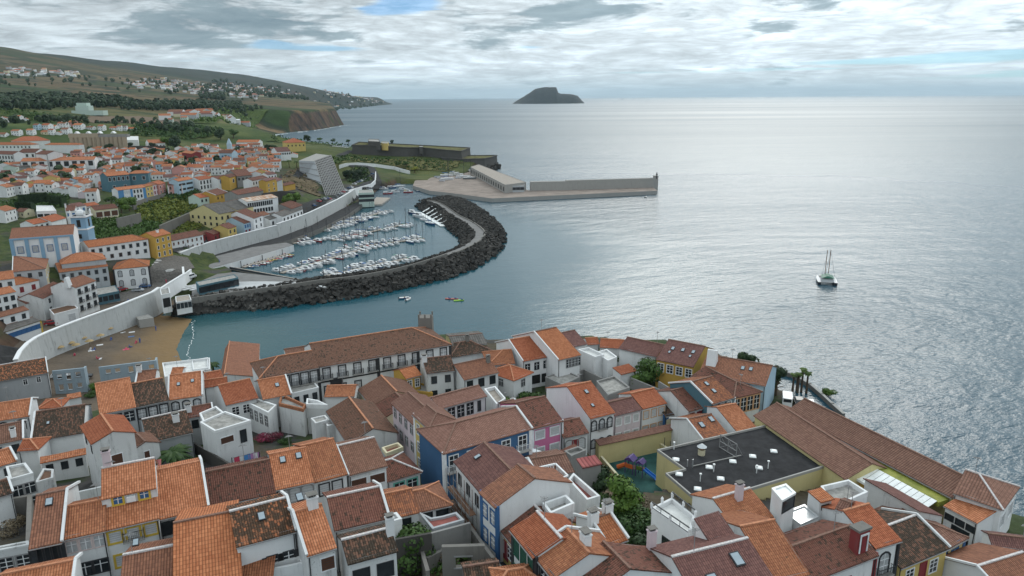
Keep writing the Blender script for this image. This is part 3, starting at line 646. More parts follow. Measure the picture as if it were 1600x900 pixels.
def add_windows(root, w, d, ze, specs, simple=False):
    for sp in specs:
        fac, n, rows, style = sp[:4]; o = sp[4] if len(sp) > 4 else {}
        L = w if fac in 'FB' else d
        x0, x1 = o.get('x', (0.0, 1.0)); ww = o.get('w', .95)
        hs = o.get('h', 1.35); hs = hs if hasattr(hs, '__len__') else [hs] * len(rows)
        for row, hh in zip(rows, hs):
            for i in range(n):
                u = L * (x0 + (x1 - x0) * (i + .5) / n); zc = ze - row
                loc, rz = {'F': ((u, 0, zc), 0), 'B': ((w - u, d, zc), math.pi), 'L': ((0, d - u, zc), -math.pi / 2), 'R': ((w, u, zc), math.pi / 2)}[fac]
                ms = win_mesh(style, ww, hh, simple)
                wo = link(o.get('name', 'window'), ms[1], root, loc, rz)
                link('frame', ms[0], wo)
                if len(ms) > 2: link('shutters', ms[2], wo)
                if o.get('bal') and (o['bal'] == 1 or i in o['bal']):
                    link('balcony', balcony_mesh(ww + .9, o.get('balm', 'iron')), root, (loc[0], loc[1], loc[2] - hh / 2), rz)
def slope_uv(pts, e0, e1):
    e0 = Vector(e0); ex = (Vector(e1) - e0).normalized(); n = None
    out = []
    for p in pts:
        q = Vector(p) - e0; u = q.dot(ex); v = (q - ex * u).length; out.append((u, v))
    return out
def house(label, A, B, R, t=0.0, h=6.0, wall='white', roof='or', pitch=.40, hip='', back=1.0, cope='', wins=(), ridge=None, ch=(), sk=(), ov=.3, name='house', cat='house', shed=False, d=None, group=None, simple=False, base=None, step=None, plinth=None, corner=None, backwall=None, sink=1.5, zeave=None, ovg=.12, face=1):
    mid = ((A[0] + B[0]) / 2, (A[1] + B[1]) / 2)
    if zeave is None: zeave = hit(mid[0], mid[1], h).z
    a = W(A[0], A[1], zeave); b = W(B[0], B[1], zeave)
    ex = (b - a); w = ex.length; ex.normalize(); ey = Vector((-ex.y, ex.x, 0))
    if d is None:
        best = None; dd = 0.6
        while dd < 24:
            p = a + ex * (t * w) + ey * dd; p.z = zeave + pitch * dd
            q = proj(p); e = (q[0] - R[0]) ** 2 * .35 + (q[1] - R[1]) ** 2
            if best is None or e < best[0]: best = (e, dd)
            dd += .08
        d1 = best[1]
    else: d1 = d
    d2 = 0.0 if shed else d1 * back; D = d1 + d2; rz = math.atan2(ex.y, ex.x)
    cs = [a, b, a + ey * D, b + ey * D]; gz = [max(G(c.x, c.y), 0.3) for c in cs]
    zb = min(gz) if base is None else base
    root = thing(name, label, cat, (a.x, a.y, zb), rz, group)
    ze = zeave - zb; zr = ze + pitch * d1; lo = -sink
    # walls with gables
    m = MB()
    hl, hr = 'L' in hip, 'R' in hip
    def wallq(p, q, z0, z1): m.face([(p[0], p[1], z0), (q[0], q[1], z0), (q[0], q[1], z1), (p[0], p[1], z1)], wall)
    wallq((0, 0), (w, 0), lo, ze)
    zbk = zr if shed else ze
    wallq((w, D), (0, D), lo, zbk)
    for x, rev, hp in ((0, True, hl), (w, False, hr)):
        if shed: pts = [(x, 0, lo), (x, D, lo), (x, D, zr), (x, 0, ze)]
        elif hp: pts = [(x, 0, lo), (x, D, lo), (x, D, ze), (x, 0, ze)]
        else: pts = [(x, 0, lo), (x, D, lo), (x, D, ze), (x, d1, zr), (x, 0, ze)]
        m.face(list(reversed(pts)) if rev else pts, wall)
    if plinth: m.box(-.04, w + .04, -.04, .1, lo, .9, plinth)
    if corner:
        for x in (0.0, w): m.box(x - .28, x + .28, -.06, .2, lo, ze - .02, corner)
        m.box(.0, w, -.06, .02, ze - .35, ze - .03, corner)
    m.build('wall', root)
    # roof
    r = MB(); th = .13
    og = ovg
    gl = ov if hl else og; gr = ov if hr else og
    zev = ze - ov * pitch
    ins = d1 * .95
    rx0 = (ins if hl else -gl); rx1 = (w - ins if hr else w + gr)
    if hl and hr and rx0 > rx1: rx0 = rx1 = (rx0 + rx1) / 2
    E0, E1 = (-gl, -ov, zev), (w + gr, -ov, zev)
    if shed: Q0, Q1 = (-gl, d1 + .05, zr + .02), (w + gr, d1 + .05, zr + .02)
    else: Q0, Q1 = (rx0, d1, zr), (rx1, d1, zr)
    pb = pitch * d1 / max(d2, .1) if not shed else 0
    E2, E3 = (w + gr, D + ov, ze - ov * pb), (-gl, D + ov, ze - ov * pb)
    faces = []
    if step:                         # a raised upper roof over a strip of windows
        f0, hs, smat = step
        P = lambda x, f: (x, -ov + (d1 + ov) * f, zev + (zr - zev) * f)
        m0, m1 = P(-gl, f0), P(w + gr, f0); n0 = (m0[0], m0[1], m0[2] + hs); n1 = (m1[0], m1[1], m1[2] + hs)
        U0 = (Q0[0], Q0[1], Q0[2] + hs); U1 = (Q1[0], Q1[1], Q1[2] + hs)
        faces += [[E0, E1, m1, m0]]
        r.face([m0, m1, n1, n0], smat)
        n0 = (n0[0], n0[1] - .3, n0[2] - .1); n1 = (n1[0], n1[1] - .3, n1[2] - .1)
        r.face([m0, n0, U0, (Q0[0], Q0[1], Q0[2] - .5)], smat); r.face([m1, (Q1[0], Q1[1], Q1[2] - .5), U1, n1], smat)
        faces += [[n0, n1, U1, U0], [E2, E3, U0, U1]]
    else:
        faces.append([E0, E1, Q1, Q0])
        if not shed: faces.append([E2, E3, Q0, Q1])
    if hl and not shed: faces.append([E3, E0, Q0])
    if hr and not shed: faces.append([E1, E2, Q1])
    for fc in faces:
        # raised pan ends break up the eave line
        if len(fc) == 4 and not simple: roof_grid(r, fc, roof)
        else: r.face(fc, roof, slope_uv(fc, fc[0], fc[1]))
        r.face([(fc[0][0], fc[0][1], fc[0][2] - th), (fc[1][0], fc[1][1], fc[1][2] - th), fc[1], fc[0]], roof, [(0, 0), (w, 0), (w, th), (0, th)])
    lowr = [[(p[0], p[1], p[2] - th) for p in reversed(fc)] for fc in faces]
    for fc in lowr: r.face(fc, 'trim_w')
    for (p, q) in (([E0, Q0, E3] if not hl else [None] * 3, 0), ([E1, Q1, E2] if not hr else [None] * 3, 1)):
        if p[0] is None: continue
        segs = [(p[0], p[1])] + ([] if shed else [(p[1], p[2])])
        for u_, v_ in segs: r.face([(u_[0], u_[1], u_[2] - th), (v_[0], v_[1], v_[2] - th), v_, u_], roof, [(0, 0), (D, 0), (D, th), (0, th)])
    ro = r.build('roof', root)
    up = step[1] if step else 0
    rc = ridge or {'or': 'ridge_or', 'or2': 'ridge_or', 'rd': 'ridge_or', 'sp': 'ridge_w'}.get(roof, 'ridge_br')
    if not shed:
        c = MB(); q0 = Vector((Q0[0], Q0[1], Q0[2] + up)); q1 = Vector((Q1[0], Q1[1], Q1[2] + up))
        if (q1 - q0).length > .4: c.bar(q0 + Vector((0, 0, .02)), q1 + Vector((0, 0, .02)), .26, rc, .16)
        for flag, e_, q_ in ((hl, E0, q0), (hl, E3, q0), (hr, E1, q1), (hr, E2, q1)):
            if flag: c.bar(Vector(e_) + Vector((0, 0, .03)), q_ + Vector((0, 0, .03)), .22, rc, .14)
        c.build('ridge_cap', ro)
    for side in cope:
        c = MB(); x = -.12 if side == 'L' else w + .12
        e_, q_, k_ = (E0, Q0, E3) if side == 'L' else (E1, Q1, E2)
        for u_, v_ in ((e_, q_), (q_, k_)):
            if shed and v_ is k_: continue
            c.bar((x, u_[1], u_[2] + .12), (x, v_[1], v_[2] + .12 + up), .25, 'white', .24)
        c.build('coping', root)
    for tx, ty, *kd in sk:
        f_ = ty; so = link('skylight', skylight_mesh(), ro, (w * tx, d1 * f_, ze + pitch * d1 * f_ + .03 + (up if step and f_ > step[0] else 0))); so.rotation_euler = (math.atan(pitch), 0, 0)
        if kd: so.scale = (kd[0], kd[0], 1)
    for tx, ty, kd in ch:
        link('chimney', chimney_mesh(kd), ro, (w * tx, D * ty, ze + pitch * min(D * ty, D - D * ty if not shed else 99) + up))
    add_windows(root, w, D, ze, wins, simple)
    if not simple and not shed:
        if rnd.random() < .75: c = MB(); x = rnd.choice((.12, w - .12)); c.bar((x, -.12, -.5), (x, -.12, ze - .3), .11, 'trim_d', n=6); c.bar((-.1, -ov - .04, zev - .16), (w + .1, -ov - .04, zev - .16), .13, 'trim_g', n=6); c.build('gutter', root)
        if rnd.random() < .38 and not hl:
            c = MB(); x, hh_ = w * rnd.uniform(.1, .9), rnd.uniform(1.6, 2.6); c.bar((x, d1, zr - .2), (x, d1, zr + hh_), .05, 'trim_g')
            for k in range(4): c.bar((x - .5 + k * .08, d1 - .2 + k * .12, zr + hh_ - .1), (x + .5 - k * .08, d1 - .2 + k * .12, zr + hh_ - .1), .035, 'trim_g')
            c.bar((x, d1 - .3, zr + hh_ - .1), (x, d1 + .4, zr + hh_ - .1), .04, 'trim_g'); c.build('aerial', ro)
    HOUSES.append((root, w, D, ze)); root['_w'] = w; root['_d'] = D
    del root['_w'], root['_d']
    return root, w, D, ze
def slab_box(label, pts, h, wall='white', top='slab', par=.35, parw=.25, parmat=None, name='house', cat='house', z=None, wins=(), sink=1.5, group=None, zb=None):
    """flat-roofed block on a polygon of photo pixels read at roof height; parapet ring round the roof; wins: (edge index, n, rows, style, opts)"""
    cx = sum(p[0] for p in pts) / len(pts); cy = sum(p[1] for p in pts) / len(pts)
    if z is None: z = hit(cx, cy, h).z
    P = [W(p[0], p[1], z) for p in pts]
    area = sum(P[i].x * P[(i + 1) % len(P)].y - P[(i + 1) % len(P)].x * P[i].y for i in range(len(P)))
    if area < 0: P.reverse()
    zb = z - h if zb is None else zb; o = P[0]
    root = thing(name, label, cat, (o.x, o.y, zb), 0, group)
    q = [Vector((p.x - o.x, p.y - o.y, 0)) for p in P]; n = len(q)
    m = MB(); zt = z - zb
    m.prism([(p.x, p.y, -sink) for p in q], [(p.x, p.y, zt) for p in q], wall, None, False)
    m.build('wall', root)
    r = MB(); r.face([(p.x, p.y, zt - .02) for p in q], top)
    ro = r.build('roof', root)
    if par > 0:
        c = MB(); pm = parmat or wall
        ce = sum(q, Vector()) / n
        inn = []
        for i in range(n):
            e0 = (q[i] - q[i - 1]).normalized(); e1 = (q[(i + 1) % n] - q[i]).normalized()
            n0 = Vector((-e0.y, e0.x, 0)); n1 = Vector((-e1.y, e1.x, 0)); bis = (n0 + n1); bis = bis / max(bis.length_squared, .2) * 2
            inn.append(q[i] + bis * parw); 
        out_ = [p - (i_ - p) * .15 for p, i_ in zip(q, inn)]
        for i in range(n):
            j = (i + 1) % n; a0, a1, b0, b1 = out_[i], out_[j], inn[i], inn[j]
            c.face([(a0.x, a0.y, zt + par), (a1.x, a1.y, zt + par), (b1.x, b1.y, zt + par), (b0.x, b0.y, zt + par)], pm)
            c.face([(a0.x, a0.y, zt - .1), (a1.x, a1.y, zt - .1), (a1.x, a1.y, zt + par), (a0.x, a0.y, zt + par)], pm)
            c.face([(b1.x, b1.y, zt - .1), (b0.x, b0.y, zt - .1), (b0.x, b0.y, zt + par), (b1.x, b1.y, zt + par)], pm)
        c.build('parapet', root)
    for sp in wins:
        i, nn, rows, style = sp[:4]; op = sp[4] if len(sp) > 4 else {}
        if area < 0: pa, pb_ = q[(n - 1 - i) % n], q[(n - 2 - i) % n]; pa, pb_ = q[(n - 2 - i) % n], q[(n - 1 - i) % n]
        else: pa, pb_ = q[i], q[(i + 1) % n]
        e = pb_ - pa; L = e.length; rz = math.atan2(e.y, e.x); x0, x1 = op.get('x', (0, 1)); hh = op.get('h', 1.35)
        for row in rows:
            for k in range(nn):
                u = x0 + (x1 - x0) * (k + .5) / nn; ms = win_mesh(style, op.get('w', .95), hh)
                wo = link(op.get('name', 'window'), ms[1], root, (pa.x + e.x * u, pa.y + e.y * u, zt - row), rz); link('frame', ms[0], wo)
    return root, q, zt, o
# ------------------------------------------------------------------ the near town, house by house (photo pixels of the front eave ends, and of the ridge)
F1, F2, F3 = [1.5], [1.5, 4.3], [1.5, 4.2, 6.9]
# --- left edge, by the beach
house('old white house with moss-speckled dark roof and white gable beside the beach wall', (-32, 600), (74, 581), (75, 558), 1, 6.5, 'greywall', 'sp', cope='R', wins=[('F', 2, [1.6], 'w', dict(x=(.55, .95), w=.8))])
house('house with bright orange roof and white gable below the mossy beach house', (-40, 661), (45, 648), (44, 622), 1, 6.5, 'white', 'or', cope='R', wins=[('F', 3, F1, 'da'), ('R', 1, [2.2], 'da')])
house('small brown-roofed house with white gable and white chimney at the frame edge', (-20, 695), (35, 684), (35, 658), 1, 5.5, 'white', 'br', cope='R', ch=[(.75, .1, 'w')], wins=[('F', 2, F1, 'n')])
house('wide house with dark weathered roof and one tiny skylight behind the orange pent roof', (50, 687), (129, 674), (51, 643), 0, 5.6, 'white', 'dk', cope='L', sk=[(.28, .5, .6)])
house('low white wing under an orange pent roof with two dark windows', (54, 691), (131, 678), (44, 683), 0, 4.9, 'white', 'or', shed=True, wins=[('F', 2, [1.8], 'n', dict(w=1.2, h=1.3))])
house('lower white wing with orange lean-to roof in the yard', (64, 721), (133, 707), (64, 714), 0, 3.6, 'white', 'or', shed=True, wins=[('F', 3, [1.3], 'n', dict(w=.8, h=1.1))])
house('tall weathered white house with orange saddle roof and a brown shutter on its end wall', (128, 664), (145, 692), (148, 641), 0, 8.5, 'weathered', 'rd', wins=[('R', 1, [3.4], 'br', dict(w=1.3, h=1.7, x=(.3, .7))), ('F', 2, [1.6], 'n', dict(w=.6, h=1.1))], pitch=.38)
house('long low house with dark lichen roof and pale eave band beside the palm yard', (231, 689), (300, 673), (274, 642), 1, 4.6, 'greywall', 'dk', ridge='ridge_w', ch=[(.72, .3, 'ws')])
house('small shabby gable house with brown roof in the yard behind the tall orange-roofed house', (192, 688), (207, 703), (213, 676), 0, 5.0, 'weathered', 'br', wins=[('R', 1, [1.6], 'br', dict(w=.7, h=1.5))])
house('little house with crooked orange hipped roof under the ruined facade', (60, 637), (95, 634), (76, 622), .5, 4.4, 'weathered', 'rd', hip='LR', back=1)
house('shed with red tiled lean-to roof between the grey ruins', (106, 622), (126, 618), (122, 613), .8, 3.6, 'white', 'or', shed=True)
house('lilac-grey old house with broken mossy roof and blank parapets', (-12, 598), (30, 591), (22, 591), .9, 5.2, 'lilac', 'dk', shed=True)
house('house with patched orange roof and white inner court at the frame edge', (-30, 735), (24, 718), (29, 697), 1, 5.0, 'white', 'or', cope='R', wins=[('F', 2, F1, 'n')])
house('narrow orange-roofed link house with white wall beside the pent wing', (29, 702), (58, 700), (32, 686), 0, 5.0, 'white', 'rd', hip='R')
house('tall orange-roofed house with two black-framed windows facing the yard', (156, 645), (211, 634), (153, 599), 0, 7.0, 'greywall', 'or', wins=[('F', 2, [1.6], 'dg', dict(x=(.28, .98), w=1.2, h=1.5))])
house('house with mossy dark roof crossed by orange tile rows and three black-framed windows', (211, 634), (263, 623), (207, 600), 0, 7.0, 'greywall', 'dk', ridge='ridge_or', wins=[('F', 3, [1.6], 'd', dict(w=1.1, h=1.5))])
house('orange-roofed house with two white roof vents and three arched windows', (264, 623), (315, 616), (258, 586), 0, 7.0, 'white', 'or', cope='LR', sk=[(.28, .55, .8), (.72, .62, .8)], wins=[('F', 3, [1.5], 'da', dict(w=1.0, h=1.3))])
house('small house with two-step orange roof between white terraces', (319, 604), (355, 599), (315, 594), 0, 6.2, 'white', 'rd')
house('little orange-roofed annex against the brown side-sloped house', (315, 594), (347, 588), (313, 584), 0, 6.4, 'white', 'rd')
house('low house with red-brown roof strip and dark windows beside the white box house', (294, 651), (332, 644), (290, 637), 0, 5.6, 'white', 'dkr', cope='R', wins=[('F', 2, F1, 'n')], ch=[(.05, .3, 'ws')])
house('house with brown roof sloping sideways and an orange ridge, above the bay', (402, 588), (404, 537), (350, 588), 0, 6.0, 'white', 'brf', pitch=.22, back=.15, ridge='ridge_or')
house('big orange-roofed house with white gable and two white paned windows by the flat annex', (353, 631), (402, 620), (319, 605), 0, 6.0, 'white', 'rd', wins=[('F', 2, [1.7], 'p', dict(w=1.1, h=1.5, x=(.1, .8)))])
house('orange-roofed house with one dark skylight next to the flat grey roof', (411, 622), (454, 614), (383, 596), 0, 6.0, 'white', 'or', cope='R', sk=[(.62, .55)])
slab_box('white house with bare concrete flat roof and dark windows behind the orange-roofed house', [(456, 616), (498, 606), (490, 596), (448, 603)], 5.5, 'white', 'slab', .15, wins=[(0, 3, [1.4], 'n', dict(w=.8, h=1.3))])
house('small house with patched orange roof tucked under the long white mansion', (508, 618), (553, 617), (497, 601), 0, 5.5, 'white', 'or2')
slab_box('modern white box house with gravel flat roof and white edge', [(336, 676), (392, 659), (352, 645), (313, 662)], 6.5, 'white', 'slab', .3, parmat='white2', wins=[(0, 1, [1.7], 'br', dict(w=1.9, h=1.0, x=(.1, .5))), (0, 1, [1.9], 'n', dict(w=.9, h=2.0, x=(.6, .9)))])
slab_box('low flat white block with a raised glazed skylight above the red-brown strip roof', [(318, 661), (350, 647), (338, 637), (312, 648)], 6.0, 'white', 'slab', .3, parmat='white2')
slab_box('weathered white annex with ochre flat roof and four tall panes', [(419, 646), (432, 634), (404, 625), (388, 631)], 5.0, 'white', 'slab', .2, wins=[(3, 4, [1.6], 'gw', dict(w=.7, h=1.7))])
slab_box('flat-roofed outbuilding with brown brick parapet and stained walls in the back yards', [(436, 634), (474, 643), (478, 636), (440, 619)], 5.0, 'weathered', 'slab', .5, parmat='brick')
slab_box('white-walled roof terrace with cream tiles among stained grey yards', [(479, 637), (512, 638), (497, 631), (480, 628)], 5.0, 'weathered', 'whiteslab', .7, parmat='white2')
slab_box('tall weathered chimney-like block in the grey yard', [(493, 663), (514, 657), (508, 650), (486, 655)], 5.5, 'weathered', 'slab', .2)
slab_box('stained white yard block with blank walls beside the brown double roof', [(512, 668), (531, 663), (526, 657), (507, 661)], 5.0, 'weathered', 'slab', .3)
house('double house with brown mossy roof and long orange ridge running towards the street', (512, 641), (546, 692), (538, 616), 0, 5.5, 'weathered', 'mbr', ridge='ridge_or', pitch=.42)
house('brown-roofed house with orange ridge lying in front of the black mansion gate', (561, 607), (583, 633), (607, 593), 0, 5.0, 'cream', 'br', ridge='ridge_or')
house('lower brown-roofed wing with pale wall on the narrow street', (586, 633), (603, 651), (616, 612), 0, 5.0, 'cream', 'dkr')
# --- the long mansion
r_, w_, d_, z_ = house('long white mansion with black-framed balcony windows and huge mossy brown roof', (497, 572), (703, 537), (502, 534), 0, 9.0, 'white', 'mbr', pitch=.42, hip='R', name='mansion', cat='mansion', ridge='ridge_or', corner='trim_d',
    wins=[('F', 9, [1.8], 'd', dict(w=1.25, h=2.1, bal=(0, 1, 2, 3, 4, 5, 6))), ('F', 3, [5.2], 'd', dict(w=1.1, h=1.5, x=(.0, .33)))])
b = MB(); b.box(w_ * .075, w_ * .165, -.22, .05, -1, z_ - 3.3, 'trim_d'); b.box(w_ * .09, w_ * .15, -.30, -.21, -1, z_ - 4.0, 'rubber'); b.box(w_ * .07, w_ * .17, -.35, .05, z_ - 3.3, z_ - 2.95, 'trim_d')
for e in (.42, .73): b.box(w_ * e, w_ * e + .6, -.12, .05, -1, z_ - .05, 'trim_d')
b.box(0, w_, -.1, .04, z_ - 3.55, z_ - 3.3, 'trim_d'); b.build('gateway', r_)
house('west wing of the white mansion with hipped mossy roof and black-framed windows', (407, 589), (497, 572.5), (436, 557), .25, 8.6, 'white', 'mbr', pitch=.42, hip='L', name='mansion', cat='mansion', corner='trim_d', ridge='ridge_or',
    wins=[('F', 4, [1.8], 'd', dict(w=1.25, h=2.1, x=(.33, 1), bal=(1, 2, 3)))])
house('back wing of the mansion with plain brown roof facing the bay', (447, 553), (494, 546), (446, 545), 0, 8.0, 'white', 'br')
p0 = hit(660, 509, 12); t_ = thing('stone_turret', 'square grey stone turret with small corner merlons behind the mansion ridge', 'tower', (p0.x, p0.y + 6, G(p0.x, p0.y + 6)))
b = MB(); b.prism([(-1.75, -1.6, -2), (1.75, -1.6, -2), (1.75, 1.6, -2), (-1.75, 1.6, -2)], [(-1.5, -1.4, 12.6), (1.5, -1.4, 12.6), (1.5, 1.4, 12.6), (-1.5, 1.4, 12.6)], 'stone'); b.build('shaft', t_)
for sx in (-1, 0, 1):
    for sy in (-1, 1):
        if sx or sy < 0: b = MB(); b.box(sx * 1.35 - .16, sx * 1.35 + .16, sy * 1.25 - .16, sy * 1.25 + .16, 12.6, 13.4, 'stone'); b.build('merlon', t_)
# --- right of the mansion
house('hip-roofed mossy house with stone chimney at the mansion corner', (704, 557), (768, 547), (739, 531), .5, 6, 'white', 'dk', hip='LR', ch=[(.56, .5, 'g')])
house('low house with olive end wall and flat dark roof at the cliff edge', (708, 541), (760, 536), (712, 524), 0, 7.0, 'yellow', 'greytile', pitch=.2)
house('orange hip-roofed house beside the mossy hipped one', (764, 569), (804, 566), (753, 549), .2, 6.0, 'white', 'or2', hip='L')
house('white house with plain brown roof, dark green windows and round stone chimney', (725, 592), (778, 580), (708, 570), 0, 6.5, 'white', 'brf', wins=[('F', 3, F2, 'n', dict(w=1.2, h=1.6))], ch=[(.92, .35, 'g')])
house('decayed grey-white house with mossy roof behind the ochre house', (667, 582), (710, 577), (662, 560), 0, 7.5, 'weathered', 'dk', wins=[('F', 2, [1.7, 4.6], 'n', dict(w=1.0, h=1.4))], ch=[(.02, .4, 'ws')])
house('small ochre house with orange roof and white-framed windows below the mansion', (634, 590), (657, 584), (626, 576), 0, 6.5, 'ochre', 'orf', wins=[('F', 2, [1.6], 'w', dict(w=.8, h=1.5))])
slab_box('low ochre yard house with a white round chimney', [(643, 612), (676, 616), (668, 603), (650, 599)], 3.5, 'ochre', 'slab', .3, parmat='ochre')
house('little hip-roofed white house with orange pyramid roof among gardens', (803, 593), (831, 581), (805, 567), .4, 5.0, 'white', 'rd', hip='LR', wins=[('F', 1, F1, 'gw'), ('L', 1, F1, 'gw')])
house('white house with orange roof, black windows and white gable towards the mansion', (817, 563), (860, 555), (795, 531), 0, 6.5, 'white2', 'rd', cope='L', wins=[('F', 3, [1.8], 'dg', dict(w=.9, h=1.4)), ('F', 2, [4.7], 'hole', dict(w=1.8, h=1.8, x=(.3, 1)))])
house('tallest orange-roofed house on the seafront with glazed veranda', (872, 561), (906, 553), (835, 518), 0, 7.0, 'white2', 'orf', cope='L', wins=[('F', 4, [1.5], 'gw', dict(w=1.0, h=1.6, x=(.4, 1)))])
house('narrow dark brown roofed house behind the tall orange one', (893, 541), (916, 536), (879, 519), 0, 6.5, 'white', 'pu')
house('tiny orange-roofed seafront house next to the dark narrow roof', (918, 537), (936, 536), (913, 528), 0, 5.0, 'white', 'rd')
house('long low orange-roofed seafront house with white end wall', (938, 541), (974, 543), (937, 529), 0, 5.0, 'white', 'rd')
slab_box('white cubic house with orange-edged roof terrace', [(930, 561), (944, 557), (920, 546), (903, 549)], 5.5, 'white2', 'whiteslab', .5, parmat='white2')
slab_box('white stepped terrace house with bare walls behind the big tree', [(950, 566), (964, 560), (948, 548), (930, 553)], 5.0, 'white2', 'whiteslab', .4, parmat='white2')
house('purple-brown roofed house with dormer-like white bay behind the big tree', (968, 543), (1026, 556), (1028, 536), 1, 6.0, 'white', 'pu')
house('ochre house with purple-brown roof, five skylights and white-framed windows', (1026, 560), (1084, 572), (1097, 540), 1, 6.5, 'ochre', 'pu', sk=[(.25, .6), (.22, .4, .7), (.52, .62), (.8, .62), (.78, .4, .7)], wins=[('F', 4, [1.7], 'w', dict(w=1.2, h=1.6))], ovg=.05)
house('long brown-roofed house with two skylights and pale blue end wall by the car park', (1093, 582), (1196, 601), (1206, 571), 1, 6.5, 'paleblue', 'brf', sk=[(.6, .6), (.72, .62)], ch=[(.12, .3, 'wedge')])
house('white corner house with dark red hipped roof and tall ochre-framed windows at the end wall', (1082, 586), (1147, 620), (1143, 592), .9, 6.0, 'white', 'dkr', hip='R', cope='', wins=[('R', 4, [1.9], 'oc', dict(w=1.2, h=2.6))], corner='trim_w')
house('blue house with weathered orange roof, two skylights and white gable coping', (1112, 629), (1145, 619), (1082, 596), 0, 6.0, 'teal', 'mix', cope='L', sk=[(.5, .75), (.5, .4)], wins=[('F', 3, F1, 'w', dict(w=.9, h=1.4))])
house('white one-storey house with dark roof and red-brown doors uphill from the blue one', (1076, 641), (1110, 632), (1066, 605), .3, 4.5, 'white', 'dkr', wins=[('F', 3, [1.6], 'r', dict(w=.8, h=1.5))])
house('one-storey house with moss-covered roof, blue corners and yellow arched panels', (1039, 648), (1075, 641), (1048, 618), .3, 4.5, 'white', 'dk', corner='trim_b', wins=[('F', 3, [1.7], 'ba', dict(w=1.0, h=1.6))])
house('white house with bright orange roof and pale orange window surrounds', (1004, 637), (1040, 628), (984, 615), 0, 6.5, 'white', 'rd', wins=[('F', 3, F2, 'o', dict(w=1.1, h=1.4))])
house('pinkish white house with purple-red roof and two rows of white windows', (960, 648), (1001, 638), (952, 628), 0, 6.5, 'palepink', 'pu', wins=[('F', 3, F2, 'wb', dict(w=1.0, h=1.3))])
house('tall three-storey white house with deep orange roof and black arched windows', (922, 652), (959, 643), (884, 604), 0, 8.5, 'white2', 'rd', sk=[(.55, .72, .9), (.4, .3, .7)], wins=[('F', 3, [1.7], 'da', dict(w=.8, h=1.5, bal=(1,))), ('F', 3, [4.9], 'da', dict(w=.8, h=1.3))])
house('one-storey white house with dark red roof, arched windows and red door', (880, 682), (918, 674), (878, 658), 0, 4.2, 'white', 'dkr', plinth='trim_g', wins=[('F', 2, [1.8], 'ga', dict(w=1.2, h=1.6, x=(0, 1))), ('F', 1, [2.2], 'r', dict(w=.9, h=2.2, name='door'))])
house('pink house with white corner strips and a dark red roof beside the blue house', (832, 668), (878, 656), (813, 628), 0, 6.5, 'pink', 'dkr', corner='trim_w', wins=[('F', 2, F2, 'wb', dict(w=1.5, h=1.3))])
house('long blue street-corner house with white balcony windows and brown tiled roof', (694, 706), (829, 668), (717, 660), .2, 8.0, 'blue', 'br2', hip='L', cope='R', corner='trim_w', wins=[('F', 5, [2.0], 'w', dict(w=1.25, h=2.2, bal=(0, 3, 4), balm='railing_white')), ('F', 4, [5.4], 'w', dict(w=1.1, h=2.0, x=(.3, 1)))])
house('narrow tall yellow house wedged beside the blue corner house', (647, 646), (671, 667), (672, 637), .3, 9.0, 'yellow2', 'br2', hip='R', corner='trim_w', wins=[('F', 2, [2.0, 4.8, 7.4], 'w', dict(w=.8, h=1.5))])
house('pinkish white house with two window rows along the narrow street', (613, 628), (647, 661), (636, 611), 0, 8.0, 'palepink', 'br2', wins=[('F', 4, F2, 'gw', dict(w=.8, h=1.3))])
house('white court building with brown tiled roof and tall glazed doors', (686, 637), (759, 617), (751, 601), 1, 6.0, 'white', 'br2', wins=[('F', 3, [1.7], 'dg', dict(w=1.1, h=1.9, x=(.15, .75))), ('F', 1, [1.7], 'n', dict(w=.6, h=1.9, x=(.75, .95)))])
slab_box('stepped white terrace block with planter walls beside the court building', [(776, 636), (790, 627), (774, 608), (757, 612)], 5.0, 'white2', 'deck', .6, parmat='white2')
house('small brown lean-to with white gable between terrace block and pink house', (788, 637), (808, 633), (784, 628), 0, 5.0, 'white2', 'dkr', cope='R')
# --- street row left of the lane
house('house with orange roof, two skylights and grey arched shutters', (431, 762), (488, 750), (421, 710), 0, 6.5, 'greywall', 'or', sk=[(.32, .75), (.78, .78)], wins=[('F', 3, [1.4], 'ga', dict(w=1.3, h=1.7))])
house('house with mottled orange roof and two grey-framed roller blinds', (490, 751), (541, 738), (474, 696), 0, 6.5, 'white', 'or2', wins=[('F', 2, [1.5], 'db', dict(w=1.1, h=1.4, x=(.1, .9)))])
house('brown-roofed house with two wide brown shutters', (545, 740), (603, 725), (525, 697), 0, 6.5, 'white', 'br', ridge='ridge_w', cope='L', wins=[('F', 2, [1.7], 'br', dict(w=1.9, h=1.3))])
house('low street-corner house with teal window frames and brown hipped roof', (605, 750), (656, 735), (606, 719), .1, 4.2, 'white', 'dkr', hip='R', ridge='ridge_w', wins=[('F', 2, [1.6], 't', dict(w=1.3, h=1.4, x=(.15, .95)))])
slab_box('small red-floored roof terrace above the teal-framed corner house', [(604, 713), (630, 703), (622, 696), (597, 704)], 4.4, 'greywall', 'redslab', .5, parmat='cream')
house('house with wide dark red-brown roof and white side parapet in the street row', (328, 789), (429, 767), (322, 737), 0, 5.8, 'greywall', 'dkr', ridge='ridge_br')
house('house with clean orange roof between two white parapets above the yellow-framed house', (248, 808), (324, 790), (250, 735), 0, 6.5, 'white', 'or', cope='LR', wins=[('F', 1, [1.5], 'n', dict(w=2.0, h=1.5, x=(.05, .4)))])
r_, w_, d_, z_ = house('white house with yellow window frames and a window strip across its orange roof', (163, 825), (247, 806), (163, 748), 0, 6.8, 'white2', 'or', step=(.42, 1.25, 'white2'), ridge='ridge_w', cope='', ch=[(.1, .52, 'pk')], wins=[('F', 3, [1.25], 'y', dict(w=1.05, h=1.15, bal=(1,))), ('F', 1, [4.0], 'y', dict(w=1.1, h=1.2, x=(.05, .4)))])
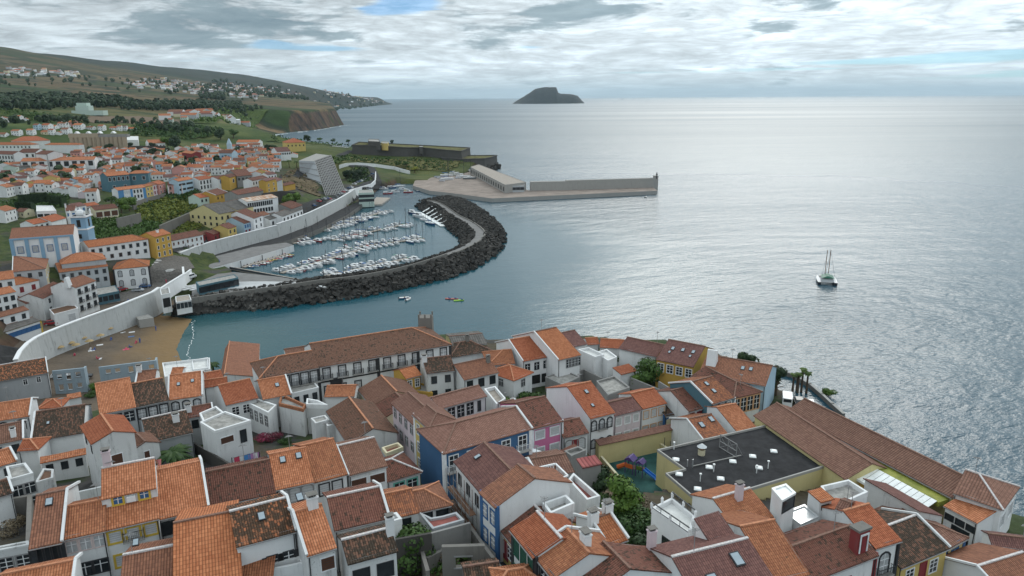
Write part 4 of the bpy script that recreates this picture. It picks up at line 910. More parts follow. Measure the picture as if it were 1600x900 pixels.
for u_ in (.27, .77):
    ms = win_mesh('yb', .8, .75); wo = link('dormer_window', ms[1], r_, (w_ * u_, -.3 + (d_ / 2 + .3) * .42 - .02, z_ + (d_ / 2) * .4 * .42 + .45)); link('frame', ms[0], wo)
b = MB(); b.box(-.4, .4, -.35, 0, -.3, .3, 'white2'); b.lathe([(0, .0), (.25, .0)], 12, 'trim_d', (0, 0, 0)); b.build('air_conditioner', r_, (w_ * .52, -.3 + (d_ / 2 + .3) * .42 - .02, z_ + (d_ / 2) * .4 * .42 + .42))
house('white house with worn orange roof and louvred shutters left of the yellow-framed house', (98, 839), (163, 825), (100, 792), 0, 6.6, 'white', 'or2', wins=[('F', 3, [1.25], 'louv', dict(w=.9, h=1.2)), ('F', 2, [4.0], 'dg', dict(w=1.3, h=1.3, x=(.2, .95)))], ridge='ridge_or')
house('narrow house with brown-orange roof, one skylight and glazed veranda under the eave', (47, 853), (95, 843), (56, 774), 0, 6.4, 'white', 'brf', cope='R', sk=[(.45, .8)], wins=[('F', 4, [1.3], 'n', dict(w=1.0, h=1.6))])
house('house in the corner with orange roof behind a tall white parapet', (-8, 930), (112, 905), (106, 874), 1, 6.0, 'white', 'or', cope='R')
house('brown-roofed house with small dark skylight between two orange roofs', (188, 931), (268, 914), (193, 866), 0, 6.0, 'white', 'brf', ridge='ridge_w', sk=[(.5, .2), (.22, 1.25, .8)])
house('large house with glossy orange roof cut by the lower frame edge', (272, 927), (377, 903), (268, 817), 0, 6.5, 'grey', 'orf', cope='')
house('small orange lean-to roof beside the shuttered white house', (377, 905), (425, 899), (372, 860), 0, 4.5, 'white', 'or2', pitch=.3, shed=True)
house('white house with black shutters under a roof of mottled orange and black tiles', (370, 850), (460, 826), (363, 798), 0, 7.0, 'white2', 'sp', cope='R', sk=[(.5, .6)], wins=[('F', 2, [2.9], 'ds', dict(w=.9, h=1.4, x=(.42, 1))), ('F', 1, [5.6], 'dg', dict(w=2.0, h=1.5, x=(.6, 1)))])
house('narrow house with crossed orange roofs and worn white wall', (480, 864), (523, 851), (460, 799), 0, 7.0, 'weathered', 'or', cope='L', sk=[(.35, 1.3)], ch=[(.7, .5, 'ws')], wins=[('F', 1, [1.7, 4.5], 'br', dict(w=1.2, h=1.3, x=(.5, .9)))])
house('house with brown weathered roof and white ridge beside the crossed orange roofs', (523, 825), (606, 806), (510, 777), 0, 5.5, 'weathered', 'dkr', ridge='ridge_w', cope='R')
house('stained old white house with brown roof and an open garage-like window', (544, 877), (619, 857), (533, 843), 0, 6.2, 'weathered', 'dk', ridge='ridge_w', ch=[(.98, .35, 'wt')], wins=[('F', 2, [1.9], 'n', dict(w=1.5, h=1.5)), ('F', 2, [4.9], 'n', dict(w=1.2, h=1.3))])
house('mossy-roofed house with red ridge stripe and a small white terrace', (600, 809), (653, 797), (580, 775), 0, 5.0, 'white', 'mix', ridge='ridge_or', wins=[('F', 1, [1.4], 'n', dict(x=(.4, .9)))])
house('low brown hip-roofed house at the lane, behind the red terrace', (653, 797), (703, 786), (643, 768), 0, 4.4, 'white', 'brf', hip='R', ridge='ridge_or', wins=[('F', 2, [1.5], 'n', dict(w=1.4, h=1.8))])
# --- right of the lane
r_, w_, d_, z_ = house('white house wrapped in scaffolding with purple-brown roof on the lane', (712, 719), (752, 766), (786, 707), 0, 7.5, 'white', 'pu', sk=[(.25, .55, .9)], wins=[('F', 3, [2.0], 'n', dict(w=.9, h=1.4))], plinth='trim_g')
sc_ = thing('scaffolding', 'rusty tube scaffolding with board decks along the white house on the lane', 'scaffolding', r_.location + Vector((0, 0, 0)), r_.rotation_euler.z)
b = MB()
for i in range(7):
    x = .3 + (w_ - .6) * i / 6
    for y in (-.5, -1.4): b.bar((x, y, -1), (x, y, z_ - .6), .07, 'trim_br' if i % 2 else 'trim_g', n=5)
    for z in (1.6, 3.6, 5.6): b.bar((x, -.45, z), (x, -1.45, z), .06, 'trim_g', n=5)
for z in (1.6, 2.6, 3.6, 4.6, 5.6, 6.6):
    for y in (-.5, -1.4): b.bar((.2, y, z), (w_ - .2, y, z), .06, 'trim_g', n=5)
b.build('tube_frame', sc_)
for z in (1.7, 3.7, 5.7): b = MB(); b.box(.3, w_ - .3, -1.35, -.55, z, z + .06, 'wood'); b.build('deck', sc_)
house('lane-side white house with brown and orange roof, blue trim and a big blank gable', (752, 767), (776, 790), (801, 722), 0, 7.5, 'white2', 'brf', corner='trim_b', cope='', wins=[('F', 2, [1.9, 4.9], 'b', dict(w=.9, h=1.6))])
house('low yellow house with dark brown roof between the blue-trimmed and green-shuttered houses', (778, 817), (803, 847), (824, 780), 0, 4.2, 'yellow2', 'dkr', ridge='ridge_w', plinth='trim_b', wins=[('F', 2, [1.9], 'w', dict(w=.9, h=1.5)), ('F', 1, [2.2], 'r', dict(w=.8, h=2.0, x=(.4, .6), name='door'))])
house('white house with dark green shutters and red-orange roof on the lane', (801, 825), (836, 868), (840, 800), 0, 7.0, 'white', 'rd', ridge='ridge_w', corner='trim_d', wins=[('F', 3, [1.7, 4.6], 'g', dict(w=1.1, h=1.8))])
house('house with orange roof and white coping beside the green-shuttered house', (835, 860), (867, 900), (882, 823), 0, 6.6, 'white', 'or2', cope='L', corner='trim_d', wins=[('F', 3, [1.8, 4.6], 'dg', dict(w=.9, h=1.6))], ch=[(.62, .58, 'ws')])
house('house with very dark brown ridge roof cut by the lower edge near the white chimney', (868, 900), (905, 945), (941, 845), 0, 6.0, 'white', 'dkr', sk=[(.3, .55, .5)])
house('small orange-roofed house with raised white copings and dark veranda', (950, 849), (978, 839), (918, 812), 0, 5.5, 'white2', 'orf', cope='LR', ch=[(-.02, .45, 'ws'), (.98, .55, 'ws')], wins=[('F', 2, [1.5], 'dg', dict(w=1.0, h=1.6))])
slab_box('white roof terrace with grey tiled floor and ochre pots on its wall', [(860, 812), (897, 796), (884, 783), (848, 796)], 6.0, 'white2', 'slab', .8, parmat='white2', wins=[(0, 1, [2.2], 'g', dict(w=2.2, h=1.6, x=(.35, .9)))])
r_, q_, zt_, o_ = slab_box('white house block with balustraded roof terrace beside the brown gable', [(848, 774), (887, 757), (868, 738), (842, 744)], 7.5, 'white2', 'slab', .15, parmat='white2')
def rail(root, pts, hgt, step, mat, name='railing', w=.05):
    b = MB()
    for p, q in zip(pts, pts[1:]):
        p, q = Vector(p), Vector(q); n = max(1, int((q - p).length / step)); d = (q - p)
        for i in range(n + 1): c = p + d * (i / n); b.box(c.x - w / 2, c.x + w / 2, c.y - w / 2, c.y + w / 2, c.z, c.z + hgt, mat)
        b.bar(p + Vector((0, 0, hgt)), q + Vector((0, 0, hgt)), w * 2, mat); b.bar(p + Vector((0, 0, .1)), q + Vector((0, 0, .1)), w * 1.2, mat)
    return b.build(name, root)
rail(r_, [(p.x, p.y, zt_ + .15) for p in (q_ + q_[:1])], .95, .28, 'railing_white', w=.09)
slab_box('long white terrace strip with pinkish floor and raised side wall', [(917, 790), (937, 784), (896, 748), (888, 758)], 4.5, 'white2', 'redslab', .8, parmat='white2')
house('low shed with corrugated brown roof behind the white balustrade', (842, 744), (896, 735), (827, 717), 0, 3.6, 'white', 'school', pitch=.3)
slab_box('white triangular flat roof wedged between the blue house and the brown shed', [(806, 723), (838, 738), (826, 716), (803, 719)], 4.5, 'white2', 'whiteslab', .2, parmat='white2')
slab_box('small white block on a flat roof with wide glass pane near the scaffolded house', [(786, 712), (812, 707), (790, 700), (764, 704)], 7.0, 'white2', 'whiteslab', .15)
p_ = hit(829, 707, 3.0); t_ = thing('barrel_vault', 'white half-round barrel vault roof in front of the pink house', 'vault', (p_.x, p_.y, G(p_.x, p_.y)), rad(-35)); b = MB(); n = 10
for i in range(n):
    a0, a1 = math.pi * i / n, math.pi * (i + 1) / n
    b.face([(0, 1.2 * math.cos(a0), 2.4 + 1.2 * math.sin(a0)), (3.2, 1.2 * math.cos(a0), 2.4 + 1.2 * math.sin(a0)), (3.2, 1.2 * math.cos(a1), 2.4 + 1.2 * math.sin(a1)), (0, 1.2 * math.cos(a1), 2.4 + 1.2 * math.sin(a1))], 'plastic_white')
b.face([(0, 1.2 * math.cos(math.pi * i / n), 2.4 + 1.2 * math.sin(math.pi * i / n)) for i in range(n, -1, -1)], 'white2'); b.build('shell', t_)
b = MB(); b.box(0, 3.2, -1.2, 1.2, -1, 2.4, 'white2'); b.build('wall', t_)
house('low mossy roof strip with stained parapet in front of the pink house', (855, 722), (905, 700), (862, 710), 0, 3.2, 'grey', 'dkr', shed=True, pitch=.25)
slab_box('rough grey concrete yard box with open top by the playground wall', [(893, 717), (915, 708), (903, 702), (882, 709)], 3.4, 'grey', 'slab', .5)
house('grey block shed with red and pink striped metal roof beside the playground', (911, 730), (939, 724), (898, 718), 0, 5.0, 'grey', 'redmetal', pitch=.18, shed=True, ov=.15)
# --- school, playground
def poly_prism(name, label, cat, pts, z0, z1, mat, topmat=None, kind=None, parent=None):
    P = [Vector((p[0], p[1], 0)) for p in pts]
    ar = sum(P[i].x * P[(i + 1) % len(P)].y - P[(i + 1) % len(P)].x * P[i].y for i in range(len(P)))
    if ar < 0: P.reverse()
    o = P[0].copy(); b = MB(); b.prism([(p.x - o.x, p.y - o.y, z0) for p in P], [(p.x - o.x, p.y - o.y, z1) for p in P], mat, topmat)
    ob = b.build(name, parent, (o.x, o.y, 0)); tag(ob, label, cat, None, kind); return ob
zc_ = ZC
court = [W(x, y, zc_) for x, y in ((934, 705), (1012, 690), (1046, 712), (1052, 790), (1000, 790), (962, 742))]
tag(poly_prism('playground_floor', 'dark green playground court beside the yellow school', 'playground', court, zc_ - 3, zc_, 'court', kind='structure'), None, None)
def wall_run(name, label, pts, z, h, th, mat, capmat=None, cat='wall', posts=0, group=None):
    """a wall along photo pixels read at its top; z: top height or None to follow ground + h"""
    P = []
    for x, y in pts:
        p = hit(x, y, h) if z is None else W(x, y, z); P.append(p)
    o = P[0]; root = thing(name, label, cat, (o.x, o.y, o.z - h), 0, group); root['kind'] = 'thing'; b = MB(); c = MB()
    for p, q in zip(P, P[1:]):
        d = (q - p).normalized(); d.z = 0; n = Vector((-d.y, d.x, 0)) * th / 2
        p, q = p - o + Vector((0, 0, h)) - d * th * .4, q - o + Vector((0, 0, h)) + d * th * .4
        lo = min(p.z, q.z) - h - 1.5
        for B_, e, m_ in ((b, 0, mat), (c, .06, capmat or mat)):
            nn = n * (1 + e * 4); z0p, z0q = (lo, lo) if e == 0 else (p.z, q.z); dz = 0 if e == 0 else .12
            B_.prism([(p.x - nn.x, p.y - nn.y, z0p), (q.x - nn.x, q.y - nn.y, z0q), (q.x + nn.x, q.y + nn.y, z0q), (p.x + nn.x, p.y + nn.y, z0p)], [(p.x - nn.x, p.y - nn.y, p.z + dz), (q.x - nn.x, q.y - nn.y, q.z + dz), (q.x + nn.x, q.y + nn.y, q.z + dz), (p.x + nn.x, p.y + nn.y, p.z + dz)], m_)
    b.build('wall_body', root)
    if capmat: c.build('coping', root)
    if posts:
        for p, q in zip(P, P[1:]):
            for i in range(posts + 1):
                k = p + (q - p) * (i / posts) - o; pb = MB(); pb.box(k.x - .04, k.x + .04, k.y - .04, k.y + .04, h + k.z, h + k.z + 1.6, 'iron'); pb.build('post', root)
    return root
wall_run('yellow_wall', 'yellow wall with dark posts along the far side of the playground', [(928, 698), (1012, 681), (1047, 703)], zc_ + 1.35, 1.35, .3, 'yellow', 'cream', posts=4)
wall_run('yellow_wall', 'yellow playground wall running down beside the grey striped shed', [(926, 698), (966, 744)], zc_ + 1.5, 1.5, .3, 'yellow', 'cream')
house('long yellow playground gallery with pale brown lean-to roof', (936, 694), (1071, 665), (927, 688), 0, 4.2, 'yellow', 'br2', shed=True, pitch=.25)
house('house with mottled red roof and two skylights behind the playground gallery', (1098, 686), (1136, 677), (1072, 655), 0, 4.8, 'white2', 'mix', cope='L', sk=[(.35, .6, 1.2), (.85, .75, 1.2)])
house('house with two-tone bright orange roof and white gable behind the black school roof', (1152, 674), (1182, 668), (1134, 648), 0, 5.0, 'white2', 'or', pitch=.35, d=5.5)
zs_ = ZS
school = [(1027, 705), (1198, 666), (1304, 726), (1116, 783), (1092, 787), (1040, 742), (1069, 735)]
r_, q_, zt_, o_ = slab_box('yellow school building with wide black flat roof, skylights and pipes', school, 5.6, 'yellow', 'bitumen', .3, .2, parmat='concrete', z=zs_, name='school', cat='school', wins=[])
def on_roof(px, py): p = W(px, py, zs_); return (p.x - o_.x, p.y - o_.y, zt_ - .02)
for x, y in ((1056, 719), (1061, 742), (1090, 765), (1108, 731), (1126, 749), (1145, 722), (1176, 714), (1186, 732), (1209, 706), (1279, 715)):
    b = MB(); b.box(-.5, .5, -.5, .5, 0, .18, 'trim_g'); b.prism([(-.49, -.49, .18), (.49, -.49, .18), (.49, .49, .18), (-.49, .49, .18)], [(-.3, -.3, .32), (.3, -.3, .32), (.3, .3, .32), (-.3, .3, .32)], 'plastic_white'); b.build('roof_light', r_, on_roof(x, y), rad(-14))
b = MB(); b.lathe([(.55, 0), (.55, .9)], 10, 'cream'); b.lathe([(.3, .9), (.3, 1.3)], 8, 'brick'); b.lathe([(.75, 1.3), (.15, 1.75), (0.001, 1.8)], 10, 'zinc'); b.build('chimney', r_, on_roof(1096, 710))
b = MB()
A_, B_ = Vector(on_roof(1124, 699)), Vector(on_roof(1150, 715))
for k in (0, .5, 1):
    p = A_ + (B_ - A_) * k; b.bar(p, p + Vector((0, 0, 2.2)), .09, 'trim_g'); b.bar(p + Vector((1.2, .6, 0)), p + Vector((0, 0, 2.1)), .07, 'trim_g')
for z in (.1, 1.1, 2.2): b.bar(A_ + Vector((0, 0, z)), B_ + Vector((0, 0, z)), .08, 'trim_g')
b.bar(A_ + Vector((0, 0, .1)), B_ + Vector((0, 0, 2.2)), .06, 'trim_g'); b.build('panel_frame', r_)
b = MB(); p = Vector(on_roof(1082, 730)); q = Vector(on_roof(1158, 713)); b.bar(p + Vector((0, 0, .2)), q + Vector((0, 0, .2)), .14, 'concrete', n=6); b.bar(p, p + Vector((0, 0, 1.3)), .14, 'zinc', n=6); b.bar(p + Vector((-.7, .2, 0)), p + Vector((-.7, .2, 1.1)), .14, 'zinc', n=6); b.build('duct', r_)
for x, y in ((1115, 737), (1094, 752), (1182, 739), (1200, 732), (1053, 702)): b = MB(); b.bar((0, 0, 0), (0, 0, 1.1), .13, 'plastic_white', n=6); b.box(-.14, .14, -.14, .14, 1.1, 1.25, 'plastic_white'); b.build('vent_pipe', r_, on_roof(x, y))
def edge_windows(root, q, zt, i, n, rows, style, x, w, h):
    pa, pb = q[i], q[(i + 1) % len(q)]; e = pb - pa; rz = math.atan2(e.y, e.x)
    for row in rows:
        for k in range(n):
            u = x[0] + (x[1] - x[0]) * (k + .5) / n; ms = win_mesh(style, w, h); wo = link('window', ms[1], root, (pa.x + e.x * u, pa.y + e.y * u, zt - row), rz); link('frame', ms[0], wo)
ei = max(range(len(q_)), key=lambda i: -((q_[i] + q_[(i + 1) % len(q_)]).y) + (q_[(i + 1) % len(q_)] - q_[i]).length * .1)
edge_windows(r_, q_, zt_, ei, 5, [2.6], 'p', (.28, .45), .8, 2.6); edge_windows(r_, q_, zt_, ei, 4, [2.2], 'p', (.66, .76), .6, 1.8); edge_windows(r_, q_, zt_, ei, 3, [2.0], 'p', (.86, .92), .6, 1.8)
house('long yellow school wing with brown ridged roof alongside the black flat roof', (1180, 648), (1323, 747), (1357, 720), 1, 7.0, 'yellow', 'school', zeave=ZS + .9, pitch=.42, ridge='ridge_br', name='school_wing', cat='school')
r_, w_, d_, z_ = house('very long seafront building with brown tiled roof stretching along the cliff', (1231, 641), (1489, 775), (1276, 632), 0, 5.0, 'yellow', 'school', pitch=.42, back=.75, name='long_building', cat='building', ridge='ridge_br')
cn = thing('canopy', 'white ribbed plastic canopy along the yellow side of the long seafront building', 'canopy', r_.location, r_.rotation_euler.z)
b = MB()
x0, x1 = w_ * .62, w_ * .985
for i in range(12): xa, xb = x0 + (x1 - x0) * i / 12, x0 + (x1 - x0) * (i + 1) / 12 - .08; b.prism([(xa, -5.3, z_ - 1.5), (xb, -5.3, z_ - 1.5), (xb, -2.2, z_ - .5), (xa, -2.2, z_ - .5)], [(xa, -5.3, z_ - 1.44), (xb, -5.3, z_ - 1.44), (xb, -2.2, z_ - .44), (xa, -2.2, z_ - .44)], 'plastic_white', None, True, True)
b.build('sheet', cn); b = MB(); b.box(x0, x1, -5.5, -5.3, z_ - 1.75, z_ - 1.42, 'plastic_white'); b.build('fascia', cn)
b = MB(); b.box(x0, x1, -5.1, -4.9, -2, z_ - 1.6, 'ochre'); b.box(x0 + 2, x0 + 5.5, -5.14, -5.09, z_ - 3, z_ - 2.1, 'glass'); b.build('wall', cn)
b = MB(); b.box(w_ * .3, w_ * .99, -2.2, -.2, z_ - 1.2, z_ - .55, 'leaf_yellow'); stuff(b.build('moss_strip'), 'mossy green gutter strip beside the long roof', 'moss'); bpy.data.objects['moss_strip'].location = r_.location; bpy.data.objects['moss_strip'].rotation_euler = r_.rotation_euler
house('hip-ended brown-roofed block continuing the long seafront building', (1492, 768), (1565, 793), (1552, 748), .7, 6.0, 'white2', 'school', hip='R', back=.9, pitch=.42, ridge='ridge_w', name='long_building', cat='building', wins=[('R', 2, [2.6], 'wb', dict(w=1.8, h=1.8))])
house('white workshop with small ribbed orange roof and black windows by the lane end', (1478, 789), (1528, 815), (1513, 772), 0, 4.5, 'white2', 'or', pitch=.2, shed=False, back=.15, wins=[('F', 3, [1.4, ], 'n', dict(w=1.1, h=.8)), ('F', 1, [3.0], 'n', dict(w=2.2, h=1.8, x=(.35, .75), name='door'))])
house('long white wall house with a narrow brown roof sloping away behind it', (1352, 748), (1438, 798), (1372, 743), 0, 6.5, 'weathered', 'pu', shed=True, pitch=-.4, d=4.0)
house('brown hip-roofed house end with blue corner and blue window on the lane', (1480, 853), (1508, 838), (1438, 798), 0, 4.6, 'yellow', 'school', hip='R', corner='trim_b', wins=[('F', 1, [1.9], 'bl', dict(w=1.3, h=1.7))])
house('yellow one-storey house with white strips and very mossy brown roof', (1405, 884), (1480, 853), (1393, 820), 0, 4.6, 'yellow2', 'dk', ridge='ridge_w', cope='R', plinth='white2', wins=[('F', 2, [1.9], 'w', dict(w=1.2, h=1.6, x=(.0, 1))), ('F', 1, [2.1], 'r', dict(w=.9, h=2.2, x=(.4, .65), name='door'))])
house('narrow white house with bright red-orange roof and black arched balcony door', (1366, 853), (1405, 841), (1319, 798), 0, 7.2, 'white2', 'rd', corner='trim_d', wins=[('F', 1, [2.6], 'da', dict(w=1.3, h=2.4, x=(.2, .8), bal=1))])
r_, w_, d_, z_ = house('large house with dark brown roof, red wall ornaments and a red chimney', (1263, 905), (1369, 864), (1228, 856), 0, 6.0, 'white2', 'dkr', ridge='ridge_br', ch=[(.83, .14, 'red')], corner='trim_r', wins=[('F', 3, [3.6], 'r', dict(w=1.1, h=2.0))])
b = MB()
for cx_ in (.36, .40, .44, .58, .61, .64): b.lathe([(.0001, 0), (.32, 0), (.32, .08)], 10, 'trim_r', (0, 0, 0))
for k, cx_ in enumerate((.34, .40, .46, .56, .61, .66)):
    c = MB(); c.box(w_ * cx_ - .35, w_ * cx_ + .35, -.08, -.02, z_ - 2.2 - (k % 2) * .3, z_ - 1.5 - (k % 2) * .3, 'trim_r'); c.build('ornament', r_)
house('big house with dark red roof, two skylights and a high white gable', (1088, 935), (1208, 902), (1061, 867), 0, 6.5, 'white2', 'pu', ridge='ridge_w', cope='', sk=[(.30, .25, 1.5), (.72, .58, 1.5)], wins=[('L', 1, [1.2], 'w', dict(w=.8, h=1.1, x=(.3, .55)))], ch=[(.02, 1.0, 'pk')])
house('house with long orange roof falling between two brown roofs', (1208, 905), (1262, 893), (1149, 824), 0, 6.0, 'white', 'or2')
house('white house with broad orange-brown roof and tall pink chimney against the school', (1148, 822), (1205, 804), (1102, 782), 0, 6.5, 'white2', 'or2', ridge='ridge_w', ch=[(.55, .38, 'pk')])
house('steep little dark red dormer roof with triangular white side wall', (1108, 843), (1144, 831), (1083, 811), 0, 7.5, 'white2', 'pu', cope='', shed=True, pitch=.5)
r_, q_, zt_, o_ = slab_box('white house with bright roof terrace, railing and corner finials', [(1018, 799), (1077, 840), (1086, 812), (1050, 783)], 6.5, 'white2', 'whiteslab', .45, parmat='white2', wins=[(0, 1, [2.6], 'n', dict(w=1.6, h=1.4, x=(.35, .6)))])
for i in range(4):
    for f in (0, .5):
        p = q_[i] + (q_[(i + 1) % 4] - q_[i]) * f; b = MB(); b.box(-.12, .12, -.12, .12, .4, .85, 'white2'); b.lathe([(.16, .85), (.17, .95), (0.001, 1.2)], 8, 'white2'); b.build('finial', r_, (p.x, p.y, zt_))
rail(r_, [(q_[0].x, q_[0].y, zt_ + .4), (q_[1].x, q_[1].y, zt_ + .4)], .7, 1.2, 'iron')
rail(r_, [(q_[2].x, q_[2].y, zt_ + .4), (q_[3].x, q_[3].y, zt_ + .4)], .7, 1.2, 'iron')
slab_box('white tower block with glazed roof room and white lid', [(1222, 783), (1243, 771), (1228, 757), (1206, 764)], 9.5, 'white2', 'plastic_white', .12, parmat='plastic_white', wins=[(0, 1, [.9], 'n', dict(w=2.2, h=1.3))])
slab_box('white block with shiny zinc roof between the two white towers', [(1251, 820), (1279, 808), (1257, 789), (1226, 801)], 6.5, 'white2', 'zinc', .1, parmat='zinc')
house('white square tower room with small orange tiled roof', (1281, 782), (1300, 777), (1262, 768), 0, 8.5, 'white2', 'orf', pitch=.15, shed=True, wins=[('F', 1, [1.0], 'n', dict(w=1.0, h=.5))])
r_, q_, zt_, o_ = slab_box('white roof terrace with plants, terracotta pots and a brown hut', [(1300, 800), (1355, 775), (1325, 756), (1282, 766)], 6.5, 'white2', 'slab', .6, parmat='white2')
house('small brown garden hut on the white roof terrace', (1308, 792), (1322, 797), (1303, 776), 0, 8.6, 'wood', 'br2', name='garden_hut', cat='hut', pitch=.3, d=1.2, base=None)
house('low brown-roofed house in the corner with white gable wall facing the lane', (1588, 950), (1660, 925), (1560, 860), 0, 3.6, 'white2', 'brf', cope='L', ridge='ridge_w', d=4.6)
house('corner house with reddish roof behind the white gable at the frame edge', (1552, 853), (1625, 862), (1550, 833), 0, 4.5, 'white2', 'pu')
# --- roofless ruins, yard walls
def ruin(label, A, B, h, mat, holes, th=.45, z=None, name='ruined_facade', ret=0):
    """free-standing wall along a top edge with empty window openings: holes (u, row depth below top, w, h)"""
    mid = ((A[0] + B[0]) / 2, (A[1] + B[1]) / 2); zt = hit(mid[0], mid[1], h).z if z is None else z
    a, b_ = W(*A, zt), W(*B, zt); e = b_ - a; w = e.length; rz = math.atan2(e.y, e.x)
    root = thing(name, label, 'ruin', (a.x, a.y, zt - h), rz); m = MB()
    xs = sorted({0, w} | {max(0, u * w - q / 2) for u, r, q, k in holes} | {min(w, u * w + q / 2) for u, r, q, k in holes}); zs = sorted({-1.5, h} | {h - r - k / 2 for u, r, q, k in holes} | {h - r + k / 2 for u, r, q, k in holes})
    for x0, x1 in zip(xs, xs[1:]):
        run = None
        for z0, z1 in zip(zs, zs[1:]):
            c = ((x0 + x1) / 2, (z0 + z1) / 2)
            if any(abs(c[0] - u * w) < q / 2 and abs(c[1] - (h - r)) < k / 2 for u, r, q, k in holes): continue
            m.box(x0, x1, 0, th, z0, z1, mat)
    if ret: m.box(w - th, w, th, th + ret, -1.5, h * .95, mat)
    m.build('wall_shell', root); f = MB()
    for u, r, q, k in holes:
        f = MB(); f.box(u * w - q / 2 - .15, u * w + q / 2 + .15, -.06, 0, h - r + k / 2, h - r + k / 2 + .15, 'trim_g'); f.build('lintel', root); f = MB(); f.box(u * w - q / 2 - .2, u * w + q / 2 + .2, -.1, 0, h - r - k / 2 - .14, h - r - k / 2, 'trim_g'); f.build('window_sill', root)
    return root
ruin('roofless blue-grey facade with two rows of empty windows beside the mossy beach house', (81, 580), (131, 575), 6.5, 'bluegrey', [(.2, 1.7, 1.1, 1.2), (.48, 1.9, 1.1, 1.8), (.78, 1.6, 1.2, 1.2), (.2, 4.7, 1.1, 1.6), (.48, 4.7, 1.1, 1.7), (.78, 4.6, 1.1, 1.2)], ret=2)
ruin('long roofless blue-grey facade with four empty windows above the beach', (154, 574), (244, 563), 5.2, 'bluegrey', [(.15, 1.5, 1.2, 1.1), (.31, 1.5, 1.2, 1.1), (.54, 1.7, 1.2, 1.7), (.9, 1.7, 1.3, 1.2)], ret=3)
slab_box('white parapeted terrace house with tiny orange dormer above the beach', [(258, 592), (328, 580), (328, 562), (254, 570)], 5.5, 'white2', 'whiteslab', .6, parmat='white2')
house('tiny orange saddle roof on the white terrace house', (268, 582), (284, 581), (267, 576), 0, 7.5, 'white2', 'or', name='dormer_house', cat='house', d=1.2)
slab_box('white block with roof strip window left of the brown side-sloped roof', [(302, 580), (326, 577), (325, 561), (300, 565)], 5.5, 'white2', 'whiteslab', .5, parmat='white2')
house('small house with rusty brown roof and white chimney behind the black-windowed house', (213, 597), (241, 594), (212, 580), 0, 6.5, 'white2', 'brf', cope='L', ch=[(.05, .5, 'ws')])
ruin('collapsed grey stone ruin with broken gable and dry weeds on the lane', (690, 855), (757, 853), 4.5, 'stone', [(.5, 1.8, 1.6, 1.2)])
wall_run('grey_wall', 'tall stained grey block wall behind the red terrace', [(675, 832), (733, 817)], None, 4.0, .3, 'grey')
wall_run('grey_wall', 'low ruined stone wall along the lane by the overgrown plot', [(733, 820), (757, 853), (785, 890)], None, 2.4, .4, 'stone')
wall_run('grey_wall', 'dark weathered wall between the stained house and the overgrown plot', [(618, 842), (672, 833)], None, 4.5, .3, 'darkstone')
wall_run('grey_wall', 'leaning old wall stub in the middle of the overgrown plot', [(655, 845), (668, 890)], None, 2.6, .4, 'stone')
wall_run('grey_wall', 'lower retaining wall crossing the overgrown plot', [(668, 870), (705, 852)], None, 2.0, .4, 'stone')
slab_box('single-storey block with L-shaped red flat roof around a small court', [(676, 829), (725, 815), (713, 803), (692, 809), (674, 812), (655, 803)], 4.0, 'white', 'redslab', .25, parmat='greywall')
slab_box('tiny white balustraded roof terrace by the white chimney', [(610, 823), (628, 818), (620, 808), (602, 812)], 5.2, 'white2', 'whiteslab', .6, parmat='white2')
slab_box('white balustraded balcony terrace below the black shutters', [(424, 902), (478, 890), (470, 880), (420, 892)], 3.2, 'white2', 'whiteslab', .8, parmat='white2')
wall_run('grey_wall', 'dark garden wall beside the palm lawn', [(300, 690), (372, 732)], None, 2.2, .3, 'darkstone')
wall_run('white_wall', 'white parapet wall along the back yards of the orange-roofed row', [(86, 776), (160, 760)], None, 2.4, .3, 'weathered')
slab_box('brown flat-roofed yard shed with stained walls at the frame edge', [(55, 756), (83, 748), (84, 735), (68, 734)], 3.4, 'weathered', 'wood', .2)
house('little brown-roofed house with white gable beside the yard shed', (-8, 775), (18, 767), (20, 747), 1, 4.5, 'white', 'dk', cope='R')
slab_box('white house with tall glazed stair panels at the frame edge', [(16, 752), (52, 742), (40, 726), (10, 732)], 5.5, 'white', 'slab', .3, wins=[(0, 2, [1.6, 3.6], 'gw', dict(w=1.2, h=1.4))])
wall_run('grey_wall', 'crumbling stone walls of the roofless rubble plot at the frame edge', [(-4, 782), (46, 774), (44, 850)], None, 3.2, .5, 'stone')
slab_box('single-storey facade of the rubble plot with old window and door', [(-8, 862), (46, 852), (44, 846), (-8, 856)], 4.0, 'weathered', 'slab', .1, wins=[(0, 2, [1.7], 'gw', dict(w=1.1, h=1.5))])
house('red corrugated roof strip between the palm and the tall orange roof', (205, 735), (250, 727), (205, 726), 0, 4.2, 'white', 'redmetal', shed=True, pitch=.2)
house('orange-roofed house corner with hipped end on the lane at the frame edge', (778, 915), (842, 905), (821, 888), .6, 5.0, 'white', 'or', hip='LR')
house('broken mossy roof of the ruin at the lane', (728, 905), (782, 897), (740, 884), 0, 3.2, 'stone', 'dk')
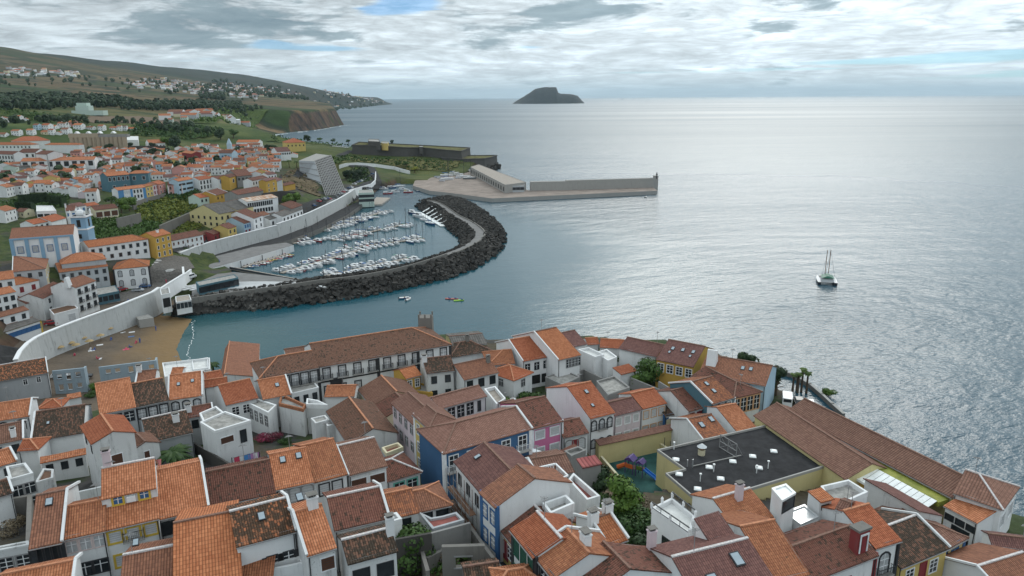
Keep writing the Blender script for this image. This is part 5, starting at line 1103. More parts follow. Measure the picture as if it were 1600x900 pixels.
# gardens and yards between the seafront houses
wall_run('grey_wall', 'grey garden wall in the court gardens by the pyramid-roofed house', [(800, 620), (846, 648)], None, 2.0, .3, 'grey')
wall_run('grey_wall', 'grey yard wall behind the tall three-storey house', [(876, 590), (912, 577), (940, 590)], None, 2.6, .3, 'grey')
slab_box('derelict flat concrete roof with pale patches behind the white three-storey house', [(950, 620), (984, 608), (960, 590), (932, 598)], 5.0, 'grey', 'slab', .4)
slab_box('dark lean-to sheds and carport below the white black-windowed house', [(880, 603), (906, 590), (884, 580), (852, 590)], 3.0, 'grey', 'slab', .2)
house('little white garden house with orange roof by the big tree', (970, 584), (994, 578), (968, 570), 0, 3.5, 'white2', 'rd', pitch=.2, shed=True)
wall_run('grey_wall', 'dark garden wall running from the big tree to the blue house', [(986, 590), (1040, 612)], None, 2.4, .3, 'grey')
wall_run('white_wall', 'grey-white wall topped by weeds between the terrace walls', [(1030, 596), (1056, 612)], None, 3.2, .3, 'grey')
# ------------------------------------------------------------------ the town across the bay
NB = len(HOUSES)
def mh(label, A, B, R, t=0, h=6, wall='white', roof='or', wins=(), **k):
    w_ = [(sp + (dict(w=1.1, h=1.5),) if len(sp) == 4 else sp) for sp in wins]
    return house(label, A, B, R, t, h, wall, roof, wins=w_, simple=True, **k)
# blue church
r_, w_, d_, z_ = mh('blue and white church nave with long plain brown roof', (15, 373), (114, 366), (14, 356), 0, 12, 'white2', 'brf', name='church', cat='church', wins=[('F', 4, [4.6], 'b', dict(w=1.8, h=2.4, x=(.02, .95)))])
for u in (.02, .25, .48, .71, .97): b = MB(); b.box(w_ * u - .62, w_ * u + .62, -.35, .3, -3, z_ - .1, 'churchblue'); b.build('pilaster', r_)
b = MB(); b.box(0, w_, -.4, .3, z_ - .7, z_ - .05, 'churchblue'); b.build('cornice', r_)
p = hit(125, 398, 0); tw = thing('church_tower', 'blue church bell tower with white pinnacles on top', 'tower', (p.x + 1.0, p.y + 3, p.z), rad(8))
hh = 16.0
b = MB(); b.box(-3.1, 3.1, -3.1, 3.1, -3, hh - 5.5, 'churchblue'); b.box(-3.4, 3.4, -3.4, 3.4, hh - 11.2, hh - 10.5, 'white2'); b.build('shaft', tw)
b = MB(); b.box(-2.8, 2.8, -2.8, 2.8, hh - 5.5, hh, 'churchblue'); b.box(-3.3, 3.3, -3.3, 3.3, hh - .6, hh, 'white2'); b.box(-3.3, 3.3, -3.3, 3.3, hh - 5.7, hh - 5.2, 'white2'); b.build('belfry', tw)
for k in range(4): b = MB(); b.box(-.7, .7, -2.86, -2.7, hh - 4.6, hh - 1.6, 'rubber'); o = b.build('bell_opening', tw, rz=k * math.pi / 2)
b = MB(); b.box(-.6, .6, -3.16, -3, hh - 9.2, hh - 7.4, 'rubber'); b.build('window', tw)
b = MB(); b.lathe([(1.6, hh), (1.6, hh + 1.0), (1.1, hh + 1.9), (.4, hh + 2.3), (.2, hh + 3.0), (.001, hh + 3.6)], 12, 'white2'); b.build('cupola', tw)
for e in (-1, 1):
    for g in (-1, 1): b = MB(); b.lathe([(.45, hh), (.4, hh + 1.2), (.5, hh + 1.4), (.001, hh + 2.6)], 8, 'white2', (e * 2.7, g * 2.7, 0)); b.build('pinnacle', tw)
mh('long white house with rounded end and orange hipped roof beside the church tower', (138, 386), (231, 373), (160, 371), .2, 7, 'white', 'orf', hip='R', wins=[('F', 8, [2.0], 'gw'), ('F', 7, [5.0], 'gw')])
mh('narrow ochre house with white arched windows and a roof dormer', (241, 370), (266, 364), (236, 358), 0, 10, 'ochre', 'orf', ch=[(.5, .3, 'ws')], wins=[('F', 3, [2.0, 5.0], 'w', dict(w=.9, h=1.4)), ('F', 3, [8.0], 'w', dict(w=.9, h=1.8))])
mh('white row house with dark brown roof beside the ochre narrow house', (267, 376), (317, 366), (266, 364), 0, 6, 'white', 'dkr', wins=[('F', 7, [1.8, 4.4], 'br', dict(w=.9, h=1.4))])
mh('square white mansion with dark cornices and orange hipped roof above the bay', (177, 420), (232, 415), (206, 404), .55, 8.5, 'white2', 'orf', hip='LR', corner='trim_d', wins=[('F', 3, [2.3], 'da', dict(w=1.3, h=2.2)), ('F', 3, [6.2], 'da', dict(w=1.3, h=2.2)), ('R', 4, [2.3, 6.2], 'da', dict(w=1.2, h=2.0))])
mh('white house with orange roof and a long pedimented attic behind the wedge chimney', (92, 425), (168, 415), (96, 410), .0, 8.5, 'greywall', 'or', wins=[('F', 6, [1.9, 5.0], 'gw', dict(w=1.1, h=1.6))])
mh('pedimented attic house with orange roof behind the long orange roof', (96, 412), (165, 404), (131, 394), .5, 10, 'greywall', 'or', hip='LR')
mh('big house with purple-brown pyramid roof edged by white parapets', (20, 424), (70, 419), (30, 400), .15, 9, 'greywall', 'brf', cope='L', hip='R', wins=[('F', 3, [2], 'n'), ('R', 4, [2.2, 5.4], 'y', dict(w=1.2, h=2.0))])
mh('white house with orange roof strip at the frame edge below the church', (-10, 438), (22, 434), (-6, 426), 0, 7, 'white', 'or', wins=[('F', 2, [1.9, 4.6], 'n')])
mh('house with crooked orange hipped roof and violet window surrounds', (23, 445), (60, 437), (36, 427), .3, 7, 'white2', 'orf', hip='R', wins=[('F', 2, [2.2], 'r', dict(w=1.0, h=1.6))])
mh('white four-storey-look house end with brown roof and dark balcony windows over the promenade', (117, 449), (149, 438), (104, 434), 0, 11, 'white2', 'brf', cope='', ch=[(-.02, .25, 'wedge')], wins=[('F', 3, [2.0, 5.0, 8.0], 'dg', dict(w=1.2, h=1.8, bal=(0, 1, 2)))])
mh('weathered white house with dark red roof behind the white balconied house', (66, 466), (104, 447), (46, 457), 0, 8, 'weathered', 'dkr', wins=[('F', 2, [2, 5], 'n')])
slab_box('low white garage with brown flat roof on the promenade', [(84, 492), (122, 482), (115, 475), (77, 484)], 4, 'white2', 'wood', .2, wins=[(0, 1, [2.4], 'blind' if False else 'wb', dict(w=2.4, h=2.4, x=(.5, .9)))])
mh('old white house with grey weathered wall and dark roof left of the garage', (40, 474), (78, 462), (36, 458), 0, 6.5, 'weathered', 'dkr', wins=[('F', 2, [1.8], 'n')])
mh('long low white building with grey ribbed roof, yellow edge and blue windows', (-8, 523), (63, 500), (-8, 506), 0, 4.0, 'white2', 'greytile', pitch=.25, corner='trim_y', wins=[('F', 9, [1.8], 'bl', dict(w=1.5, h=1.3))])
mh('white flat-fronted house above the long low blue-windowed building', (-8, 497), (44, 483), (-8, 488), 0, 6, 'white2', 'brf', wins=[('F', 3, [1.8], 'n')])
mh('white house with three dark windows stepping down at the frame edge', (-10, 462), (24, 455), (-8, 450), 0, 8, 'white2', 'or', wins=[('F', 3, [2.0, 5.0], 'n', dict(w=1.1, h=1.6))])
slab_box('green-netted restaurant pavilion with flat roof on the promenade', [(150, 462), (186, 455), (180, 446), (146, 451)], 3.6, 'teal', 'slab', .1, wins=[(0, 4, [1.8], 'n', dict(w=1.6, h=1.8))], name='pavilion', cat='pavilion')
# terraces across the valley
r_, w_, d_, z_ = mh('three-storey pale blue and white terrace with orange roof on the upper street', (184, 297), (227, 292), (183, 291), 0, 10, 'white2', 'or', wins=[('F', 3, [1.9, 4.8, 7.9], 'wb', dict(w=1.0, h=1.7, x=(.2, .42))), ('F', 4, [1.9, 4.8, 7.9], 'w', dict(w=1.1, h=1.8, x=(.52, 1)))])
for u0, u1 in ((0, .19), (.43, .51), (.9, 1.0)): b = MB(); b.box(w_ * u0 - .02, w_ * u1 + .02, -.12, .1, -2, z_ - .05, 'midblue'); b.build('blue_panel', r_)
mh('pale yellow town house in the coloured terrace', (228, 291), (238, 289), (226, 285), 0, 9.5, 'yellow2', 'orf', wins=[('F', 2, [1.9, 4.8, 7.6], 'w')])
mh('lilac pink town house between the yellow and salmon ones', (238.5, 289), (247, 287), (234, 282), 0, 9, 'palepink', 'brf', wins=[('F', 2, [1.9, 4.8, 7.4], 'r')])
mh('salmon pink house ending the coloured terrace', (247.5, 288), (258, 285), (242, 280), 0, 8.5, 'salmon', 'rd', wins=[('F', 2, [1.9, 4.8, 7.2], 'w')])
mh('large dark teal-blue building with white windows and orange roof', (167, 275), (202, 272), (170, 267), .1, 10, 'teal', 'or', wins=[('F', 5, [2.2], 'w', dict(w=1.4, h=2.2)), ('F', 2, [7], 'w', dict(w=1.4, h=1.8))])
mh('gable wing of the dark teal building with three white windows', (201, 271), (231, 270), (216, 266), .5, 11, 'teal', 'or', wins=[('F', 2, [3.0], 'w', dict(w=1.6, h=2.2))], hip='LR')
mh('beige house with three brown veranda openings above the garden wall', (148, 328), (184, 324), (143, 322), 0, 6, 'cream', 'dkr', wins=[('F', 3, [2.6], 'br', dict(w=3.0, h=2.6))])
slab_box('white modern block with large window band beside the clipped hedge', [(57, 331), (88, 330), (82, 322), (57, 322)], 6, 'white2', 'whiteslab', .3, wins=[(0, 3, [1.8], 'n', dict(w=2.2, h=1.3))])
mh('white house with brown roof and tall side chimney next to the modern block', (103, 329), (118, 328), (95, 321), 0, 7, 'white2', 'dkr', ch=[(-.02, .3, 'wt')], wins=[('F', 2, [2.2], 'bl')])
mh('white house with maroon roof behind the side-chimney house', (118, 323), (134, 320), (111, 317), 0, 7, 'white2', 'pu', wins=[('F', 2, [2.0], 'bl')])
mh('white house with orange roof row end above the church tower', (135, 322), (154, 319), (131, 317), 0, 6, 'white2', 'rd', wins=[('F', 4, [1.8], 'n')])
mh('low white house with orange roof above the church nave', (80, 346), (103, 340), (67, 337), 0, 5, 'white2', 'rd')
mh('low white house with dark orange roof left of the church nave gable', (52, 350), (77, 345), (44, 342), 0, 5, 'white2', 'rd', wins=[('F', 3, [1.8], 'n')])
mh('pale blue rear block with long window bands near the pink corner house', (278, 283), (301, 279), (283, 274), .3, 10, 'paleblue', 'orf', wins=[('F', 2, [2.4, 5.4], 'n', dict(w=6.0, h=1.1))])
mh('pink corner house with maroon roof on the upper street', (262, 289), (284, 288), (266, 284), .2, 8, 'salmon', 'dkr', corner='trim_w', wins=[('F', 3, [2.0, 5.2], 'br', dict(w=1.2, h=2.0))])
mh('pale green house with orange roof beside the warehouse gardens', (312, 309), (331, 306), (303, 303), 0, 6, 'mint', 'rd', wins=[('F', 3, [2], 'n')])
mh('brown-roofed ochre house with white copings above the warehouse', (337, 305), (355, 300), (325, 296), 0, 6, 'ochre', 'dkr', cope='LR', wins=[('F', 3, [2], 'n')])
mh('large yellow warehouse with dark windows and grey roof', (342, 334), (368, 329), (322, 317), 0, 11, 'yellow', 'greytile', wins=[('L', 5, [2.5, 5.6, 8.6], 'n', dict(w=1.1, h=1.5)), ('F', 3, [2.5, 6], 'n', dict(w=1.1, h=1.6))], name='warehouse', cat='warehouse')
mh('grey-roofed shed joined behind the yellow warehouse', (369, 328), (396, 322), (352, 312), 0, 8, 'yellow', 'greytile', name='warehouse', cat='warehouse')
mh('white arcaded factory with rusty patched roof and rows of arched windows', (386, 315), (434, 308), (377, 309), 0, 11, 'white2', 'rust', pitch=.28, wins=[('F', 12, [2.3], 'n', dict(w=1.0, h=2.4, x=(0, .82))), ('F', 9, [6.0], 'n', dict(w=1.3, h=2.2, x=(0, .82))), ('F', 6, [9.4], 'n', dict(w=1.4, h=2.2, x=(.2, .8))), ('L', 2, [3.5], 'n')], name='factory', cat='factory')
mh('grey hall with dark brown roof behind the white factory', (371, 304), (411, 297), (362, 297), 0, 8, 'grey', 'dkr', name='warehouse', cat='warehouse')
mh('dark red-brown low house on the harbour road', (318, 367), (332, 363), (314, 360), 0, 4.5, 'red', 'dkr', wins=[('F', 2, [2], 'n')])
mh('low terracotta house between harbour road parking and the yellow house', (333, 366), (346, 361), (329, 357), 0, 4.0, 'red', 'dkr', wins=[('F', 2, [2], 'n')])
mh('small bright yellow house with brown roof on the harbour road', (356, 357), (369, 353), (348, 348), 0, 6.5, 'yellow2', 'dkr', wins=[('F', 2, [2], 'n'), ('F', 2, [4.8], 'r')])
mh('pale blue and white house with brown roof on the harbour road', (381, 349), (396, 345), (356, 344), 0, 7, 'paleblue', 'dkr', wins=[('F', 4, [1.8], 'bl', dict(w=1.0, h=1.5)), ('F', 3, [4.8], 'r', dict(w=1.1, h=2))])
mh('tall white house with brown roof on the harbour road', (396, 341), (410, 336), (369, 331), 0, 9, 'white2', 'dkr', wins=[('F', 2, [2, 4.8, 7.6], 'n')])
mh('white house with open garage on the harbour road', (410, 337), (421, 334), (404, 330), 0, 7, 'white2', 'brf', wins=[('F', 2, [2], 'n'), ('F', 1, [5], 'hole', dict(w=3.5, h=3))])
mh('white workshop with grey ribbed roof on the harbour road', (421, 343), (441, 337), (415, 332), 0, 5.5, 'white2', 'greytile', wins=[('F', 2, [2.6], 'n', dict(w=2, h=2))])
mh('long white boathouse row with grey ribbed roof and dark doors above the quay', (441, 338), (473, 326), (435, 328), 0, 5.5, 'white2', 'greytile', wins=[('F', 6, [2.6], 'n', dict(w=1.6, h=2.2))])
mh('brown-roofed annex behind the long white boathouse row', (455, 326), (472, 320), (440, 317), 0, 5, 'grey', 'dkr')
mh('white terrace house with two rows of windows on the upper street near the hotel', (394, 282), (418, 277), (391, 275), 0, 9, 'white2', 'dkr', wins=[('F', 6, [2.0], 'n'), ('F', 5, [5.4], 'n', dict(w=1.2, h=2))])
mh('white house with maroon roof and three windows beside the upper terrace', (418, 273), (432, 271), (415, 268), 0, 8, 'white2', 'pu', wins=[('F', 3, [2, 5], 'n')])
mh('ochre orange gable house with white window frames below the hotel mound', (415, 283), (431, 279), (423, 274), .5, 10, 'ochre', 'pu', wins=[('F', 2, [3, 6], 'w', dict(w=1.2, h=1.6))])
mh('grey side wing of the ochre gable house with yellow corner strips', (432, 283), (441, 280), (427, 275), 0, 8, 'greywall', 'pu', corner='trim_y')
mh('low ochre house below the hotel garden', (444, 290), (461, 286), (441, 285), 0, 4, 'ochre', 'dkr')
mh('turquoise-white house with teal shutters on the upper street', (341, 280), (358, 277), (335, 274), 0, 7, 'white2', 'dkr', wins=[('F', 2, [2], 'bl', dict(w=2.4, h=1.8))])
mh('ochre and white house with large arched window on the upper street', (358, 277), (370, 274), (352, 272), 0, 8, 'ochre', 'dkr', wins=[('F', 1, [2.8], 'w', dict(w=2.2, h=2.2))])
mh('white house with four tall window bays on the upper street', (311, 281), (331, 278), (304, 276), 0, 8, 'white2', 'rd', wins=[('F', 4, [2.0, 5.0], 'gw', dict(w=1.2, h=2))])
mh('grey stone house with dark roof and long balcony on the upper street', (370, 275), (394, 273), (353, 268), 0, 7.5, 'grey', 'dkr', wins=[('F', 4, [2.2], 'n')])
mh('small blue church with stepped bell gable in the crowded houses', (342, 239), (362, 239), (346, 233), .2, 9, 'paleblue', 'dkr', name='church', cat='church', wins=[('F', 2, [3], 'bl')])
p = hit(360, 243, 0); t_ = thing('bell_gable', 'pale blue bell gable tower of the small church', 'tower', p, 0)
b = MB(); b.box(-2, 2, -1.5, 1.5, -2, 11, 'paleblue'); b.prism([(-2, -1.5, 11), (2, -1.5, 11), (2, 1.5, 11), (-2, 1.5, 11)], [(-.3, -.4, 16), (.3, -.4, 16), (.3, .4, 16), (-.3, .4, 16)], 'paleblue'); b.build('shaft', t_)
mh('long white seminary wing with wide low orange roof and dark window bays', (32, 252), (147, 249), (36, 247), 0, 9, 'white2', 'or', wins=[('F', 9, [2.6], 'n', dict(w=3, h=3.4))], pitch=.3)
mh('white building with orange hipped roof in front of the grey silos', (70, 226), (123, 226), (80, 221), .2, 8, 'white2', 'orf', hip='LR')
mh('long school-like building with red-orange hipped roof on the valley side', (-10, 226), (48, 226), (-10, 219), .0, 8, 'white', 'orf', hip='R', wins=[('F', 10, [2.2], 'n')])
mh('second long red-orange roofed building behind the first on the valley side', (20, 221), (78, 219), (28, 213), .1, 8, 'white', 'rd', hip='LR')
mh('pale palace wing with grey corner strips and many windows at the frame edge', (-12, 240), (20, 241), (-10, 231), .0, 11, 'white', 'dkr', corner='trim_g', wins=[('F', 7, [2.5, 6.0, 9], 'gw', dict(w=1.3, h=2))])
mh('pale church-like gable block with curved parapets beside the palace wing', (55, 240), (73, 241), (64, 226), .5, 13, 'white', 'dkr', corner='trim_g', pitch=.35)
mh('pale two-storey block with brown roof joined to the gable block', (28, 238), (55, 238), (32, 229), .1, 10, 'white', 'dkr', corner='trim_g', wins=[('F', 3, [2.5, 6], 'gw', dict(w=1.6, h=2))])
mh('grey-roofed assembly shed with white gable near the palace', (28, 261), (47, 259), (38, 256), .5, 5, 'grey', 'greytile')
mh('yellow-walled villa with red roof beyond the crowded houses near the cliff', (447, 223), (477, 222), (455, 215), .2, 9, 'yellow2', 'rd', hip='LR', wins=[('F', 5, [3], 'n')])
mh('white house with maroon roof on the street to the cliff', (433, 237), (454, 236), (433, 229), 0, 8, 'white2', 'pu', wins=[('F', 6, [2], 'n')])
mh('white long warehouse with pale orange roof near the cliff', (369, 222), (403, 222), (369, 217), 0, 6, 'white2', 'orf')
mh('red-walled market hall with white front panel', (284, 238), (300, 240), (292, 231), .5, 9, 'red', 'or', name='hall', cat='hall')
mh('long white warehouse with orange roof on the dark terrace wall', (233, 224), (258, 223), (231, 218), 0, 6, 'white2', 'or', wins=[('F', 5, [3], 'n')])
slab_box('white industrial block beside the silos', [(198, 219), (216, 219), (216, 213), (197, 213)], 8, 'white2', 'whiteslab', .2)
# grain silos
p = hit(158, 238, 0); t_ = thing('grain_silo', 'row of tall brown concrete grain silos behind the orange roofs', 'silo', p, rad(3))
for i in range(13): b = MB(); x = -26 + i * 4.2; b.lathe([(2.3, -3), (2.3, 15 if i not in (8,) else 13), (2.3, 15)], 10, 'silo', (x, (i % 2) * .7, 0)); b.build('cylinder', t_)
b = MB(); b.box(-28.5, 0, -1.5, 5, 14.5, 18.5, 'silo', 'greytile'); b.box(0, 28, -1, 5, 14.5, 17.5, 'grey', 'greytile'); b.build('head_house', t_)
for k in range(4): b = MB(); b.prism([(-2, -1, 18.4), (2, -1, 18.4), (2, 4, 18.4), (-2, 4, 18.4)], [(0, -1, 20.5), (.05, -1, 20.5), (.05, 4, 20.5), (0, 4, 20.5)], 'white2'); b.build('gable_vent', t_, (-21 + k * 11 if k < 3 else 14, 0, 0))
# green tower works
p = hit(130, 178, 0); t_ = thing('works_building', 'pale green works with a stepped tower in front of the dark wood', 'building', p, 0)
for nm, a in (('tower', (-14, 12, 0, 18, -3, 17)), ('tower_top', (-12, 8, 2, 16, 17, 23)), ('hall', (-18, 44, -8, 10, -3, 7))):
    b = MB(); b.box(*a, 'mint', 'greytile' if 'hall' in nm else 'mint'); b.build(nm, t_)
t_.scale = (.78, .78, .72)
# hotel with slanted lattice front
zt = hit(490, 248, 22).z
base_z = 3.0
p1, p2, p3, p4 = W(467, 251, 26), W(492, 252, 26), W(517, 243, 26), W(494, 240, 26)
q1, q2, q3 = W(507, 305, 9), W(509, 306, 9), W(541, 304, 9)
o = p2.copy(); o.z = 0; t_ = thing('hotel', 'wedge-shaped grey hotel with a slanting latticed front above the marina', 'hotel', (o.x, o.y, 0))
L = lambda v: (v.x - o.x, v.y - o.y, v.z)
f1 = Vector((q2.x, q2.y, 6)); f2 = q2; f3 = q3
b = MB(); lo4 = Vector((p1.x, p1.y, 6)); lo3 = Vector((p4.x, p4.y + 2, 6))
b.face([L(f1), L(f2), L(p2)], 'greywall'); b.face([L(lo4), L(f1), L(p2), L(p1)], 'greywall'); b.face([L(lo3), L(lo4), L(p1), L(p4)], 'greywall'); b.face([L(f3), L(lo3), L(p4), L(p3)], 'greywall'); b.face([L(p1), L(p2), L(p3), L(p4)], 'slab'); b.build('wall', t_)
b = MB(); b.face([L(f2), L(f3), L(p3), L(p2)], 'glass'); b.build('glazing', t_)
b = MB(); A0, A1, B0, B1 = (Vector(L(v)) for v in (f2, f3, p2, p3)); nrm = (A1 - A0).cross(B0 - A0).normalized(); nrm = nrm if nrm.y < 0 or nrm.x > 0 else -nrm
for i in range(13): u = i / 12; b.bar(A0.lerp(A1, u) + nrm * .3, B0.lerp(B1, u) + nrm * .3, .5, 'grey')
for i in range(17): u = i / 16; b.bar(A0.lerp(B0, u) + nrm * .3, A1.lerp(B1, u) + nrm * .3, .6, 'grey')
b.build('lattice', t_)
b = MB()
for k in range(6):
    u = (k + .5) / 6; s0 = Vector(L(lo4)).lerp(Vector(L(p1)), u); s1 = Vector(L(f1)).lerp(Vector(L(p2)), u); b.bar(s0 + Vector((0, -.15, 0)), s1 + Vector((0, -.15, 0)), .3, 'trim_g', .5)
b.build('floor_band', t_)
# fillers: the crowded roofs of the valley, each a house of its own, labelled by its street row
PALW = ['white2'] * 9 + ['white'] * 6 + ['greywall', 'palepink', 'cream', 'paleblue', 'yellow2', 'salmon', 'mint']
PALR = ['or'] * 3 + ['rd'] * 3 + ['or2'] * 3 + ['orf'] * 2 + ['brf', 'brf', 'dkr', 'pu']
WN = {'white2': 'white', 'white': 'off-white', 'greywall': 'grey', 'palepink': 'pale pink', 'cream': 'cream', 'paleblue': 'pale blue', 'yellow2': 'yellow', 'salmon': 'salmon', 'mint': 'pale green'}
RN = {'or': 'orange', 'rd': 'red-orange', 'or2': 'mottled orange', 'brf': 'brown', 'orf': 'deep orange', 'dkr': 'dark red', 'pu': 'maroon'}
ORD = ['first', 'second', 'third', 'fourth', 'fifth', 'sixth', 'seventh', 'eighth', 'ninth', 'tenth', 'eleventh', 'twelfth', 'thirteenth', 'fourteenth', 'fifteenth', 'sixteenth', 'seventeenth', 'eighteenth', 'nineteenth', 'twentieth', 'twenty-first', 'twenty-second', 'twenty-third', 'twenty-fourth', 'twenty-fifth', 'twenty-sixth', 'twenty-seventh', 'twenty-eighth', 'twenty-ninth', 'thirtieth']
def rect(cx, cy, w, d, a, m=0.0):
    c, s = math.cos(a), math.sin(a); return (cx, cy, w / 2 + m, d / 2 + m, c, s)
def overlap(p, q):
    dx, dy = q[0] - p[0], q[1] - p[1]
    for (c, s) in ((p[4], p[5]), (-p[5], p[4]), (q[4], q[5]), (-q[5], q[4])):
        ex = lambda r: abs(r[2] * (r[4] * c + r[5] * s)) + abs(r[3] * (-r[5] * c + r[4] * s))
        if abs(dx * c + dy * s) > ex(p) + ex(q): return False
    return True
OCC = []
for root, w, d, ze in HOUSES[NB:]:
    a = root.rotation_euler.z; c = root.location + Vector((math.cos(a) * w / 2 - math.sin(a) * d / 2, math.sin(a) * w / 2 + math.cos(a) * d / 2, 0)); OCC.append(rect(c.x, c.y, w, d, a))
for (px, py, w, d) in ((125, 398, 8, 10), (158, 238, 62, 12), (500, 280, 34, 34), (130, 178, 110, 24)):
    p = hit(px, py); OCC.append(rect(p.x, p.y, w, d, 0))
def mini_house(label, x, y, a, w, d, h, wall, roof, group, nwin=3, storeys=2):
    g = min(G(x + dx, y + dy) for dx in (-w / 2, w / 2) for dy in (-d / 2, d / 2))
    root = thing('house', label, 'house', (x, y, g), a, group); p = .36; rr = d / 2 * p
    m = MB()
    m.face([(-w / 2, -d / 2, -2), (w / 2, -d / 2, -2), (w / 2, -d / 2, h), (-w / 2, -d / 2, h)], wall); m.face([(w / 2, d / 2, -2), (-w / 2, d / 2, -2), (-w / 2, d / 2, h), (w / 2, d / 2, h)], wall)
    for s in (-1, 1):
        pts = [(s * w / 2, -d / 2, -2), (s * w / 2, d / 2, -2), (s * w / 2, d / 2, h), (s * w / 2, 0, h + rr), (s * w / 2, -d / 2, h)]; m.face(pts if s > 0 else pts[::-1], wall)
    m.build('wall', root)
    r = MB(); ov = .35; e = w / 2 + .15
    for s in (-1, 1):
        pts = [(-e * -s, s * (d / 2 + ov), h - ov * p), (e * -s, s * (d / 2 + ov), h - ov * p), (e * -s, 0, h + rr + .05), (-e * -s, 0, h + rr + .05)]
        r.face(pts if True else pts, roof, slope_uv(pts, pts[0], pts[1])); lw = [(q[0], q[1], q[2] - .14) for q in pts]; r.face(lw[::-1], 'trim_w'); r.face([lw[0], lw[1], pts[1], pts[0]], roof)
    r.build('roof', root)
    for st in range(storeys):
        for i in range(nwin):
            ms = win_mesh('n', .72, 1.1, True); wo = link('window', ms[1], root, (-w / 2 + w * (i + .5) / nwin, -d / 2, h - 1.6 - 2.7 * st), 0)
    for st in range(storeys):
        ms = win_mesh('n', .7, 1.0, True); link('window', ms[1], root, (w / 2, -d * .12, h - 1.5 - 2.7 * st), math.pi / 2)
    if rnd.random() < .3: link('chimney', chimney_mesh('w'), root, (rnd.uniform(-.3, .3) * w, d * .15, h + rr * .6))
    HOUSES.append((root, w, d, h)); return root
ROWS = [ # label phrase, start pixel, end pixel, houses, heading offset, width scale
    ('row just above the church nave roof', (0, 345), (46, 336), 4, 0), ('row along the hedge garden top', (2, 307), (64, 298), 6, .1), ('second row above the hedge garden', (66, 298), (150, 312), 7, .1),
    ('row below the long seminary wing', (4, 283), (100, 276), 9, 0), ('second row below the seminary wing', (20, 271), (110, 268), 8, .1), ('row of gables beside the dark teal building', (100, 290), (160, 284), 6, -.15), ('second row beside the dark teal building', (105, 280), (162, 274), 6, .2),
    ('row behind the dark teal building', (150, 268), (245, 266), 9, .25), ('row behind the coloured terrace', (236, 277), (310, 272), 7, .35), ('third row behind the coloured terrace', (215, 262), (330, 260), 11, .3), ('row above the white window bays', (262, 282), (312, 276), 4, .3),
    ('long row in the middle of the valley roofs', (150, 258), (290, 255), 13, .3), ('next long row uphill in the valley', (160, 251), (330, 250), 15, .3), ('row behind the dark clipped tree', (150, 245), (285, 245), 11, .2), ('row in front of the small blue church', (300, 263), (400, 258), 10, .35), ('second row in front of the small blue church', (300, 256), (440, 252), 13, .3),
    ('row beside the small blue church', (290, 248), (345, 247), 5, .3), ('row right behind the small blue church', (366, 248), (440, 246), 7, .3), ('row behind the red market hall', (300, 235), (340, 235), 4, .2), ('row towards the cliff warehouse', (366, 236), (430, 234), 6, .2),
    ('row of villas below the dark wood', (2, 190), (45, 188), 5, .1), ('row of orange-roofed villas by the brown field', (55, 203), (120, 197), 8, .1), ('second row of villas by the brown field', (120, 202), (210, 204), 10, .1), ('row behind the long red-roofed buildings', (0, 212), (110, 209), 10, .1),
    ('row below the orange hipped block', (50, 262), (150, 259), 8, .2), ('row at the foot of the garden wall', (100, 342), (112, 340), 1, 0), ('row above the pale green house', (400, 268), (415, 262), 2, .2), ('scattered row by the brown fields', (215, 197), (300, 188), 4, .1), ('row behind the villa near the cliff', (380, 243), (430, 240), 5, .3), ('row at the cliff-top street', (455, 246), (470, 244), 2, .2)]
for phrase, s, e, n, da in ROWS:
    k = 0
    for i in range(n):
        f = (i + .5) / n; px = s[0] + (e[0] - s[0]) * f + rnd.uniform(-1, 1); py = s[1] + (e[1] - s[1]) * f + rnd.uniform(-1.2, 1.2)
        p = hit(px, py); 
        if p.z < 2: continue
        a = rnd.choice((da, da, da + math.pi / 2, da - .1)) + rnd.uniform(-.08, .08) ; w = rnd.uniform(5.5, 9.5); d = rnd.uniform(6.5, 9.5); st = rnd.choice((1, 1, 2, 2, 2)); h = .7 + 2.55 * st
        for sc in (1, .8, .62):
            q = rect(p.x, p.y, w * sc, d * sc, a)
            if not any(overlap(q, o_) for o_ in OCC): break
        else: continue
        OCC.append(q); wall = rnd.choice(PALW); roof = rnd.choice(PALR)
        mini_house(f'{WN[wall]} {RN[roof]}-roofed house, {ORD[k]} in {phrase}', p.x, p.y, a, w * sc, d * sc, h, wall, roof, 'houses in the ' + phrase, 2 if w * sc < 7 else 3, st); k += 1

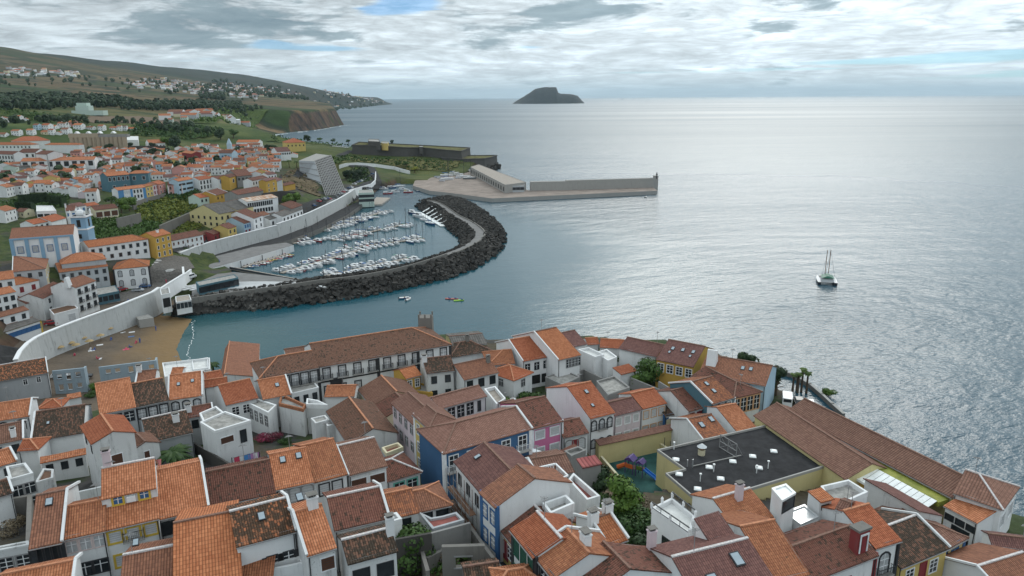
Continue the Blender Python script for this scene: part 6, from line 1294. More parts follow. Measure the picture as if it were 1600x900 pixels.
def infill(name, pix, n, seed):
    P = [hit(x, y) for x, y in pix]; r = random.Random(seed); xs = [p.x for p in P]; ys = [p.y for p in P]; b = MB(); o = P[0]; k = 0
    for _ in range(n * 25):
        if k >= n: break
        x, y = r.uniform(min(xs), max(xs)), r.uniform(min(ys), max(ys)); c = False
        for p, q in zip(P, P[1:] + P[:1]):
            if (p.y > y) != (q.y > y) and x < (q.x - p.x) * (y - p.y) / (q.y - p.y) + p.x: c = not c
        if not c or G(x, y) < 3: continue
        a = r.choice((.25, .3, 1.85, 1.9)); w, d, h = r.uniform(5, 9), r.uniform(5.5, 8), r.choice((3.2, 3.6, 5.8, 6.2)); q = rect(x, y, w, d, a)
        if any(overlap(q, o_) for o_ in OCC): continue
        OCC.append(q); k += 1; z = G(x, y) - o.z; ca, sa = math.cos(a), math.sin(a); T = lambda u, v, zz: (x - o.x + u * ca - v * sa, y - o.y + u * sa + v * ca, z + zz); wl = r.choice(PALW); rf = r.choice(PALR); e = .18
        for s in (-1, 1):
            f = [T(s * w / 2, -d / 2, -2), T(s * w / 2, d / 2, -2), T(s * w / 2, d / 2, h), T(s * w / 2, 0, h + d * .19), T(s * w / 2, -d / 2, h)]; b.face(f if s > 0 else f[::-1], wl)
            f = [T(-w / 2, s * d / 2, -2), T(w / 2, s * d / 2, -2), T(w / 2, s * d / 2, h), T(-w / 2, s * d / 2, h)]; b.face(f if s < 0 else f[::-1], wl)
            f = [T(-w / 2 - e, s * (d / 2 + .3), h - .1), T(w / 2 + e, s * (d / 2 + .3), h - .1), T(w / 2 + e, 0, h + d * .19 + .03), T(-w / 2 - e, 0, h + d * .19 + .03)]; b.face(f if s < 0 else f[::-1], rf, slope_uv(f, f[0], f[1]))
        for i in range(int(w / 2.4)):
            u = -w / 2 + (i + .6) * 2.4
            for zz in ((1.6,) if h < 4 else (1.5, 4.3)): b.face([T(u - .4, -d / 2 - .03, zz - .7), T(u + .4, -d / 2 - .03, zz - .7), T(u + .4, -d / 2 - .03, zz + .6), T(u - .4, -d / 2 - .03, zz + .6)], 'glass')
    return stuff(b.build(name, None, o), 'small houses packed between the named rows of the valley', 'houses')
infill('packed_houses', [(0, 305), (60, 300), (150, 318), (160, 300), (200, 270), (260, 285), (300, 290), (400, 290), (440, 270), (445, 238), (340, 236), (150, 240), (0, 262)], 230, 2)
# ------------------------------------------------------------------ sea walls, roads, breakwater, marina, harbour
def strip(name, pts, width, mat, off=.12, step=3.0, left=0.0, gz=None):
    """road draped on the ground along world points"""
    P = [Vector((p[0], p[1], 0)) for p in pts]; Q = []
    for p, q in zip(P, P[1:]):
        n = max(1, int((q - p).length / step))
        for i in range(n): Q.append(p.lerp(q, i / n))
    Q.append(P[-1]); b = MB(); rows = []; o = Q[0]
    for i, p in enumerate(Q):
        d = (Q[min(i + 1, len(Q) - 1)] - Q[max(i - 1, 0)]).normalized(); n = Vector((-d.y, d.x, 0)); r = []
        for k in (-.5, -.25, 0, .25, .5):
            c = p + n * (left + k * width); z = (max(G(c.x, c.y), G(c.x + .8, c.y), G(c.x, c.y + .8), G(c.x - .8, c.y - .8)) if gz is None else gz) + off; r.append((c.x - o.x, c.y - o.y, z))
        rows.append(r)
    for r0, r1 in zip(rows, rows[1:]):
        for i in range(4): b.face([r0[i + 1], r0[i], r1[i], r1[i + 1]][::-1] if False else [r0[i], r1[i], r1[i + 1], r0[i + 1]][::-1], mat)
    ob = b.build(name, None, (o.x, o.y, 0)); return structure(ob)
plain('asphalt', (0.046, 0.046, 0.047), .95, .1, .25, .6); plain('cobble', (0.125, 0.115, 0.105), .95, .1, .35, 1.5); plain('apron', (0.26, 0.215, 0.185), .9, .15, .25, .12); plain('paving', (0.19, 0.185, 0.18), .9, .15, .15, .3); plain('calcada_w', (.5, .49, .46)); plain('grass_mat', (0.06, 0.085, 0.022), .95, .1, .5, .3); plain('grass_dry', (0.11, 0.105, 0.04), .95, .1, .5, .25); plain('moundearth', (0.11, 0.085, 0.05), .95, .1, .5, .2)
def seawall(label, top, zt, zb, mat, th=.9, batter=.8, name='sea_wall', cope=True):
    P = [W(x, y, zt) for x, y in top]; o = P[0]; root = thing(name, label, 'sea wall', (o.x, o.y, zb)); root['kind'] = 'thing'; b = MB(); c = MB(); H_ = zt - zb
    ns = []
    for i in range(len(P)):
        d = (P[min(i + 1, len(P) - 1)] - P[max(i - 1, 0)]).normalized(); ns.append(Vector((d.y, -d.x, 0)))
    L_ = lambda p, n, k, z: (p.x - o.x + n.x * k, p.y - o.y + n.y * k, z)
    for i in range(len(P) - 1):
        p, q, n, m_ = P[i], P[i + 1], ns[i], ns[i + 1]
        b.face([L_(p, n, batter, -1), L_(q, m_, batter, -1), L_(q, m_, 0, H_), L_(p, n, 0, H_)], mat)
        b.face([L_(q, m_, -th, -1), L_(p, n, -th, -1), L_(p, n, -th, H_), L_(q, m_, -th, H_)], mat)
        b.face([L_(p, n, 0, H_), L_(q, m_, 0, H_), L_(q, m_, -th, H_), L_(p, n, -th, H_)], mat)
        c.face([L_(p, n, .12, H_ - .2), L_(q, m_, .12, H_ - .2), L_(q, m_, .12, H_ + .14), L_(p, n, .12, H_ + .14)], 'white2'); c.face([L_(p, n, .12, H_ + .14), L_(q, m_, .12, H_ + .14), L_(q, m_, -th - .1, H_ + .14), L_(p, n, -th - .1, H_ + .14)], 'white2')
        c.face([L_(q, m_, -th - .1, H_ - .2), L_(p, n, -th - .1, H_ - .2), L_(p, n, -th - .1, H_ + .14), L_(q, m_, -th - .1, H_ + .14)], 'white2')
    for i, s in ((0, 1), (len(P) - 1, -1)):
        f = [L_(P[i], ns[i], batter, -1), L_(P[i], ns[i], 0, H_), L_(P[i], ns[i], -th, H_), L_(P[i], ns[i], -th, -1)]; b.face(f if s > 0 else f[::-1], mat)
    b.build('wall_body', root)
    if cope: c.build('coping', root)
    return root, P
BW = [(27, 562), (34, 548), (45, 536), (58, 527), (75, 519), (100, 509), (140, 494), (180, 480), (220, 464), (240, 456), (250, 449)]
seawall('long stained white sea wall curving round the beach', BW, 9.2, 1.6, 'seawall')
rp = [W(x, y, 8.3) for x, y in BW]
strip('road', [rp[0] + Vector((-8, -18, 0))] + rp[:-1], 9.0, 'asphalt', left=6.2)
strip('pavement', [rp[0] + Vector((-8, -18, 0))] + rp[:-1], 2.0, 'cobble', left=1.7, off=.26)
HW = [(282, 395), (305, 386), (333, 377), (380, 365), (433, 352)]; HW2 = [(433, 350), (455, 343), (484, 332), (508, 321), (529, 311), (546, 301), (557, 294)]
seawall('long white retaining wall with small buttresses below the harbour road', HW, 9.2, 2.2, 'seawall', batter=.5)
seawall('higher white retaining wall below the hotel road', HW2, 9.8, 2.2, 'seawall', batter=.5)
h_ = [W(x, y, 9.2) for x, y in HW + HW2[1:]]
strip('road', h_, 7.0, 'asphalt', left=5.2); strip('pavement', h_, 1.6, 'paving', left=1.0, off=.25)
seawall('white terrace wall with stepped edge on the promenade square', [(287, 417), (288, 428), (262, 444), (250, 452)][::-1], 8.6, 4.2, 'white2', batter=.3, th=.6)
seawall('white ramp wall beside the promenade stairs', [(272, 441), (299, 421)], 6.6, 3.6, 'white2', batter=.3, th=.6)
wall_run('white_wall', 'low curved white wall below the fort slope', [(530, 258), (540, 255), (560, 254), (587, 256), (615, 260), (640, 267)], None, 3.0, .6, 'white2')
wall_run('white_wall', 'bent white wall at the harbour road corner by the marina office', [(545, 297), (580, 287), (586, 281), (587, 268)], None, 5.0, .6, 'white2')
wall_run('stone_wall', 'grey garden retaining wall beside the beige veranda house', [(183, 341), (218, 333)], None, 6.0, .8, 'stone')
wall_run('stone_wall', 'long sloping stone wall below the yellow flowering garden', [(250, 352), (280, 339), (313, 325)], None, 5.0, .8, 'stone')
wall_run('stone_wall', 'dark retaining wall under the ochre gable house', [(410, 302), (440, 298), (461, 300)], None, 7.0, .8, 'darkstone')
wall_run('stone_wall', 'dark terrace wall below the white long warehouse', [(200, 228), (258, 228)], None, 8.0, 1.0, 'darkstone')
wall_run('stone_wall', 'street edge wall under the coloured terrace', [(207, 317), (232, 308), (258, 302)], None, 4.0, .6, 'stone')
# quays
def quay(name, label, pix, z, mat, face, cat='quay', zb=-2.0):
    ob = poly_prism(name, None, None, [W(x, y, z) for x, y in pix], zb, z, face, mat); structure(ob); return ob
quay('esplanade', None, [(326, 417), (332, 419), (400, 400), (459, 383), (447, 379), (395, 386), (330, 402), (312, 404)], 3.3, 'paving', 'white2')
quay('harbour_apron', None, [(645, 290), (671, 298), (700, 301), (769, 310), (1027, 298), (1021, 293), (830, 298), (800, 292), (745, 256), (700, 262), (664, 270), (648, 283)], 3.0, 'apron', 'concrete')
quay('harbour_quay', None, [(282, 402), (317, 398), (380, 383), (435, 370), (487, 352), (533, 327), (557, 316), (572, 309), (566, 319), (542, 336), (500, 357), (455, 374), (400, 388), (330, 406), (300, 410)], 2.7, 'asphalt', 'stone')
quay('plaza', None, [(300, 463), (380, 455), (440, 446), (482, 441), (440, 433), (385, 427), (366, 425), (340, 428), (300, 445)], 3.6, 'paving', 'stone', zb=-1)
for k in range(7):   # curved steps of the waterside square
    b = MB(); c = W(395, 446, 3.6); r0 = 9 + k * 2.6
    for i in range(14):
        a0, a1 = rad(20 + 150 * i / 14), rad(20 + 150 * (i + 1) / 14)
        P4 = [(math.cos(a) * r * 1.25, math.sin(a) * r * .55) for a, r in ((a0, r0), (a1, r0), (a1, r0 + 1.1), (a0, r0 + 1.1))]
        b.prism([(x, y, 0) for x, y in P4][::-1] if False else [(P4[0][0], P4[0][1], 0), (P4[3][0], P4[3][1], 0), (P4[2][0], P4[2][1], 0), (P4[1][0], P4[1][1], 0)], [(P4[0][0], P4[0][1], .3), (P4[3][0], P4[3][1], .3), (P4[2][0], P4[2][1], .3), (P4[1][0], P4[1][1], .3)], 'white2')
    tag(b.build('curved_bench', None, (c.x, c.y - 9, 3.6)), f'white curved stone bench, {ORD[k]} ring out from the centre of the waterside square', 'bench', 'curved benches of the square')
slab_box('low glass pavilion with flat concrete roof on the waterside square', [(311, 447), (372, 434), (366, 429), (306, 441)], 3.4, 'teal', 'slab', .15, z=7.2, name='pavilion', cat='pavilion', wins=[(0, 8, [1.7], 'n', dict(w=2.2, h=2.2))])
slab_box('small white changing hut with dark doors beside the square', [(275, 473), (299, 469), (296, 461), (274, 464)], 3.0, 'white', 'deck', .2, z=6.8, name='hut', cat='hut', wins=[(0, 4, [1.4], 'n', dict(w=1.0, h=1.9))])
slab_box('white gate block with dark arch at the wall end', [(252, 462), (266, 459), (264, 450), (250, 453)], 5, 'white', 'slab', .3, z=9.6, name='gatehouse', cat='gatehouse', wins=[(0, 1, [2.8], 'hole', dict(w=2.4, h=3.2))])
slab_box('lifeguard platform of grey concrete with yellow tower on the beach', [(217, 500), (240, 496), (232, 491), (212, 495)], 2.2, 'concrete', 'slab', 0, z=3.6, name='platform', cat='platform')
# breakwater
ST = [((285, 470), (262, 496), (300, 460)), ((330, 463), (330, 491), (345, 455)), ((380, 456), (380, 488), (395, 449)), ((440, 448), (450, 482), (438, 443)), ((500, 439), (510, 473), (498, 435)), ((560, 432), (572, 464), (557, 428)), ((630, 418), (645, 449), (622, 420)), ((696, 398), (718, 430), (682, 402)), ((733, 382), (768, 405), (712, 389)), ((749, 366), (791, 380), (718, 377)), ((736, 350), (782, 352), (702, 361)), ((713, 337), (754, 328), (685, 347)), ((691, 321), (722, 311), (660, 331)), ((676, 315), (692, 307), (650, 325)), ((668, 315), (654, 314), (646, 321))]
def spline(P, n=8):
    out = []
    for i in range(len(P) - 1):
        a, b_, c, d = P[max(i - 1, 0)], P[i], P[i + 1], P[min(i + 2, len(P) - 1)]
        for k in range(n):
            t = k / n; out.append(.5 * ((2 * b_) + (c - a) * t + (2 * a - 5 * b_ + 4 * c - d) * t * t + (3 * b_ - a - 3 * c + d) * t ** 3))
    out.append(P[-1]); return out
BC = spline([W(*c, 4.6) for c, o, i in ST]); BO = spline([W(*o, 0) for c, o, i in ST]); BI = spline([W(*i, 0) for c, o, i in ST])
o = BC[0].copy(); o.z = 0; root = thing('breakwater', 'curved dark rock breakwater with a paved walkway round the marina', 'breakwater', o)
em, wk, pw = MB(), MB(), MB(); L0 = lambda v: (v.x - o.x, v.y - o.y, v.z)
edge = []
for i, c in enumerate(BC):
    uo = (BO[i] - c); uo.z = 0; uo.normalize(); ui = (BI[i] - c); ui.z = 0; ui.normalize()
    edge.append((c + uo * 2.6, c + ui * 2.2, uo, ui))
low = lambda v: Vector((v.x, v.y, -1.5))
for i in range(len(BC) - 1):
    (a0, b0, u0, v0), (a1, b1, u1, v1) = edge[i], edge[i + 1]
    for P4, m_, B_ in (([low(BO[i]), low(BO[i + 1]), a1, a0], 'basalt', em), ([a0, a1, b1, b0], 'paving', wk), ([b0, b1, low(BI[i + 1]), low(BI[i])], 'basalt', em)):
        f = [L0(p) for p in P4]; n = (Vector(f[1]) - Vector(f[0])).cross(Vector(f[2]) - Vector(f[0]))
        B_.face(f if n.z > 0 else f[::-1], m_)
    pa0, pa1 = a0 + u0 * .05, a1 + u1 * .05; pb0, pb1 = a0 + u0 * .8, a1 + u1 * .8; up = Vector((0, 0, 1.3 if i < 56 else .5)); dn = Vector((0, 0, -1))
    for P4 in ([pa0 + dn, pa1 + dn, pa1 + up, pa0 + up], [pb1 + dn, pb0 + dn, pb0 + up, pb1 + up], [pa0 + up, pa1 + up, pb1 + up, pb0 + up]):
        pw.face([L0(p) for p in P4], 'stone')
em.build('embankment', root); wk.build('walkway', root); pw.build('parapet', root)
rg = random.Random(5); RB = MB()
def rock(B_, c, s, mat):
    base = [(-1, -1, -1), (1, -1, -1), (1, 1, -1), (-1, 1, -1), (-1, -1, 1), (1, -1, 1), (1, 1, 1), (-1, 1, 1)]
    M = Matrix.Rotation(rg.uniform(0, 6.3), 3, 'Z') @ Matrix.Rotation(rg.uniform(0, 6.3), 3, 'X') @ Matrix.Rotation(rg.uniform(0, 6.3), 3, 'Y')
    sc = (s * rg.uniform(.6, 1.1), s * rg.uniform(.5, 1), s * rg.uniform(.5, .9))
    vs = [Vector(c) + M @ Vector((x * sc[0] * rg.uniform(.6, 1), y * sc[1] * rg.uniform(.6, 1), z * sc[2] * rg.uniform(.6, 1))) for x, y, z in base]
    B_.mesh_faces([tuple(v) for v in vs], [(3, 2, 1, 0), (4, 5, 6, 7), (0, 1, 5, 4), (1, 2, 6, 5), (2, 3, 7, 6), (3, 0, 4, 7)], mat)
for i in range(len(BC) - 1):
    a0, b0, _, _ = edge[i]; a1, b1, _, _ = edge[i + 1]
    seg = (BC[i + 1] - BC[i]).length
    for (p0, p1, q0, q1, k, far_) in ((BO[i], BO[i + 1], a0, a1, 1, 0), (BI[i], BI[i + 1], b0, b1, .45 if i < 52 else 1, 1)):
        wd = (p0 - q0).length
        for _ in range(int(seg * wd * .42 * k)):
            t, s = rg.random(), rg.random(); c = p0.lerp(p1, t).lerp(q0.lerp(q1, t), s * .95) + Vector((0, 0, rg.uniform(-.1, .35)))
            rock(RB, L0(c), rg.uniform(.6, 1.35) if i > 22 else rg.uniform(.45, 1.0), 'basalt' if i > 18 or rg.random() < .4 else 'basalt_pale')
for (x, y) in ((742, 262), (752, 262), (762, 258), (772, 258), (778, 260), (771, 264), (760, 263), (748, 260)):
    for _ in range(6): p = W(x + rg.uniform(-4, 4), y + rg.uniform(-2, 2), 1.5); rock(RB, L0(p), rg.uniform(2, 4.5), 'basalt')
stuff(RB.build('rock_armour', None, tuple(o)), 'dark boulders heaped along the breakwater', 'rocks')
for k in range(6):
    t = k / 5; p = W(661 + 26 * t, 331 + 18 * t, 1.0); q = W(676 + 30 * t, 322 + 18 * t, 3.5); b = MB(); b.bar((0, 0, 0), tuple(q - p), 1.2, 'plastic_white', .25)
    tag(b.build('gangway', None, p), f'pale gangway, {ORD[k]} from the breakwater tip down to the inner dock', 'gangway', 'gangways of the inner dock')
# marina
def hull(b, L, Wd, hgt, mat, deck, bowf=1.0):
    sec = [(-.5, .80, 1.0), (-.2, 1.0, .95), (.15, .92, 1.0), (.36, .55, 1.12), (.5, .04, 1.25)]
    ring = []
    for x, w, z in sec: ring.append([(x * L, -w * Wd / 2, z * hgt), (x * L * .96, -w * Wd * .36, -.25), (x * L * .96, w * Wd * .36, -.25), (x * L, w * Wd / 2, z * hgt)])
    for r0, r1 in zip(ring, ring[1:]):
        for i in range(3): b.face([r0[i], r0[i + 1], r1[i + 1], r1[i]][::-1], mat)
        b.face([r0[0], r1[0], r1[3], r0[3]], deck)
    b.face(ring[0], mat)
def boat_proto(kind, hmat, cmat):
    t = thing('motorboat' if kind == 'motor' else 'sailboat' if kind == 'sail' else 'dinghy', 'x', 'boat', (0, -500, 0))
    if kind == 'motor':
        b = MB(); hull(b, 7.2, 2.5, .95, hmat, 'hull_w'); b.build('hull', t)
        b = MB(); b.prism([(-1.4, -.85, .9), (1.6, -.7, .9), (1.6, .7, .9), (-1.4, .85, .9)], [(-1.2, -.75, 2.0), (.6, -.6, 2.0), (.6, .6, 2.0), (-1.2, .75, 2.0)], 'hull_w'); b.build('cabin', t)
        b = MB(); b.prism([(-1.0, -.84, 1.3), (1.15, -.72, 1.3), (1.15, .72, 1.3), (-1.0, .84, 1.3)], [(-1.0, -.81, 1.75), (.85, -.7, 1.75), (.85, .7, 1.75), (-1.0, .81, 1.75)], 'glass'); b.build('windows', t)
        b = MB(); b.box(-3.2, -1.3, -.95, .95, 1.75, 1.85, cmat); b.bar((-3.1, -.9, .9), (-3.1, -.9, 1.8), .06, 'zinc'); b.bar((-3.1, .9, .9), (-3.1, .9, 1.8), .06, 'zinc'); b.build('canopy', t)
    elif kind == 'sail':
        b = MB(); hull(b, 10.0, 3.1, 1.05, hmat, 'hull_w'); b.build('hull', t)
        b = MB(); b.prism([(-2, -.95, 1), (2.4, -.6, 1.1), (2.4, .6, 1.1), (-2, .95, 1)], [(-1.8, -.85, 1.6), (1.8, -.5, 1.5), (1.8, .5, 1.5), (-1.8, .85, 1.6)], 'hull_w'); b.build('cabin', t)
        b = MB(); b.bar((.9, 0, 1), (.9, 0, 13.5), .27, 'trim_d', n=6); b.bar((.9, -1.2, 8), (.9, 1.2, 8), .09, 'trim_g'); b.bar((.9, 0, 13.4), (4.9, 0, 1.3), .05, 'iron'); b.bar((.9, 0, 13.4), (-4.8, 0, 1.2), .05, 'iron'); b.build('mast', t)
        b = MB(); b.bar((.8, 0, 2.4), (-3.6, 0, 2.3), .42, cmat, .5, n=6); b.build('boom', t)
    else:
        b = MB(); hull(b, 4.6, 1.8, .6, hmat, cmat); b.build('hull', t); b = MB(); b.box(-.2, .25, -.7, .7, .55, .72, 'wood'); b.box(-2.6, -2.25, -.2, .2, .2, 1.0, 'iron'); b.build('outboard_and_bench', t)
    return t
CN = {'hull_w': 'white', 'hull_b': 'navy blue', 'hull_r': 'red', 'hull_g': 'grey', 'canvas_b': 'blue', 'canvas_g': 'green', 'canvas_w': 'cream', 'canvas_r': 'red', 'canvas_y': 'yellow'}
PROT = {}
BOATS_USED = {}
def boat(kind, hm, cm, x, y, a, label, group, z=0.0, sc=1.0):
    k = (kind, hm, cm)
    if k not in PROT: PROT[k] = boat_proto(*k)
    pr = PROT[k]; BOATS_USED.setdefault(k, 0); BOATS_USED[k] += 1
    if BOATS_USED[k] == 1:
        pr.location = (x, y, z); pr.rotation_euler = (0, 0, a); pr.scale = (sc,) * 3; pr['label'] = label; pr['group'] = group; return pr
    return copy_tree(pr, (x, y, z), a, label, group, sc)
def bname(kind, hm, cm):
    return {'motor': f'{CN[hm].split()[0]} motorboat with {CN[cm]} canopy', 'sail': f'{CN[hm].split()[0]} yacht with {CN[cm]} sail cover', 'dinghy': f'{CN[hm]} open dinghy with {CN[cm]} inside'}[kind]
PONT = [('dinghy pontoon', (380, 417), (452, 396), 'dinghy', 2.5), ('first long pontoon', (440, 426), (563, 390), 'motor', 3.1), ('breakwater pontoon', (508, 431), (643, 402), 'motor', 3.1), ('middle mast pontoon', (540, 388), (662, 372), 'sail', 3.5), ('farther mast pontoon', (520, 375), (637, 349), 'sailmotor', 3.8), ('quayside pontoon', (500, 361), (604, 329), 'motor', 3.6), ('esplanade end pontoon', (457, 380), (505, 372), 'mixed', 3.6)]
rb = random.Random(21)
for ph, A_, B_, kd, sp in PONT:
    a, b_ = W(*A_, .5), W(*B_, .5); d = b_ - a; Ln = d.length; d.normalize(); n = Vector((-d.y, d.x, 0)); an = math.atan2(d.y, d.x)
    t = thing('pontoon', f'floating {ph} of the marina', 'pontoon', (a.x, a.y, 0), an, 'marina pontoons'); b = MB(); b.box(0, Ln, -1, 1, .1, .55, 'deck'); b.build('deck', t)
    for i in range(int(Ln / 14) + 1): b = MB(); b.bar((i * 14, 1.2, -1), (i * 14, 1.2, 3.2), .35, 'iron', n=6); b.build('mooring_pile', t)
    for side, sn in ((1, 'far'), (-1, 'near')):
        k = 0; x = 2.0
        while x < Ln - 1:
            kind = {'dinghy': 'dinghy', 'motor': 'motor' if rb.random() < .9 else 'sail', 'mixed': rb.choice(('motor', 'sail')), 'sail': 'sail' if rb.random() < .8 else 'motor', 'sailmotor': rb.choice(('motor', 'motor', 'sail'))}[kd]
            if rb.random() < (.05 if side > 0 else .08): x += sp * 1.2; continue
            if kind == 'dinghy': hm, cm = rb.choice((('hull_w', 'canvas_w'), ('hull_r', 'canvas_w'), ('hull_w', 'canvas_b'), ('hull_b', 'canvas_w'), ('hull_g', 'canvas_y'), ('hull_w', 'canvas_r')))
            elif kind == 'motor': hm, cm = rb.choice((('hull_w', 'canvas_w'),) * 5 + (('hull_w', 'canvas_b'),) * 3 + (('hull_b', 'canvas_w'), ('hull_w', 'canvas_g'), ('hull_g', 'canvas_w'), ('hull_r', 'canvas_w')))
            else: hm, cm = rb.choice((('hull_w', 'canvas_b'),) * 4 + (('hull_w', 'canvas_g'), ('hull_w', 'canvas_w'), ('hull_b', 'canvas_w'), ('hull_w', 'canvas_r')))
            sc = rb.uniform(.62, .95) if kind != 'sail' else rb.uniform(.6, .9); off = {'dinghy': 3.4, 'motor': 4.9, 'sail': 6.2}[kind] * sc
            p = a + d * x + n * side * (off + .5)
            boat(kind, hm, cm, p.x, p.y, an + side * math.pi / 2 + (math.pi if rb.random() < .35 else 0) + rb.uniform(-.05, .05), f'{bname(kind, hm, cm)}, {ORD[min(k, 29)]} on the {sn} side of the {ph}', 'boats moored in the marina', 0, sc)
            k += 1; x += sp * .9 * rb.uniform(.92, 1.15) * (1.0 if kind != 'sail' else 1.1)
a, b_ = W(360, 419, .6), W(484, 442, .6); d = b_ - a; t = thing('pontoon', 'wide wooden walkway bridging the marina entrance steps and the breakwater', 'pontoon', (a.x, a.y, 0), math.atan2(d.y, d.x)); b = MB(); b.box(0, d.length, -1.6, 1.6, .5, .9, 'deck'); b.build('deck', t)
b = MB(); b.box(-.2, d.length, -1.7, -1.6, .9, 1.8, 'iron'); b.build('railing', t)
a, b_ = W(655, 332, .5), W(692, 353, .5); d = b_ - a; an = math.atan2(d.y, d.x); t = thing('pontoon', 'white inner dock under the breakwater tip', 'pontoon', (a.x, a.y, 0), an); b = MB(); b.box(0, d.length, -1.5, 1.5, .1, .6, 'plastic_white'); b.build('deck', t)
for k, (u, kd, hm, cm, sc) in enumerate(((.02, 'motor', 'hull_b', 'canvas_w', 1.3), (.3, 'motor', 'hull_w', 'canvas_w', 1.6), (.55, 'sail', 'hull_w', 'canvas_w', .9), (.8, 'sail', 'hull_b', 'canvas_b', 1.0))):
    p = a + d * u + Vector((d.y, -d.x, 0)).normalized() * 4.5; boat(kd, hm, cm, p.x, p.y, an + .3, f'{bname(kd, hm, cm)}, {ORD[k]} along the inner dock of the breakwater', 'boats at the inner dock', 0, sc)
slab_box('white and pale green glass marina office on the quay', [(560, 302), (584, 301), (582, 297), (560, 297)], 8, 'mint', 'slab', .2, z=10.5, name='marina_office', cat='office', zb=2, wins=[(0, 5, [2.2, 5.2], 'n', dict(w=2.2, h=1.9))])
quay('floating_stage', None, [(578, 320), (596, 319), (610, 309), (588, 308)], 1.2, 'deck', 'concrete', zb=-.6)
for k, (x, y, kd, hm, cm) in enumerate(((600, 296, 'motor', 'hull_w', 'canvas_b'), (612, 294, 'motor', 'hull_b', 'canvas_w'), (624, 292, 'sail', 'hull_w', 'canvas_b'), (606, 303, 'motor', 'hull_r', 'canvas_w'), (618, 301, 'motor', 'hull_w', 'canvas_w'), (638, 301, 'motor', 'hull_r', 'canvas_y'), (630, 297, 'motor', 'hull_w', 'canvas_w'), (655, 299, 'dinghy', 'hull_b', 'canvas_w'), (668, 301, 'dinghy', 'hull_g', 'canvas_y'))):
    p = W(x, y, 0); boat(kd, hm, cm, p.x, p.y, rb.uniform(-.2, .5), f'{bname(kd, hm, cm)}, {ORD[k]} in the loose group by the inner harbour', 'boats in the inner harbour', 0, 1.1)
# boats ashore on the apron
k = 0
for i in range(26):
    x = rb.uniform(672, 742); y = rb.uniform(268, 284) if x < 715 else rb.uniform(266, 280); p = W(x, y, 3.0)
    if any((p - q).length < 7 for q in [Vector(v) for v in BOATS_USED.get('_ash', [])]): continue
    BOATS_USED.setdefault('_ash', []).append(tuple(p)); kd = rb.choice(('motor', 'sail', 'sail', 'dinghy')); hm, cm = rb.choice((('hull_w', 'canvas_b'), ('hull_w', 'canvas_w'), ('hull_r', 'canvas_w'), ('hull_b', 'canvas_w'), ('hull_g', 'canvas_w')) if kd != 'dinghy' else (('hull_w', 'canvas_b'), ('hull_r', 'canvas_w')))
    boat(kd, hm, cm, p.x, p.y, rb.uniform(-.4, .6), f'{bname(kd, hm, cm)}, {ORD[k]} among boats ashore on the harbour apron', 'boats laid up on the apron', 3.5, 1.25); k += 1
# harbour mole
P_ = [W(829, 298, 3), W(885, 297, 3), W(1021, 293, 3), W(1028, 293, 3)]; o = P_[0]; t = thing('harbour_mole', 'long grey concrete wave wall at the end of the harbour pier', 'pier wall', o)
t['kind'] = 'thing'
for (p, q, hh_, nm) in ((P_[0], P_[1], 7.0, 'wave_wall'), (P_[1], P_[2], 7.6, 'wave_wall'), (P_[2], P_[3], 9.5, 'pier_head')):
    b = MB(); d = (q - p).normalized(); n = Vector((-d.y, d.x, 0)); A4 = [p - o, q - o, q - o + n * 5, p - o + n * 5]; b.prism([(v.x, v.y, -4) for v in A4], [(v.x, v.y, hh_) for v in A4], 'concrete'); b.build(nm, t)
p = W(1026, 279, 12.5); t = thing('harbour_beacon', 'small dark beacon post at the tip of the pier', 'beacon', (p.x, p.y, 12.4)); b = MB(); b.lathe([(.5, 0), (.4, 3), (.8, 3.1), (.8, 3.6), (.4, 3.7), (.4, 4.6), (.001, 5.2)], 8, 'trim_d'); b.build('post', t)
slab_box('long low harbour shed with pale flat roof and dark arcade', [(735, 261), (789, 289), (822, 285), (748, 257)], 6, 'concrete', 'deck', .2, z=9.5, name='harbour_shed', cat='shed', zb=3, wins=[(0, 16, [3.6], 'hole', dict(w=3.4, h=3.2))])
slab_box('small white harbour office at the end of the long shed', [(787, 291), (819, 290), (820, 286), (790, 287)], 4, 'greywall', 'slab', .2, z=8.0, name='harbour_office', cat='office', zb=3, wins=[(0, 5, [2.2], 'n', dict(w=3, h=2))])
# fort
def fort(label, base, tops, mat, depth=45, batter=1.5, name='fort_wall'):
    P = [W(*p) for p in base]; o = P[0].copy(); root = thing(name, label, 'fort', o); root['kind'] = 'thing'; m = MB()
    bk = [P[-1] + Vector((6, depth, 0)), P[0] + Vector((-4, depth, 0))]; T_ = list(tops) + [tops[-1], tops[0]]
    ring = P + bk; ce = sum(ring, Vector()) / len(ring); lo = []; hi = []
    for p, zt in zip(ring, T_): d = (ce - p); d.z = 0; d.normalize(); lo.append((p.x - o.x, p.y - o.y, p.z - o.z - 5)); hi.append((p.x - o.x + d.x * batter, p.y - o.y + d.y * batter, zt - o.z))
    m.prism(lo, hi, mat, None, False); n = len(hi); c0 = tuple(sum((Vector(h) for h in hi), Vector()) / n)
    for i in range(n): m.face([hi[i], hi[(i + 1) % n], c0], 'grass_dry')
    m.build('rampart', root); c = MB()
    for i in range(n):
        q0, q1 = Vector(hi[i]), Vector(hi[(i + 1) % n]); c.bar(q0 + Vector((0, 0, .4)), q1 + Vector((0, 0, .4)), 1.2, mat, 1.0)
    c.build('parapet', root); return root
fort('dark stone rampart of the old fort above the harbour', [(549, 242, 18), (578, 243, 17), (636, 246, 15), (662, 245, 15), (700, 248, 13), (723, 249, 12)], (27.5, 27, 24.5, 24, 21.5, 20), 'fortstone', 55)
